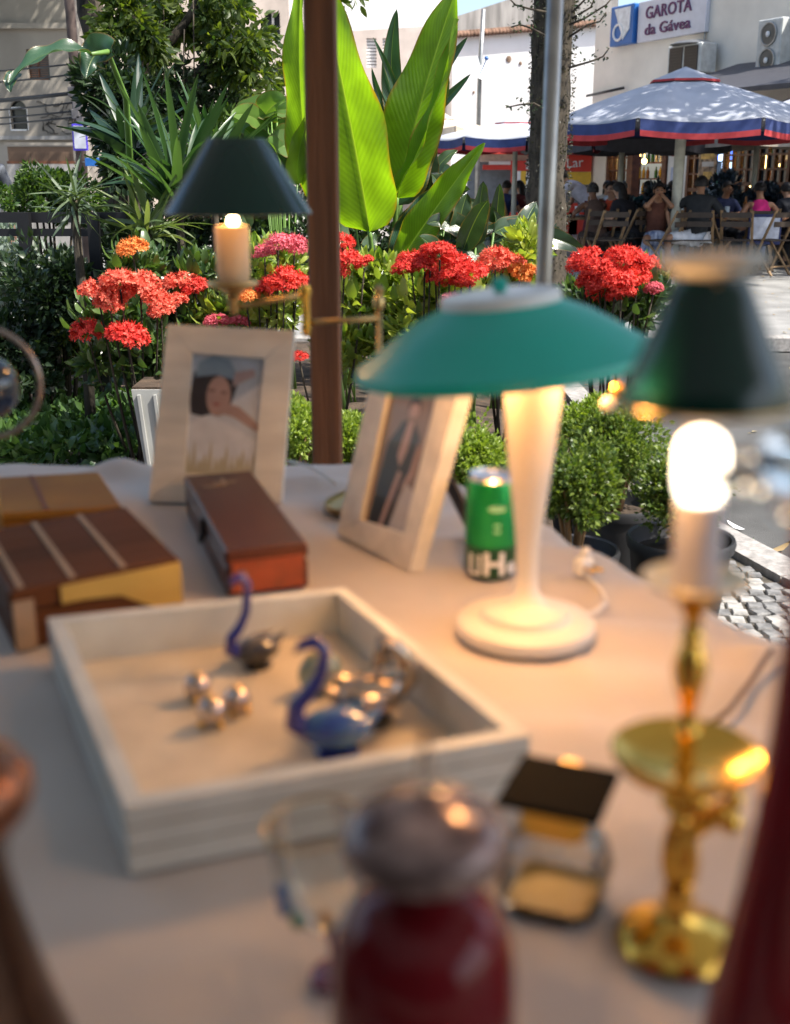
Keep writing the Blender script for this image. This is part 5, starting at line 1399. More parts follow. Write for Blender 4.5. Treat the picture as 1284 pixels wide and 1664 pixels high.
# ------------------------------------------------------------------ trees
def trunk_mesh(pts, rs, n=18, rough=.18, seed=0):
    mb = MB(); P_ = []; Rr = []
    for i in range(len(pts) - 1):
        for k in range(8):
            f = k / 8; P_.append(Vector(pts[i]).lerp(Vector(pts[i + 1]), f)); Rr.append(rs[i] * (1 - f) + rs[i + 1] * f)
    P_.append(Vector(pts[-1])); Rr.append(rs[-1])
    mb.tube(P_, Rr, n)
    vs = []
    for i, v in enumerate(mb.v):
        v = Vector(v); j = min(i // n, len(P_) - 1); d = v - P_[j]
        q = 1 + rough * mnoise.noise(v * 5 + Vector((seed, 0, 0))) + rough * .6 * mnoise.noise(v * 17)
        vs.append(tuple(P_[j] + d * q))
    mb.v = vs; return mb
def crown(root, c, rad, n, leaf, mt, clumps=70, shell=.25, tpl=TPL1, cr=.3, droop=.2):
    v, t = clump_cloud(clumps, n / clumps, c, rad, leaf, tpl, shell, clump_r=cr, droop=droop)
    tag(link('crown', tri_mesh('crown', v, t, mt), root), kind='stuff')
# trunk between steel pole and bar
t1 = at(886, 430, 12.); tr1 = empty('street_tree', (t1.x, 12., 0), 0, 'tall tree with ivy rough dark trunk rising in front of the bar', 'tree')
trunk_mesh([(0, 0, 0), (-.02, 0, 1.3), (.0, 0, 3), (.03, 0, 5.2)], [.25, .185, .2, .2], 22, .25).build('trunk', M_bark, tr1)
for a, L in ((.3, 2.4), (2.2, 2.6), (4.1, 2.3), (5.4, 2.6)):
    mb = MB(); mb.tube([(0, 0, 4.8), (math.cos(a) * L * .4, math.sin(a) * L * .4, 5.8), (math.cos(a) * L, math.sin(a) * L, 6.9)], [.13, .09, .04], 8); mb.build('branch', M_bark, tr1)
crown(tr1, (0, 0, 6.9), (3.4, 3.2, 2.0), 9000, .11, L_tree, 90)
n = 3200; a = NR.uniform(0, 2 * PI, n); z = NR.uniform(.2, 4, n); rr = .19 + .03 * NR.random(n)
P = np.stack([np.cos(a) * rr, np.sin(a) * rr, z], 1); D = np.stack([np.cos(a), np.sin(a), NR.normal(size=n) * .9], 1)
v, t = scatter(TPL1, P, D, NR.uniform(.015, .04, n)); tag(link('ivy', tri_mesh('ivy', v, t, leafmat('ivy_leaf', (.012, .022, .01), (.05, .06, .025), .2)), tr1), kind='stuff')
# twigs of that tree crossing the pale walls
def twig(root, pts, Y, k=26, mt=L_dark, leaf=.05):
    P_ = [at(x, y, Y) - root.location for x, y in pts]; mb = MB(); mb.tube(P_, [.012 - .008 * i / len(P_) for i in range(len(P_))], 5); mb.build('twig', M_bark, root)
    Q = []
    for i in range(k):
        f = R.uniform(.15, 1) * (len(P_) - 1); j = min(int(f), len(P_) - 2); Q.append(tuple(P_[j].lerp(P_[j + 1], f - j) + Vector((R.gauss(0, .03), R.gauss(0, .03), R.gauss(0, .04)))))
    Q = np.array(Q); v, t = scatter(TPL1, Q, NR.normal(size=Q.shape), NR.uniform(.5, 1.1, len(Q)) * leaf)
    tag(link('twig_leaves', tri_mesh('twig_leaves', v, t, mt), root), kind='stuff')
for pts in ([(925, 40), (950, 30), (985, 8), (1000, -10)], [(925, 60), (955, 40), (975, 35), (985, 20)], [(925, 110), (960, 100), (980, 92), (990, 78)], [(930, 20), (950, 0), (965, -20)], [(890, 60), (862, 45), (845, 40), (830, 44)], [(890, 20), (860, 14), (838, 8), (825, -5)], [(890, 180), (868, 168), (845, 170), (822, 175)], [(930, 30), (960, 12), (970, -12)]):
    twig(tr1, pts, 11.7)
# left tree with hanging foliage
t2 = at(180, 300, 8.4); tr2 = empty('leafy_tree', (t2.x, 8.4, .03), 0, 'leafy tree with dark trunk and hanging foliage, upper left', 'tree')
pts = [(0, 0, 0)] + [tuple(at(x, y, 8.4) - tr2.location) for x, y in ((196, 300), (192, 200), (172, 110), (150, 30), (135, -60))]
trunk_mesh(pts, [.13, .12, .11, .105, .09, .08], 16, .2, 5).build('trunk', M_bark, tr2)
for q in ([(192, 200), (230, 120), (300, 40), (360, -60)], [(172, 110), (215, 30), (260, -60)], [(194, 250), (260, 180), (330, 110), (400, 60)]):
    P_ = [at(x, y, 8.4) - tr2.location for x, y in q]; mb = MB(); mb.tube(P_, [.06, .045, .03, .02][:len(P_)], 8); mb.build('branch', M_bark, tr2)
for (px, py, w, h, n, mt) in ((215, 60, 120, 150, 2600, L_tree), (300, 30, 170, 130, 3000, L_tree), (390, 60, 150, 160, 2600, L_tree), (250, 150, 140, 130, 1700, L_dark), (340, 150, 150, 120, 1600, L_dark), (420, 130, 90, 180, 900, L_tree), (560, -20, 60, 60, 260, L_tree), (210, 230, 90, 100, 700, L_dark)):
    Y = 8.4 + R.uniform(-.5, .6); k = scl(py, Y); c = at(px, py, Y) - tr2.location
    crown(tr2, tuple(c), (w * k / 2, .5, h * k / 2), int(n * .62), .075, mt, 30, .1, TPL2, cr=.33, droop=.8)
crown(tr2, (1.2, -.2, 4.3), (2.0, 1.5, 1.2), 5200, .07, L_tree, 60)
# hanging roots / vines
for i in range(8):
    x = R.uniform(170, 350); mb = MB(); a = at(x, R.uniform(-20, 60), 8.2) - tr2.location; b = at(x + R.uniform(-8, 8), R.uniform(130, 260), 8.2) - tr2.location
    mb.tube([a, a.lerp(b, .5) + Vector((R.uniform(-.03, .03), 0, 0)), b], .005, 5); mb.build('vine', M_bark, tr2)
# street trees added to shade the left building and the bar terrace (crowns above the frame)
for (x, y, rc, z, lb, n) in ((-4.6, 21.5, 3.6, 8.0, 'added street tree shading the left apartment building', 22000), (7.6, 14.9, 3.4, 7.4, 'added street tree shading the bar terrace from the right', 15000), (-9.5, 20.5, 3.4, 8.0, 'second added street tree shading the apartment building, far left', 18000)):
    t3 = empty('street_tree', (x, y, 0), 0, lb, 'tree')
    trunk_mesh([(0, 0, 0), (.05, 0, 2.5), (0, 0, z - 1.4)], [.2, .15, .13], 14, .2, x).build('trunk', M_bark, t3)
    for a in (.5, 2.5, 4.6):
        mb = MB(); mb.tube([(0, 0, z - 1.6), (math.cos(a) * rc * .3, math.sin(a) * rc * .3, z - .8), (math.cos(a) * rc * .7, math.sin(a) * rc * .7, z + .2)], [.1, .07, .03], 8); mb.build('branch', M_bark, t3)
    crown(t3, (0, 0, z), (rc, rc, 2.2), n, .16, L_tree, 80)
# utility pole with sign and cables
up = at(128, 200, 15); ut = empty('utility_pole', (up.x, 15, 0), 0, 'dark utility pole in front of the beige building, upper left', 'pole')
MB().tube([(0, 0, .004), (.0, 0, 3.2), (-.06, 0, 5.5)], [.07, .06, .06], 10).build('shaft', mat('pole_brown', (.10, .07, .06), .8, var=.3, scale=5), ut)
for i, (dx, py, s) in enumerate(((3, 128, .13), (-3, 150, .1), (4, 170, .12), (0, 186, .1), (6, 196, .09))):
    z = at(128, py, 15).z; MB().box((dx * .008, -.08, z), (s, .1, s * 1.2), bev=.01).build('junction_box', mat('box_grey', (.14, .13, .13), .7), ut)
a = at(118, 201, 14.9); b = at(145, 245, 14.9)
sgn = empty('street_sign', ((a.x + b.x) / 2, 14.86, b.z), 0, 'white street sign with violet blue border on the utility pole', 'sign')
w, h = b.x - a.x, a.z - b.z
MB().box((0, 0, h / 2), (w, .02, h), bev=.004).build('plate', mat('sign_violet', (.08, .05, .55), .5), sgn)
MB().box((0, -.013, h / 2), (w * .78, .008, h * .84)).build('face', mat('sign_face', (.55, .56, .62), .5), sgn)
a = at(128, 262, 14.9)
s2 = empty('street_sign', (a.x + .1, 14.9, at(140, 270, 14.9).z), 0, 'small blue sign under the white one beside the utility pole', 'sign')
MB().box((.12, 0, .05), (.28, .02, .1), bev=.004).build('plate', M_blue, s2)
MB().tube([(-.08, .05, .05), (.0, .0, .05)], .008, 6).build('bracket', M_metalg, s2)
for i, (y0, y1) in enumerate(((105, 103), (126, 120), (153, 150), (158, 152), (170, 166), (181, 180), (192, 190))):
    a = at(-60, y0, 20); b = at(128, y1, 15); a.x -= 2
    mb = MB(); mb.tube([a.lerp(b, t / 8) - Vector((0, 0, .12 * math.sin(PI * t / 8))) for t in range(9)], .012 if i != 2 else .022, 5)
    tag(mb.build('overhead_cable', M_black), 'dark overhead cable across the beige building, %s' % ['topmost', 'second from the top', 'thickest one, third from the top', 'just under the thickest one', 'third from the bottom', 'second from the bottom', 'lowest, above the arched window'][i], 'cable', 'overhead cables across the beige building')
bn = at(172, 55, 12); q = empty('banner', (bn.x + .03, 12, bn.z - .4), 0, 'narrow pink banner with turquoise edge hanging beside the left tree', 'banner')
MB().box((0, 0, .2), (.06, .01, .22)).build('cloth', mat('banner_pink', (.65, .08, .3), .7), q); MB().box((.045, 0, .2), (.02, .012, .24)).build('edge', mat('banner_teal', (.1, .5, .45), .7), q)
MB().tube([(0, 0, .31), (.02, 0, 1.6)], .004, 5).build('cord', M_black, q)
# ------------------------------------------------------------------ stall table and cloth
ZT = .86
M_cloth = mat('table_cloth', (.52, .475, .44), .85, var=.05, scale=5, bump=.25, bscale=18, sheen=.2)
M_ply = mat('table_board', (.30, .20, .12), .6, var=.2, scale=8)
qE, qC, qB, qA = Vector((-1.5, .28, 0)), Vector((.70, .28, 0)), Vector((.03, 1.755, 0)), Vector((-1.5, 1.745, 0))
tb = empty('stall_table', (-.4, 1., 0), 0, 'long stall table under a pale cloth, filling the foreground', 'table')
mb = MB(); ins = lambda p, c=Vector((-.4, 1., 0)): p + (c - p).normalized() * .03
mb.hexa([ins(p) + Vector((0, 0, ZT - .012)) for p in (qE, qC, qB, qA)], [ins(p) + Vector((0, 0, ZT - .04)) for p in (qE, qC, qB, qA)])
world_child(mb.build('tabletop', M_ply, tb), tb)
for p in (qE, qC, qB, qA):
    q = p + (Vector((-.4, 1., 0)) - p).normalized() * .16; mb = MB(); mb.box((q.x, q.y, (ZT - .04) / 2), (.045, .045, ZT - .04)); world_child(mb.build('leg', M_ply, tb), tb)
bump1 = onz(195, 772, ZT); bump2 = onz(505, 788, ZT); bump3 = onz(1235, 1078, ZT); tips = [(bump1, .05, .035, .028), (bump2, .07, .03, .016), (bump3, .035, .03, .018)]
def cz(x, y):
    z = ZT + .0055 * mnoise.noise(Vector((x * 6, y * 9, 0))) + .0016 * mnoise.noise(Vector((x * 22, y * 14, 3)))
    f = max(0, 1 - abs(x - .22 + (y - 1) * .1) / .25)
    z += .0045 * f * math.sin((y + .22 * x + .03 * mnoise.noise(Vector((x * 5, y * 5, 0)))) * 52)
    for (la, lb, lc) in ((.35, 1, 1.12), (-.5, 1, .62), (1, .25, .42), (1, -.2, -.02)):
        z += .0028 * math.exp(-((la * x + lb * y - lc) / math.hypot(la, lb) / .007) ** 2) * (.6 + mnoise.noise(Vector((x * 4, y * 4, lc))))
    for b, sx, sy, h in tips: z += h * math.exp(-((x - b.x) / sx) ** 2 - ((y - b.y) / sy) ** 2)
    return z
NU, NV, SK = 130, 110, 9
vs = []; idx = {}
for j in range(-SK, NV + SK + 1):
    for i in range(-SK, NU + SK + 1):
        u = min(max(i, 0), NU) / NU; v = min(max(j, 0), NV) / NV
        p = (qE * (1 - u) + qC * u) * (1 - v) + (qA * (1 - u) + qB * u) * v
        ox = max(0, -i, i - NU); oy = max(0, -j, j - NV); o = max(ox, oy)
        z = cz(p.x, p.y)
        if o:
            d = Vector(((i > NU) - (i < 0), (j > NV) - (j < 0), 0)); d.normalize() if d.length else None
            if ox and oy: pass
            drop = [0, .006, .03, .08, .14, .2, .27, .34, .41, .48][o]
            rip = .018 * math.sin((p.x + p.y * 1.3) * 38) * min(1, drop * 5)
            p = p + d * (.012 + .015 * min(o, 2) + rip + .02 * drop); z -= drop
        idx[i, j] = len(vs); vs.append((p.x, p.y, z))
fs = [(idx[i, j], idx[i + 1, j], idx[i + 1, j + 1], idx[i, j + 1]) for j in range(-SK, NV + SK) for i in range(-SK, NU + SK)]
mb = MB(); mb.add(vs, fs, 0, True); o = mb.build('tablecloth', M_cloth)
tag(o, 'pale crumpled cloth covering the stall table', 'tablecloth'); so = o.modifiers.new('thick', 'SOLIDIFY'); so.thickness = .002; so.offset = -1
ZC = ZT + .003

def zat(px, py, Y): return at(px, py, Y).z
def prof(Y, rows, zbase=ZC): return [(max(0, w) * scl(py, Y), zat(CX, py, Y) - zbase) for py, w in rows]
def on(px, py, z=None): return onz(px, py, ZC if z is None else z)

# ------------------------------------------------------------------ materials of the goods
M_brass = mat('polished_brass', (.90, .54, .10), .2, metal=1., var=.08, scale=9)
M_brassd = mat('aged_brass', (.62, .44, .19), .3, metal=1., var=.15, scale=9)
M_ivory = mat('ivory_lacquer', (.78, .74, .67), .35, var=.03)
M_bone = mat('bone_tile', (.80, .75, .66), .42, var=.09, scale=30, bump=.12, bscale=80, stretch=(.3, 1, 1))
M_bonew = mat('mother_of_pearl_tile', (.66, .68, .65), .4, var=.10, scale=14, bump=.1, bscale=50)
M_boned = mat('bone_tile_edge', (.60, .42, .18), .45, var=.12, scale=20)
def shade_mat(name, outc, rough=.25, inc=(.85, .75, .58)):
    if name in MC: return MC[name]
    m = mat(name, outc, rough, var=.04, coat=.4); nt = m.node_tree; b = nt.nodes['Principled BSDF']
    g = nn(nt, 'ShaderNodeNewGeometry'); b2 = nn(nt, 'ShaderNodeBsdfDiffuse'); b2.inputs[0].default_value = (*inc, 1)
    ms = nn(nt, 'ShaderNodeMixShader'); nt.links.new(g.outputs['Backfacing'], ms.inputs[0]); nt.links.new(b.outputs[0], ms.inputs[1]); nt.links.new(b2.outputs[0], ms.inputs[2])
    nt.links.new(ms.outputs[0], nt.nodes['Material Output'].inputs[0]); return m
M_teal = mat('teal_enamel', (.015, .46, .38), .4, var=.04, coat=.1)
M_green = mat('dark_green_enamel', (.002, .030, .021), .2, var=.05, spec=.5)
M_cream_in = mat('cream_enamel', (.80, .68, .48), .5, var=.02)
def shell(name, pr, th, outer, inner, parent, n=56, c=(0, 0, 0), M=None):
    """lamp shade with real thickness: outer skin and inner lining"""
    mb = MB(); mb.lathe(pr, c, n, 0, True, M)
    ip = [(max(.001, r - th), z - th * .3) for r, z in pr]
    mb.lathe(ip[::-1], c, n, 1, True, M)
    mb.lathe([ip[0], pr[0]], c, n, 1, True, M); mb.lathe([pr[-1], ip[-1]], c, n, 1, True, M)
    return mb.build(name, [outer, inner], parent)
def point(name, loc, e, col=(1., .50, .18), r=.012, parent=None):
    d = bpy.data.lights.new(name, 'POINT'); d.energy = e; d.color = col; d.shadow_soft_size = r
    o = bpy.data.objects.new(name, d); COL.objects.link(o); o.location = loc
    if parent is not None: o.parent = parent
    return o

# ------------------------------------------------------------------ wooden boxes
def obox(FLp, FRp, BRp, h, z0=ZC):
    zt = z0 + h; FL = onz(*FLp, zt); FR = onz(*FRp, zt); BR = onz(*BRp, zt)
    ex = (FR - FL); L = ex.length; ex.normalize(); ey = Vector((-ex.y, ex.x, 0)); D = (BR - FR).dot(ey)
    return FL, ex, ey, L, D, math.atan2(ex.y, ex.x), (BR - FR).dot(ex) / D
M_wbox = wood('striped_walnut', (.12, .042, .014), (.06, .022, .009), 14, 0, .6, 0.)
MC['striped_walnut'].node_tree.nodes['Principled BSDF'].inputs['Specular IOR Level'].default_value = .2
M_ybox = mat('yellow_lacquer_wood', (.36, .17, .025), .45, col2=(.24, .10, .02), scale=7, spec=.3)
M_inl = mat('pale_inlay', (.36, .27, .19), .5)
def boxthing(name, FLp, FRp, BRp, h, label, m, lid=.4, cat='box'):
    FL, ex, ey, L, D, a, sh_ = obox(FLp, FRp, BRp, h)
    r = empty(name, (FL.x, FL.y, ZC), a, label, cat)
    MB().box((L / 2, D / 2, h * (1 - lid) / 2), (L, D, h * (1 - lid) - .0015), bev=.002).build('body', m, r)
    MB().box((L / 2, D / 2, h - h * lid / 2), (L + .001, D + .001, h * lid - .0005), bev=.003).build('lid', m, r)
    r['lean'] = sh_; return r, L, D
def square_up(r):
    # the box is slightly out of square
    for o in r.children:
        for v in o.data.vertices: v.co.x += r['lean'] * v.co.y
    del r['lean']
r, L, D = boxthing('wooden_box', (14, 962), (292, 906), (205, 822), .062, 'striped dark wooden box with brass fittings on its front, left on the table', M_wbox)
for f in (.07, .36, .66): MB().box((L * f, D / 2, .0625), (.006, D * .96, .0012)).build('inlay_strip', M_inl, r)
def plate(pts, th, y, m, name, r): # polygon on the front face (x, z)
    mb = MB(); n = len(pts); mb.add([(p[0], y, p[1]) for p in pts] + [(p[0], y + th, p[1]) for p in pts], [tuple(range(n)), tuple(range(n, 2 * n))[::-1]] + [(i, n + i, n + (i + 1) % n, (i + 1) % n) for i in range(n)]); mb.build(name, m, r)
M_bp = mat('brushed_brass', (.66, .46, .13), .42, metal=.6, var=.1)
plate([(L * .28, .058), (L * 1.0, .058), (L, .006), (L * .93, .004), (L * .80, .018), (L * .62, .036), (L * .40, .040), (L * .28, .040)], .003, -.0035, M_bp, 'brass_plate', r)
MB().box((L + .002, D * .5, .05), (.003, D * .3, .012)).build('brass_strip', M_bp, r)
MB().box((.012, -.002, .026), (.02, .004, .05)).build('corner_strip', M_inl, r); square_up(r)
r, L, D = boxthing('lacquer_box', (-60, 838), (198, 822), (160, 766), .032, 'yellow brown lacquered box behind the striped one, left edge', M_ybox)
MB().box((L * .52, D / 2, .0325), (.006, D * .98, .0008)).build('seam', mat('seam_red', (.20, .05, .02), .4), r); square_up(r)
M_lbox = mat('rosewood', (.10, .035, .022), .3, col2=(.055, .02, .014), scale=9, spec=.3, stretch=(1, .2, 1))
r, L, D = boxthing('long_wooden_box', (366, 896), (500, 882), (408, 764), .052, 'long polished rosewood box with a dark clasp, between tray and left frame', M_lbox, .35)
MB().box((L * .5, -.0015, .022), (L * .88, .003, .036)).build('end_panel', mat('rosewood_red', (.30, .055, .015), .3, var=.3, scale=14, coat=.5), r)
MB().box((-.003, D * .45, .034), (.006, .012, .026), bev=.002).build('clasp', M_black, r); MB().box((-.006, D * .45, .02), (.006, .007, .01), bev=.002).build('hasp', M_black, r)
MB().box((L * .5, D * .86, .0525), (.004, .03, .0008)).build('inlay', M_inl, r); MB().box((L * .35, D * .80, .0525), (.03, .004, .0008)).build('inlay', M_inl, r); MB().box((L * .5, D * .84, .0527), (.03, .004, .0008)).build('inlay', M_inl, r); square_up(r)

# ------------------------------------------------------------------ picture frames
def frame(label, BLp, BRp, TLp, TRp, inner, lean, prints, th=.016, edge=None):
    BL, BR = onz(*BLp, ZC), onz(*BRp, ZC); ex = (BR - BL).normalized(); nh = Vector((ex.y, -ex.x, 0))   # towards camera
    n = (nh * math.cos(lean) + Vector((0, 0, math.sin(lean)))).normalized()
    ctr = (BL + BR) / 2; r = empty('picture_frame', ctr, 0, label, 'picture frame')
    P = lambda q: onplane(*q, BL, n) - ctr
    O = [BL - ctr, BR - ctr, P(TRp), P(TLp)]; I = [P(q) for q in inner]     # BL BR TR TL
    off = n * th; names = ['rail', 'stile', 'rail', 'stile']
    for i in range(4):
        j = (i + 1) % 4; mb = MB(); g = (O[j] - O[i]).normalized() * .0004
        f = [O[i] + g, O[j] - g, I[j] - g, I[i] + g]
        mb.hexa(f, [p - off for p in f]); mb.build(names[i], [M_bone], r)
    b = .003; Ic = sum(I, Vector()) / 4
    J = [p + (p - Ic).normalized() * .0015 - n * .006 for p in I]
    mb = MB(); mb.hexa([p + (p - Ic).normalized() * .01 - n * .013 for p in I], [p + (p - Ic).normalized() * .01 - n * .0165 for p in I]); mb.build('backing', mat('frame_back', (.05, .035, .03), .7), r)
    # flat print: coloured areas as in a photograph, u right, v up
    def uv(u, v): return (J[0] * (1 - u) + J[1] * u) * (1 - v) + (J[3] * (1 - u) + J[2] * u) * v
    mb = MB(); ms = []
    for k, (m, poly) in enumerate(prints):
        if m not in ms: ms.append(m)
        mb.add([uv(*p) + n * .00015 * k for p in poly], [tuple(range(len(poly)))], ms.index(m))
    tag(mb.build('photo_print', ms, r), 'flat photographic print behind the frame')
    # strut behind
    top = (O[2] + O[3]) / 2 * .75 + (O[0] + O[1]) / 2 * .25 - off; ft = Vector((top.x, top.y, 0)) - nh * .09; ft.z = .001
    mb = MB(); mb.bar(top, ft, .03, .004); mb.build('strut', mat('frame_back', (0, 0, 0)), r)
    return r
def ell(cx, cy, rx, ry, n=16, a0=0): return [(cx + rx * math.cos(2 * PI * i / n + a0), cy + ry * math.sin(2 * PI * i / n + a0)) for i in range(n)]
pm_ = lambda n, c: mat('print_' + n, c, .35, var=.06, scale=40, coat=.6)
full = [(0, 0), (1, 0), (1, 1), (0, 1)]
frame('cream tiled frame with a portrait of a woman in a pale head wrap', (242, 815), (457, 818), (272, 527), (478, 537), [(300, 770), (412, 775), (430, 583), (312, 573)], .13,
      [(pm_('white', (.62, .66, .72)), full), (pm_('bluegrey', (.42, .50, .60)), [(0, .72), (0, 1), (1, 1), (1, .80), (.6, .62)]), (pm_('hair', (.05, .045, .05)), [(.03, .50), (.0, .62), (.04, .84), (.30, .86), (.66, .78), (.58, .60), (.22, .48)]),
       (pm_('wrap', (.22, .32, .42)), [(.06, .80), (.10, .92), (.30, .99), (.52, .96), (.62, .86), (.60, .80), (.34, .83)]), (pm_('skin', (.46, .31, .27)), ell(.40, .655, .17, .165, 18, .2)), (pm_('shadow', (.25, .16, .15)), ell(.30, .70, .06, .014, 8)), (pm_('shadow', (0, 0, 0)), ell(.47, .69, .05, .014, 8)),
       (pm_('lips', (.35, .10, .10)), ell(.38, .59, .05, .012, 8)), (pm_('skin', (0, 0, 0)), [(.40, .52), (.62, .50), (.98, .38), (1, .44), (.70, .58), (.55, .60)]), (pm_('skin2', (.40, .32, .33)), [(.58, .74), (.88, .84), (.86, .90), (.60, .86)]),
       (pm_('white2', (.70, .72, .76)), [(.0, .42), (.25, .50), (.55, .44), (1, .30), (1, 0), (0, 0)]), (pm_('straw', (.52, .47, .33)), [(0, 0)] + [(i / 26, (.07, .20, .10, .27, .05, .16)[i % 6] + .03 * math.sin(i * 2.3)) for i in range(27)] + [(1, 0)])])
frame('cream tiled frame with a full length picture of a woman in black', (547, 866), (665, 930), (607, 600), (752, 610), [(585, 845), (655, 868), (712, 632), (632, 625)], .16,
      [(pm_('taupe', (.24, .18, .15)), full), (pm_('pale', (.50, .48, .47)), [(.55, 0), (1, 0), (1, .28), (.72, .34)]), (pm_('dark', (.03, .035, .035)), [(.1, .0), (.55, .0), (.62, .25), (.78, .45), (.80, .66), (.62, .76), (.40, .76), (.18, .60), (.12, .30)]),
       (pm_('skin', (0, 0, 0)), [(.42, .52), (.50, .76), (.62, .76), (.60, .56), (.52, .44)]), (pm_('skin', (0, 0, 0)), ell(.56, .84, .11, .06, 14)), (pm_('hair', (0, 0, 0)), [(.44, .80), (.44, .90), (.56, .93), (.68, .90), (.70, .80), (.64, .88), (.50, .88)]),
       (pm_('skin', (0, 0, 0)), [(.34, 0), (.44, 0), (.60, .40), (.52, .42)]), (pm_('skin', (0, 0, 0)), [(.75, .42), (.80, .62), (.86, .60), (.84, .40), (.62, .28)])], th=.02)

# ------------------------------------------------------------------ small brass swing arm lamp with green shade
b = on(597, 826); Yb = b.y
sw = empty('swing_arm_lamp', b, 0, 'brass swing arm lamp with a dark green shade and candle tube, left of the post', 'lamp')
mb = MB(); k = scl(826, Yb); mb.lathe([(0, 0), (66 * k, 0), (70 * k, .004), (68 * k, .010), (50 * k, .018), (20 * k, .024), (8 * k, .034), (0, .034)], n=40); mb.build('base', M_brassd, sw)
def q(px, py): return at(px, py, Yb) - b
mb = MB(); s = q(617, 800); s2 = q(619, 500); mb.tube([(s.x, 0, .02), (s.x, 0, s2.z)], 4.5 * k, 12); mb.build('post', M_brassd, sw)
mb = MB(); mb.lathe([(0, 0), (8 * k, .002), (9 * k, .012), (5 * k, .018), (8 * k, .026), (0, .034)], (s.x, 0, s2.z - .002), 16); mb.build('post_finial', M_brassd, sw)
mb = MB(); mb.tube([q(617, 517), q(505, 524)], 4.5 * k, 10); mb.build('arm', M_brassd, sw)
mb = MB(); a_ = q(498, 548); c_ = q(499, 460); mb.lathe([(0, 0), (5 * k, .002), (8 * k, .01), (6.5 * k, .018), (6.5 * k, c_.z - a_.z - .02), (9 * k, c_.z - a_.z - .012), (8 * k, c_.z - a_.z - .004), (0, c_.z - a_.z)], (a_.x, 0, a_.z), 16); mb.build('elbow_joint', M_brass, sw)
mb = MB(); mb.tube([q(497, 478), q(440, 488), q(384, 500)], 4.5 * k, 10); mb.build('arm', M_brassd, sw)
ax = q(380, 500).x
def ql(rows): return [(w * scl(py, Yb), q(380, py).z) for py, w in rows]
mb = MB(); mb.lathe(ql([(516, 0), (510, 5), (502, 9), (490, 8), (478, 12), (470, 22), (464, 40), (460, 43), (457, 42), (456, 30), (456, 0)]), (ax, 0, 0), 32); mb.build('drip_tray', M_brassd, sw)
mb = MB(); mb.lathe(ql([(457, 0), (457, 24), (444, 27), (372, 28), (367, 26), (366, 18), (366, 0)]), (q(378, 400).x, 0, 0), 28); mb.build('candle_tube', mat('wax_tube', (.72, .55, .35), .5, var=.05), sw)
mb = MB(); mb.lathe(ql([(367, 0), (367, 7), (361, 10), (353, 8), (340, 2), (336, 0)]), (q(378, 340).x, 0, 0), 16); mb.build('flame_bulb', emat('flame_bulb', (1., .78, .45), 12), sw)
shell('shade', ql([(347, 119), (346, 120), (226, 47), (225, 45)]), .0025, M_green, M_cream_in, sw, c=(q(385, 290).x, 0, 0))
mb = MB(); zz = q(385, 226).z
for a in (0, 2.1, 4.2): mb.tube([(ax, 0, q(0, 300).z), (q(385, 290).x + math.cos(a) * 46 * k, math.sin(a) * 46 * k, zz - .004)], .0012, 5)
mb.tube([(ax, 0, q(0, 350).z), (ax, 0, q(0, 300).z)], .002, 6); mb.build('shade_carrier', M_brassd, sw)
point('bulb_light', (ax, 0, q(0, 322).z), .28, parent=sw)

# ------------------------------------------------------------------ teal table lamp
b = on(853, 1026); Yt = b.y; k = scl(900, Yt)
tl = empty('table_lamp', b, 0, 'ivory table lamp with a wide teal metal shade, centre right', 'lamp')
pr = prof(Yt, [(1028, 0), (1028, 108), (1022, 112), (1008, 112), (1003, 106), (1002, 76), (998, 72), (990, 70), (985, 62), (984, 44), (974, 30), (958, 20), (930, 17.5), (890, 18.5), (860, 22), (800, 30), (720, 40), (640, 48), (600, 50), (598, 0)], b.z)
pr = [(r_, max(0, z_)) for r_, z_ in pr]
MB().lathe(pr, n=56).build('body', M_ivory, tl)
Mt = Matrix.Rotation(math.radians(5.5), 3, 'Y').to_4x4() if False else None
sh = bpy.data.objects.new('shade_mount', None)
c = at(822, 592, Yt) - b; zr = c.z
tilt = Matrix.Rotation(-.105, 3, 'Y')
R0 = 246 * scl(592, Yt); zt = zat(CX, 492, Yt) - b.z - zr
R1 = 97 * scl(480, Yt)
sp = [(R0, -.001), (R0 * 1.004, .002), (R0 * .985, .009), (R0 * .88, zt * .30), (R0 * .73, zt * .56), (R0 * .58, zt * .79), (R1 * 1.03, zt * .98), (R1, zt)]
shell('shade', sp, .002, M_teal, mat('cream_lining', (.85, .70, .45), .5), tl, 72, c, tilt)
mb = MB(); mb.lathe([(R1 * 1.0, zt - .004), (R1 * 1.03, zt + .003), (R1 * 1.0, zt + .009), (R1 * .8, zt + .011), (R1 * .2, zt + .010), (0, zt + .011)], c, 48, 0, True, tilt); mb.build('top_cap', mat('cap_white', (.85, .86, .88), .3, var=.02), tl)
mb = MB(); mb.lathe([(.006, zt + .010), (.006, zt + .014), (.008, zt + .017), (.006, zt + .022), (0, zt + .024)], c, 16, 0, True, tilt); mb.build('finial', M_teal, tl)
mb = MB(); mb.tube([(0, 0, pr[-1][1] - .002), (0, 0, pr[-1][1] + .03)], .012, 12); mb.build('socket', M_brassd, tl)
mb = MB(); mb.ball((0, 0, pr[-1][1] + .048), (.022, .022, .026), 16); mb.build('bulb', emat('lamp_bulb', (1., .80, .5), 8), tl)
point('bulb_light', (.03, -.03, pr[-1][1] + .03), 1.1, parent=tl); point('bulb_light', (-.04, -.02, pr[-1][1] + .03), 1.0, parent=tl)
e = at(1003, 592, Yt - .05) - b; e2 = at(1003, 634, Yt - .05) - b
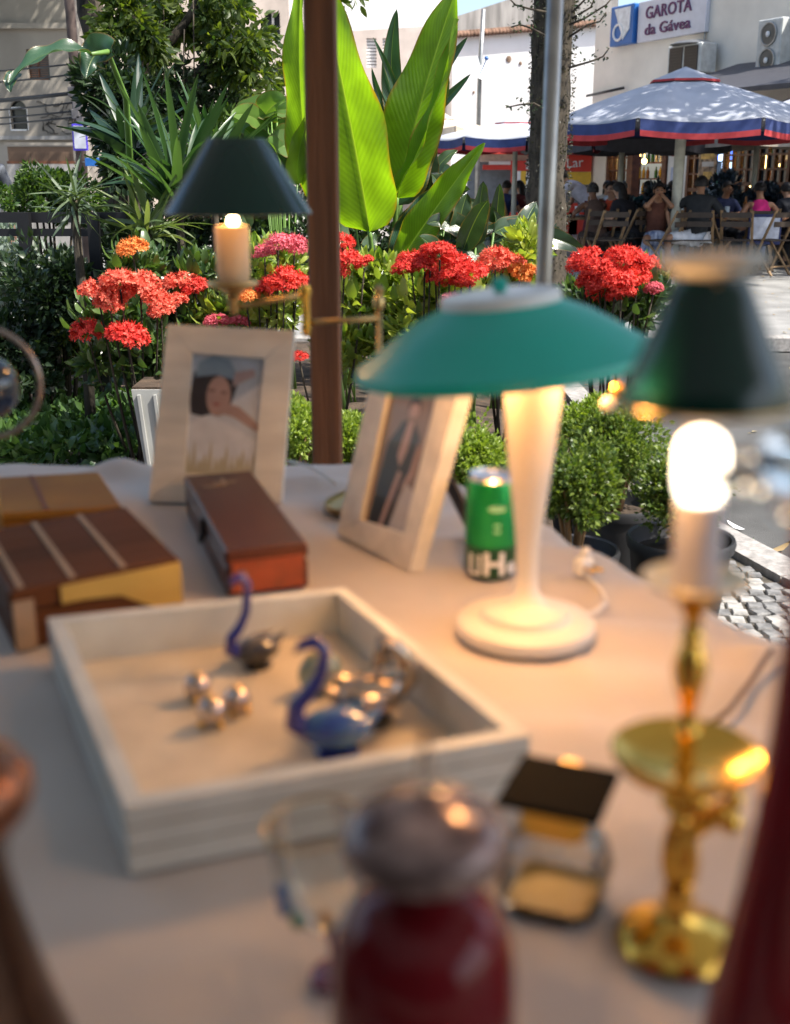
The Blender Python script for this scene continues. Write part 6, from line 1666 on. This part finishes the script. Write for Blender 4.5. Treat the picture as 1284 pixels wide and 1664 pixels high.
mb = MB(); mb.tube([e, e2], .0008, 5); mb.build('pull_chain', M_brassd, tl); mb = MB(); mb.ball(e2, .0065, 12); mb.build('chain_bead', M_brass, tl); mb = MB(); mb.ball(e2 + Vector((-.008, -.004, -.012)), .007, 12); mb.build('chain_bead', M_ivory, tl)
# cord and plug
cl = []
for px, py in ((905, 1012), (935, 1008), (968, 1000), (985, 985), (978, 968), (962, 950), (950, 938)): p = on(px, py); cl.append((p.x, p.y, ZC + .004))
mb = MB(); mb.tube(cl, .0024, 8); tag(mb.build('lamp_cord', M_ivory), 'white lamp cord curling behind the teal lamp base to the plug', 'cord')
p = on(948, 936); pg = empty('plug', (p.x, p.y, ZC), .6, 'white electric plug standing at the table edge right of the teal lamp', 'plug')
MB().box((0, 0, .012), (.024, .016, .024), bev=.005).build('body', M_wht, pg); MB().tube([(0, 0, .022), (.003, 0, .034)], [.006, .004], 8).build('strain_relief', M_wht, pg)
for s_ in (-1, 1): MB().tube([(s_ * .006, -.008, .012), (s_ * .006, -.024, .012)], .002, 6).build('pin', M_brass, pg)
mb = MB(); P_ = [on(x, y) for x, y in ((470, 762), (500, 775), (525, 788), (548, 800))]; mb.tube([Vector((p.x, p.y, ZC + .006 + .012 * math.exp(-((p.x - bump2.x) / .05) ** 2))) for p in P_], .0022, 6); tag(mb.build('cable', mat('cable_pale', (.6, .58, .55), .5)), 'pale cable lying at the far table edge between the two frames', 'cable')
mb = MB(); P_ = [on(x, y) for x, y in ((1158, 1180), (1185, 1158), (1215, 1125), (1250, 1088))]; mb.tube([Vector((p.x, p.y, ZC + .003 + (.016 if i == 3 else .004 * (i == 2)))) for i, p in enumerate(P_)], .0026, 6); tag(mb.build('cable', mat('cable_brown', (.12, .07, .04), .5)), 'brown cable running to the right table edge behind the brass candle lamp', 'cable')

# ------------------------------------------------------------------ drink can
b = on(797, 934); rc = 43 * scl(900, b.y); hc = zat(CX, 768, b.y) - ZC
cn = empty('drink_can', (b.x, b.y + rc * .0, ZC), 0, 'green beer can with a dark lower band and white capital H', 'can')
M_cang = mat('can_green', (.01, .26, .07), .25, metal=.5, var=.03); M_cand = mat('can_dark_green', (.01, .07, .03), .3, metal=.4, var=.03); M_alu = mat('aluminium', (.75, .75, .76), .25, metal=1., var=.03)
MB().lathe([(0, .002), (rc * .72, .0), (rc * .80, .003), (rc, .012), (rc, hc * .34)], n=40).build('lower_band', M_cand, cn)
MB().lathe([(rc, hc * .34), (rc, hc * .90), (rc * .93, hc * .95)], n=40).build('can_wall', M_cang, cn)
MB().lathe([(rc * .93, hc * .95), (rc * .84, hc * .985), (rc * .86, hc), (rc * .80, hc), (rc * .78, hc * .975), (0, hc * .975)], n=40).build('lid', M_alu, cn)
MB().box((0, 0, hc * .982), (rc * .5, rc * .9, .0015), bev=.0006).build('pull_tab', M_alu, cn)
def wrap(me, r, z, ang, m, name):
    for v in me.vertices:
        a = ang + v.co.x / r; rr = r + .0005 + v.co.z
        v.co = Vector((math.sin(a) * rr, -math.cos(a) * rr, z + v.co.y))
    me.materials.append(m); return link(name, me, cn)
wrap(text_mesh('H', hc * .30, .0002, offset=.0012), rc, hc * .175, .05, M_wht, 'lettering')
wrap(text_mesh('e', hc * .22, .0002, offset=.0008), rc, hc * .155, .75, M_wht, 'lettering')
mb = MB(); mb.box((0, 0, 0), (rc * .5, hc * .20, .0004)); me = mb.mesh('label', [M_wht]); wrap(me, rc, hc * .17, -.72, M_wht, 'white_panel')
wrap(MB().prism([(rc * .34 * math.cos(i * PI / 10), rc * .13 * math.sin(i * PI / 10)) for i in range(20)], 0, .0004).mesh('l', []), rc, hc * .72, .1, mat('can_pale', (.25, .5, .3), .4), 'label_oval')
for zz_, ww in ((.56, .25), (.50, .25)): wrap(MB().box((0, 0, 0), (rc * ww, .0035, .0004)).mesh('l', []), rc, hc * zz_, .12, mat('can_pale', (.25, .5, .3), .4), 'label_line')

# ------------------------------------------------------------------ square tray with tiled walls
bl = onz(197, 1423, ZC); Yc = bl.y; ht = zat(CX, 1313, Yc) - ZC; zt_ = ZC + ht
C4 = [onz(*p, zt_) for p in ((203, 1313), (862, 1193), (560, 954), (77, 1004))]
tc = sum(C4, Vector()) / 4; tc.z = ZC
ty = empty('serving_tray', tc, 0, 'square white tiled tray holding glass ornaments, centre left', 'tray')
O = [p - tc for p in C4]; cen = sum(O, Vector()) / 4
wth = .013
def inset(P, d):
    out = []
    for i in range(4):
        p = P[i]; a = (P[i - 1] - p); b_ = (P[(i + 1) % 4] - p); a.z = b_.z = 0; a.normalize(); b_.normalize(); s_ = (a + b_).normalized(); sinh = math.sqrt(max(.01, (1 - a.dot(b_)) / 2))
        out.append(p + s_ * d / sinh)
    return out
I = inset(O, wth)
for i in range(4):
    j = (i + 1) % 4; mb = MB(); f = [O[i], O[j], I[j], I[i]]
    g = (O[j] - O[i]).normalized() * .0003
    f = [O[i] + g, O[j] - g, I[j] - g, I[i] + g]
    mb.hexa(f[::-1], [Vector((p.x, p.y, .0005)) for p in f][::-1]); mb.build('tray_wall', M_bonew, ty)
Ib = inset(O, wth + .0005); mb = MB(); mb.hexa([Vector((p.x, p.y, .008)) for p in Ib][::-1], [Vector((p.x, p.y, .001)) for p in Ib][::-1]); mb.build('tray_floor', mat('tray_floor_tile', (.62, .55, .44), .45, var=.08, scale=20), ty)
# tile joints: thin raised rows on outer walls
for i in (0, 3):
    j = (i + 1) % 4
    for f_ in (.36, .70):
        a = Vector((O[i].x, O[i].y, O[i].z * f_)); b_ = Vector((O[j].x, O[j].y, O[j].z * f_)); n_ = Vector(((b_ - a).y, -(b_ - a).x, 0)).normalized()
        MB().bar(a + n_ * .0002, b_ + n_ * .0002, .0008, .001).build('joint_line', mat('joint_grey', (.25, .24, .2), .7), ty)
ZTR = ZC + .0085

# ------------------------------------------------------------------ glass ornaments in the tray
M_cob = mat('cobalt_glass', (.012, .02, .30), .05, var=.2, coat=1., trans=.35, ior=1.5)
M_aqua = mat('aqua_glass', (.16, .42, .46), .08, var=.15, coat=1., trans=.3)
M_pur = mat('purple_glass', (.10, .03, .22), .06, coat=1., trans=.3)
M_sil = mat('silvered_glass', (.62, .50, .38), .12, metal=.85, col2=(.35, .26, .2), scale=40)
M_smk = mat('smoky_glass', (.05, .045, .04), .08, var=.3, coat=1.)
M_cg = glass('clear_glass', (.93, .97, .95))
def swan(px, py, z, Lpx, label, bodym, neckm, face=-1, hk=1., basem=M_smk, rz=0., ngl=1.):
    c = onz(px, py, z); k = scl(py, c.y); L = Lpx * k
    r = empty('glass_swan', c, rz, label, 'ornament')
    MB().lathe([(0, 0), (L * .30, 0), (L * .31, L * .04), (L * .22, L * .1), (L * .12, L * .14), (0, L * .14)], n=24).build('foot', basem, r)
    mb = MB(); mb.ball((0, 0, L * .36), (L * .5, L * .34, L * .27), 24)
    mb.tube([(-face * L * .3, 0, L * .42), (-face * L * .52, 0, L * .52), (-face * L * .64, 0, L * .66)], [L * .2, L * .1, L * .01], 12, flat=.6); mb.build('body', bodym, r)
    N_ = [(face * L * .34, 0, L * .34), (face * L * .56, 0, L * .48), (face * L * .52, 0, L * .72), (face * L * .34, 0, L * .92), (face * L * .20, 0, L * (1.12 + .2 * (hk - 1))), (face * L * .14, 0, L * 1.32 * hk), (face * L * .26, 0, L * 1.46 * hk), (face * L * .44, 0, L * 1.42 * hk), (face * L * .54, 0, L * 1.32 * hk)]
    mb = MB(); mb.tube(N_, [L * .17, L * .15, L * .12, L * .10, L * .09, L * .085, L * .10, L * .075, L * .02], 12); mb.build('neck', neckm, r)
    for s_ in (-1, 1): mb = MB(); mb.tube([(face * L * .2, s_ * L * .28, L * .45), (-face * L * .2, s_ * L * .34, L * .5), (-face * L * .5, s_ * L * .2, L * .62)], [L * .1, L * .14, L * .02], 10, flat=.4); mb.build('wing', bodym, r)
    return r
swan(418, 1082, ZTR, 80, 'small glass swan with a tall upright cobalt neck at the back of the tray', M_smk, M_cob, -1, 1.35, rz=.5)
swan(548, 1222, ZTR, 122, 'cobalt and aqua glass swan at the front of the tray', mat('swan_blue', (.01, .02, .28), .06, col2=(.07, .24, .36), scale=22, coat=1., detail=1), M_cob, -1, 1.1, M_cob, rz=.15)
swan(600, 1172, ZTR, 132, 'amber silvered glass swan just behind the cobalt and aqua one', M_sil, M_sil, 1, .55, rz=.5)
def bauble(px, py, rpx, label, m):
    c = onz(px, py, ZTR); k = scl(py, c.y); rr = rpx * k; r = empty('glass_bauble', c, R.uniform(0, 3), label, 'ornament')
    MB().ball((0, 0, rr * 1.15), rr, 24).build('globe', m, r)
    for i in range(3):
        a = i * 2.1; MB().ball((math.cos(a) * rr * .75, math.sin(a) * rr * .75, rr * .28), rr * .28, 10).build('foot', M_brass, r)
    MB().lathe([(rr * .3, rr * 2.05), (rr * .34, rr * 2.15), (rr * .16, rr * 2.3), (0, rr * 2.4)], n=12).build('cap', M_brassd, r)
M_mir = mat('mirrored_bauble', (.70, .66, .64), .1, metal=1., col2=(.45, .25, .15), scale=30)
bauble(322, 1138, 22, 'mirrored glass bauble on golden feet, back one of the three in the tray', M_mir)
bauble(345, 1180, 24, 'mirrored glass bauble on golden feet, front one of the three in the tray', M_mir)
bauble(386, 1160, 22, 'mirrored glass bauble on golden feet, right one of the three in the tray', M_mir)
c = onz(522, 1122, ZTR); r = empty('glass_egg', c, .3, 'pale green glass egg ornament leaning behind the swans in the tray', 'ornament')
k = scl(1100, c.y); MB().ball((0, 0, 30 * k), (38 * k, 26 * k, 38 * k), 24).build('shell', mat('pale_green_glass', (.40, .48, .36), .08, var=.3, scale=30, coat=1., trans=.3), r); MB().torus((0, 0, 36 * k), 30 * k, 6 * k, 24, 8, 0, Matrix.Rotation(PI / 2, 3, 'X')).build('rim', M_brassd, r)

# ------------------------------------------------------------------ brass candle lamp on the right
b = on(1098, 1530); Yl = b.y; k = scl(1530, Yl)
cl_ = empty('candle_lamp', b, 0, 'tall brass candlestick lamp with a flared dark green shade, right side', 'lamp')
Vn = at(1158, 425, Yl) - b; ang = math.atan2(Vn.x - .0, Vn.z); cl_.rotation_euler = (0, ang, 0)
ca = math.cos(ang)
def pl_(rows): return [(w * scl(py, Yl), (zat(CX, py, Yl) - ZC) / ca) for py, w in rows]
pr = pl_([(1535, 0), (1535, 96), (1528, 98), (1514, 92), (1505, 76), (1496, 50), (1486, 30), (1470, 22), (1450, 26), (1436, 20)]); pr = [(a_, max(0, z_)) for a_, z_ in pr]
MB().lathe(pr, n=48).build('base', M_brass, cl_)
w3 = lambda a, z: 1 + .10 * math.cos(a * 3 + z * 40)
MB().lathe(pl_([(1437, 18), (1425, 26), (1400, 30), (1370, 28), (1345, 22), (1325, 17), (1310, 22), (1290, 18), (1270, 20)]), n=36, wob=w3).build('lower_stem', M_brass, cl_)
for i, (dx, dy, py, s_) in enumerate(((30, -20, 1268, 19), (52, -26, 1305, 17), (72, -10, 1330, 19), (44, 0, 1330, 18), (12, -34, 1285, 20), (-24, -24, 1290, 17), (70, -30, 1285, 15), (-10, -30, 1318, 17))):
    z_ = (zat(CX, py, Yl) - ZC) / ca; mb = MB(); mb.ball((dx * k, dy * k, z_), (s_ * k, s_ * k, s_ * k * 1.15), 14, M=Matrix.Rotation(i, 3, 'X')); mb.build('leaf_boss', M_brass, cl_)
MB().tube([(14 * k, -10 * k, (zat(CX, 1345, Yl) - ZC) / ca), (40 * k, -14 * k, (zat(CX, 1322, Yl) - ZC) / ca), (64 * k, -14 * k, (zat(CX, 1305, Yl) - ZC) / ca)], .006, 10).build('scroll', M_brass, cl_)
MB().lathe(pl_([(1268, 20), (1262, 40), (1254, 80), (1242, 108), (1226, 119), (1219, 120), (1221, 114), (1234, 96), (1244, 60), (1247, 22)]), n=56).build('dish', M_brass, cl_)
MB().lathe(pl_([(1250, 20), (1235, 13), (1200, 14), (1185, 20), (1178, 15), (1150, 13), (1135, 17), (1110, 25), (1085, 29), (1060, 22), (1045, 15), (1035, 20), (1026, 15), (1010, 13), (990, 20), (975, 34), (962, 42), (956, 50)]), n=40).build('upper_stem', M_brass, cl_)
MB().lathe(pl_([(960, 38), (955, 60), (944, 82), (938, 85), (937, 83), (943, 76), (950, 50), (950, 0)]), n=48).build('bobeche', mat('bobeche_silver_brass', (.80, .72, .52), .3, metal=.7), cl_)
MB().lathe(pl_([(950, 0), (950, 38), (815, 39), (812, 36), (812, 0)]), n=36).build('candle_tube', mat('white_wax', (.66, .64, .68), .4, var=.03), cl_)
MB().lathe(pl_([(812, 0), (812, 30), (800, 39), (775, 43), (735, 43), (715, 38), (702, 26), (696, 12), (695, 0)]), n=32).build('bulb', emat('opal_bulb', (1., .86, .66), 3), cl_)
shell('shade', pl_([(652, 142), (648, 143), (600, 120), (560, 103), (500, 80), (470, 68), (456, 61), (445, 60)]), .0016, M_green, mat('brass_lining', (.45, .34, .15), .5), cl_, 64)
MB().lathe(pl_([(447, 63), (440, 64), (434, 74), (430, 86), (424, 88), (414, 88), (411, 84), (416, 60), (440, 58), (447, 60)]), n=56).build('shade_collar', mat('collar_grey', (.62, .61, .56), .35), cl_)
MB().torus((0, 0, (zat(CX, 652, Yl) - ZC) / ca), 142.5 * k * .99 * scl(652, Yl) / k, .0014, 56, 8).build('shade_rim', M_brassd, cl_)
mb = MB(); zt2 = (zat(CX, 452, Yl) - ZC) / ca; zb2 = (zat(CX, 690, Yl) - ZC) / ca
for a in (0.4, 2.5, 4.6): mb.tube([(0, 0, zb2 + .004), (0.01 * math.cos(a), .01 * math.sin(a), zb2 + .03), (math.cos(a) * 62 * scl(452, Yl), math.sin(a) * 62 * scl(452, Yl), zt2)], .001, 5)
mb.build('shade_carrier', M_brassd, cl_)
point('bulb_light', (-.035, -.02, (zat(CX, 640, Yl) - ZC)), .5, parent=cl_)

# ------------------------------------------------------------------ inkwell
b = on(900, 1462); k = scl(1400, b.y)
iw = empty('inkwell', b, math.radians(-22), 'cut glass inkwell with brass collar and black square lid, behind the red decanter', 'inkwell')
z1 = zat(CX, 1340, b.y) - ZC; z2 = zat(CX, 1288, b.y) - ZC; s_ = 78 * k
def sq(r0, z, q=.25): return [(x * r0, y * r0, z) for x, y in ((-1, -1 + q), (-1 + q, -1), (1 - q, -1), (1, -1 + q), (1, 1 - q), (1 - q, 1), (-1 + q, 1), (-1, 1 - q))]
def loft(rings, name, m, parent):
    mb = MB(); n = len(rings[0]); vs = [v for r_ in rings for v in r_]; fs = [(j * n + i, j * n + (i + 1) % n, (j + 1) * n + (i + 1) % n, (j + 1) * n + i) for j in range(len(rings) - 1) for i in range(n)]
    fs += [tuple(range(n))[::-1], tuple((len(rings) - 1) * n + i for i in range(n))]; mb.add(vs, fs); return mb.build(name, m, parent)
loft([sq(s_ * .92, .001, .5), sq(s_ * 1.04, .006, .5), sq(s_ * 1.12, z1 * .45, .5), sq(s_ * .95, z1 * .82, .5), sq(s_ * .64, z1, .4)], 'glass_body', thin_glass('inkwell_glass', (.80, .82, .82), .9, .06), iw)
loft([sq(s_ * .85, .006), sq(s_ * .86, z1 * .12), sq(s_ * .84, z1 * .16)], 'inner_amber', mat('amber_reflection', (.60, .34, .06), .4), iw)  # amber block stands in for the yellowish reflection inside the glass
loft([sq(s_ * .60, z1), sq(s_ * .66, z1 + .002), sq(s_ * .66, z2 - .003), sq(s_ * .70, z2)], 'brass_collar', M_brass, iw)
loft([sq(s_ * 1.04, z2 + .001, .06), sq(s_ * 1.06, z2 + .003, .06), sq(s_ * 1.02, z2 + .005, .06)], 'lid', mat('black_lacquer', (.004, .004, .004), .6, spec=.02), iw)
MB().box((0, s_ * 1.06, z2), (s_ * .5, .006, .01), bev=.002).build('hinge', M_brassd, iw)

# ------------------------------------------------------------------ decanters, goblet, vase
M_ruby = mat('ruby_glass', (.16, .008, .012), .12, var=.15, spec=.35)
b = Vector((*(on(686, 1815)).xy, ZC)); Yd = b.y
rd = empty('decanter', b, 0, 'dark ruby glass decanter with a marbled silver stopper, bottom centre', 'decanter')
def pd(Y, rows, pz=ZC): return [(w * scl(py, Y), max(0.0, zat(CX, py, Y) - pz)) for py, w in rows]
MB().lathe([(0, 0)] + pd(Yd, [(1815, 70), (1800, 95), (1740, 130), (1660, 150), (1580, 150), (1530, 144), (1490, 126), (1464, 98), (1448, 60), (1436, 42), (1426, 44), (1420, 40)]), n=56).build('body', M_ruby, rd)
zs_ = zat(CX, 1360, Yd) - ZC; ks = scl(1360, Yd)
mrb = mat('marbled_silver', (.46, .33, .30), .2, metal=.35, col2=(.07, .035, .035), scale=70, detail=8, coat=.3)
mb = MB(); mb.lathe(pd(Yd, [(1432, 0), (1430, 34), (1420, 48), (1412, 72), (1402, 104), (1384, 130), (1360, 138), (1338, 128), (1318, 102), (1302, 64), (1292, 24), (1288, 10)]) , n=48); mb.build('stopper', mrb, rd)
MB().lathe(pd(Yd, [(1290, 12), (1270, 16), (1250, 13), (1225, 9), (1205, 4), (1198, 0)]), n=16).build('spire', M_cg, rd)
# right hand decanter, mostly outside the frame
b = Vector((*(on(1243, 1780)).xy, ZC)); Yr = b.y
rr_ = empty('decanter', b, 0, 'tall red glass decanter with a crystal stopper cut off by the right edge', 'decanter')
MB().lathe([(0, 0)] + pd(Yr, [(1780, 90), (1760, 108), (1700, 112), (1640, 106), (1560, 92), (1450, 76), (1340, 63), (1220, 57), (1100, 54), (960, 52), (880, 54), (840, 58), (828, 64), (820, 60)]), n=56).build('body', mat('red_glass', (.19, .010, .014), .08, var=.2, spec=.5), rr_)
mb = MB(); nf = 8
mb.lathe(pd(Yr, [(830, 0), (828, 34), (812, 50), (800, 90), (780, 126), (755, 138), (725, 124), (700, 86), (690, 40), (686, 0)]), n=nf, smooth=False); mb.build('stopper', M_cg, rr_)
for a in range(5):
    z_ = zat(CX, 770 + 9 * a, Yr) - ZC; an_ = PI + (a - 2) * .35
    MB().ball((math.cos(an_) * 150 * scl(760, Yr), math.sin(an_) * 150 * scl(760, Yr), z_ + .004 * (a % 2)), .0045, 10).build('crystal_drop', M_cg, rr_)
for dx, dy, rs_ in ((1172, 776, 15), (1194, 770, 17), (1216, 762, 18)):
    MB().ball(at(dx, dy, Yr) - b, rs_ * scl(dy, Yr), 14).build('crystal_drop', mat('crystal_grey', (.42, .46, .50), .15, coat=1.), rr_)
MB().tube([at(1165, 776, Yr) - b, at(1240, 756, Yr) - b], .0012, 6).build('drop_wire', M_brassd, rr_)
# goblet
b = Vector((*(on(548, 1585)).xy, ZC)); Yg = b.y
gb = empty('wine_glass', b, math.radians(0), 'clear gilt rimmed wine glass with a purple foot, left of the ruby decanter', 'glass'); gb.rotation_euler = (0, math.radians(-7), 0)
rows = pd(Yg, [(1585, 0), (1585, 46), (1580, 44), (1574, 12), (1560, 7), (1530, 6), (1512, 9), (1500, 30), (1480, 52), (1450, 66), (1400, 75), (1335, 78)])
inn = [(max(.0005, r_ - .0012), z_ + .0008) for r_, z_ in rows[7:]]
MB().lathe([(0, rows[6][1])] + rows[6:], n=48).build('bowl', thin_glass('thin_bowl_glass', (.93, .95, .93)), gb)
MB().lathe(rows[:7] + [(0, rows[6][1])], n=40).build('foot', mat('purple_foot', (.25, .04, .14), .1, coat=1., trans=.5), gb)
MB().torus((0, 0, rows[-1][1]), rows[-1][0], .0009, 48, 6).build('gilt_rim', M_brassd, gb)
for i, (aa, zz_, m_) in enumerate(((3.5, .42, M_blue), (4.0, .35, mat('enamel_green', (.08, .3, .15), .3)), (4.8, .40, mat('enamel_amber', (.5, .28, .08), .3)), (5.6, .33, mat('enamel_pink', (.5, .15, .18), .3)), (3.1, .5, M_blue))):
    z_ = rows[7][1] + (rows[-1][1] - rows[7][1]) * zz_ * .7; r_ = np.interp(z_, [q_[1] for q_ in rows[7:]], [q_[0] for q_ in rows[7:]])
    MB().ball((math.cos(aa) * (r_ + .0006), math.sin(aa) * (r_ + .0006), z_), (.004, .0035, .006), 10).build('enamel_spot', m_, gb)
# bronze vase, bottom left
b = Vector((*(on(-20, 1790)).xy, ZC)); Yv = b.y
bv = empty('bronze_vase', b, 0, 'dark bronze vase with a bulbous top at the bottom left edge', 'vase')
M_brz = mat('dark_bronze', (.10, .05, .03), .3, metal=.8, var=.3, scale=20, coat=.3)
MB().lathe([(0, 0)] + pd(Yv, [(1790, 150), (1760, 156), (1700, 146), (1650, 130), (1600, 116), (1550, 104), (1500, 92), (1440, 80), (1400, 76), (1365, 84), (1345, 100)]), n=48).build('body', M_brz, bv)
MB().lathe(pd(Yv, [(1346, 90), (1330, 116), (1300, 132), (1270, 132), (1245, 112), (1225, 76), (1215, 36), (1210, 0)]), n=40).build('top_bulb', mat('copper_bulb', (.38, .16, .09), .25, metal=.8, var=.3, scale=16), bv)
# round magnifying glass, left edge
b = on(-25, 905); Ym = 1.30
b = Vector((at(-25, 620, Ym).x, Ym, ZC)); mg = empty('magnifying_glass', b, 0, 'round glass globe inside a pale metal ring on a stand, left edge', 'ornament')
zc_ = zat(CX, 622, Ym) - ZC; k = scl(622, Ym)
MB().lathe([(0, 0), (55 * k, 0), (58 * k, .004), (40 * k, .012), (10 * k, .018), (6 * k, .03), (5 * k, zc_ - 92 * k), (0, zc_ - 92 * k)], n=32).build('stand', M_brassd, mg)
MB().torus((0, 0, zc_), 90 * k, 5 * k, 56, 10, 0, Matrix.Rotation(PI / 2, 3, 'X')).build('ring', mat('pale_metal', (.50, .40, .34), .3, metal=.8), mg)
MB().ball((0, 0, zc_ - 8 * k), 54 * k, 32).build('glass_globe', mat('dark_globe', (.03, .04, .06), .04, coat=1., trans=.5, ior=1.5), mg)
MB().tube([(0, 0, zc_ + 46 * k), (0, 0, zc_ + 86 * k)], .0015, 6).build('hanger', M_brassd, mg)
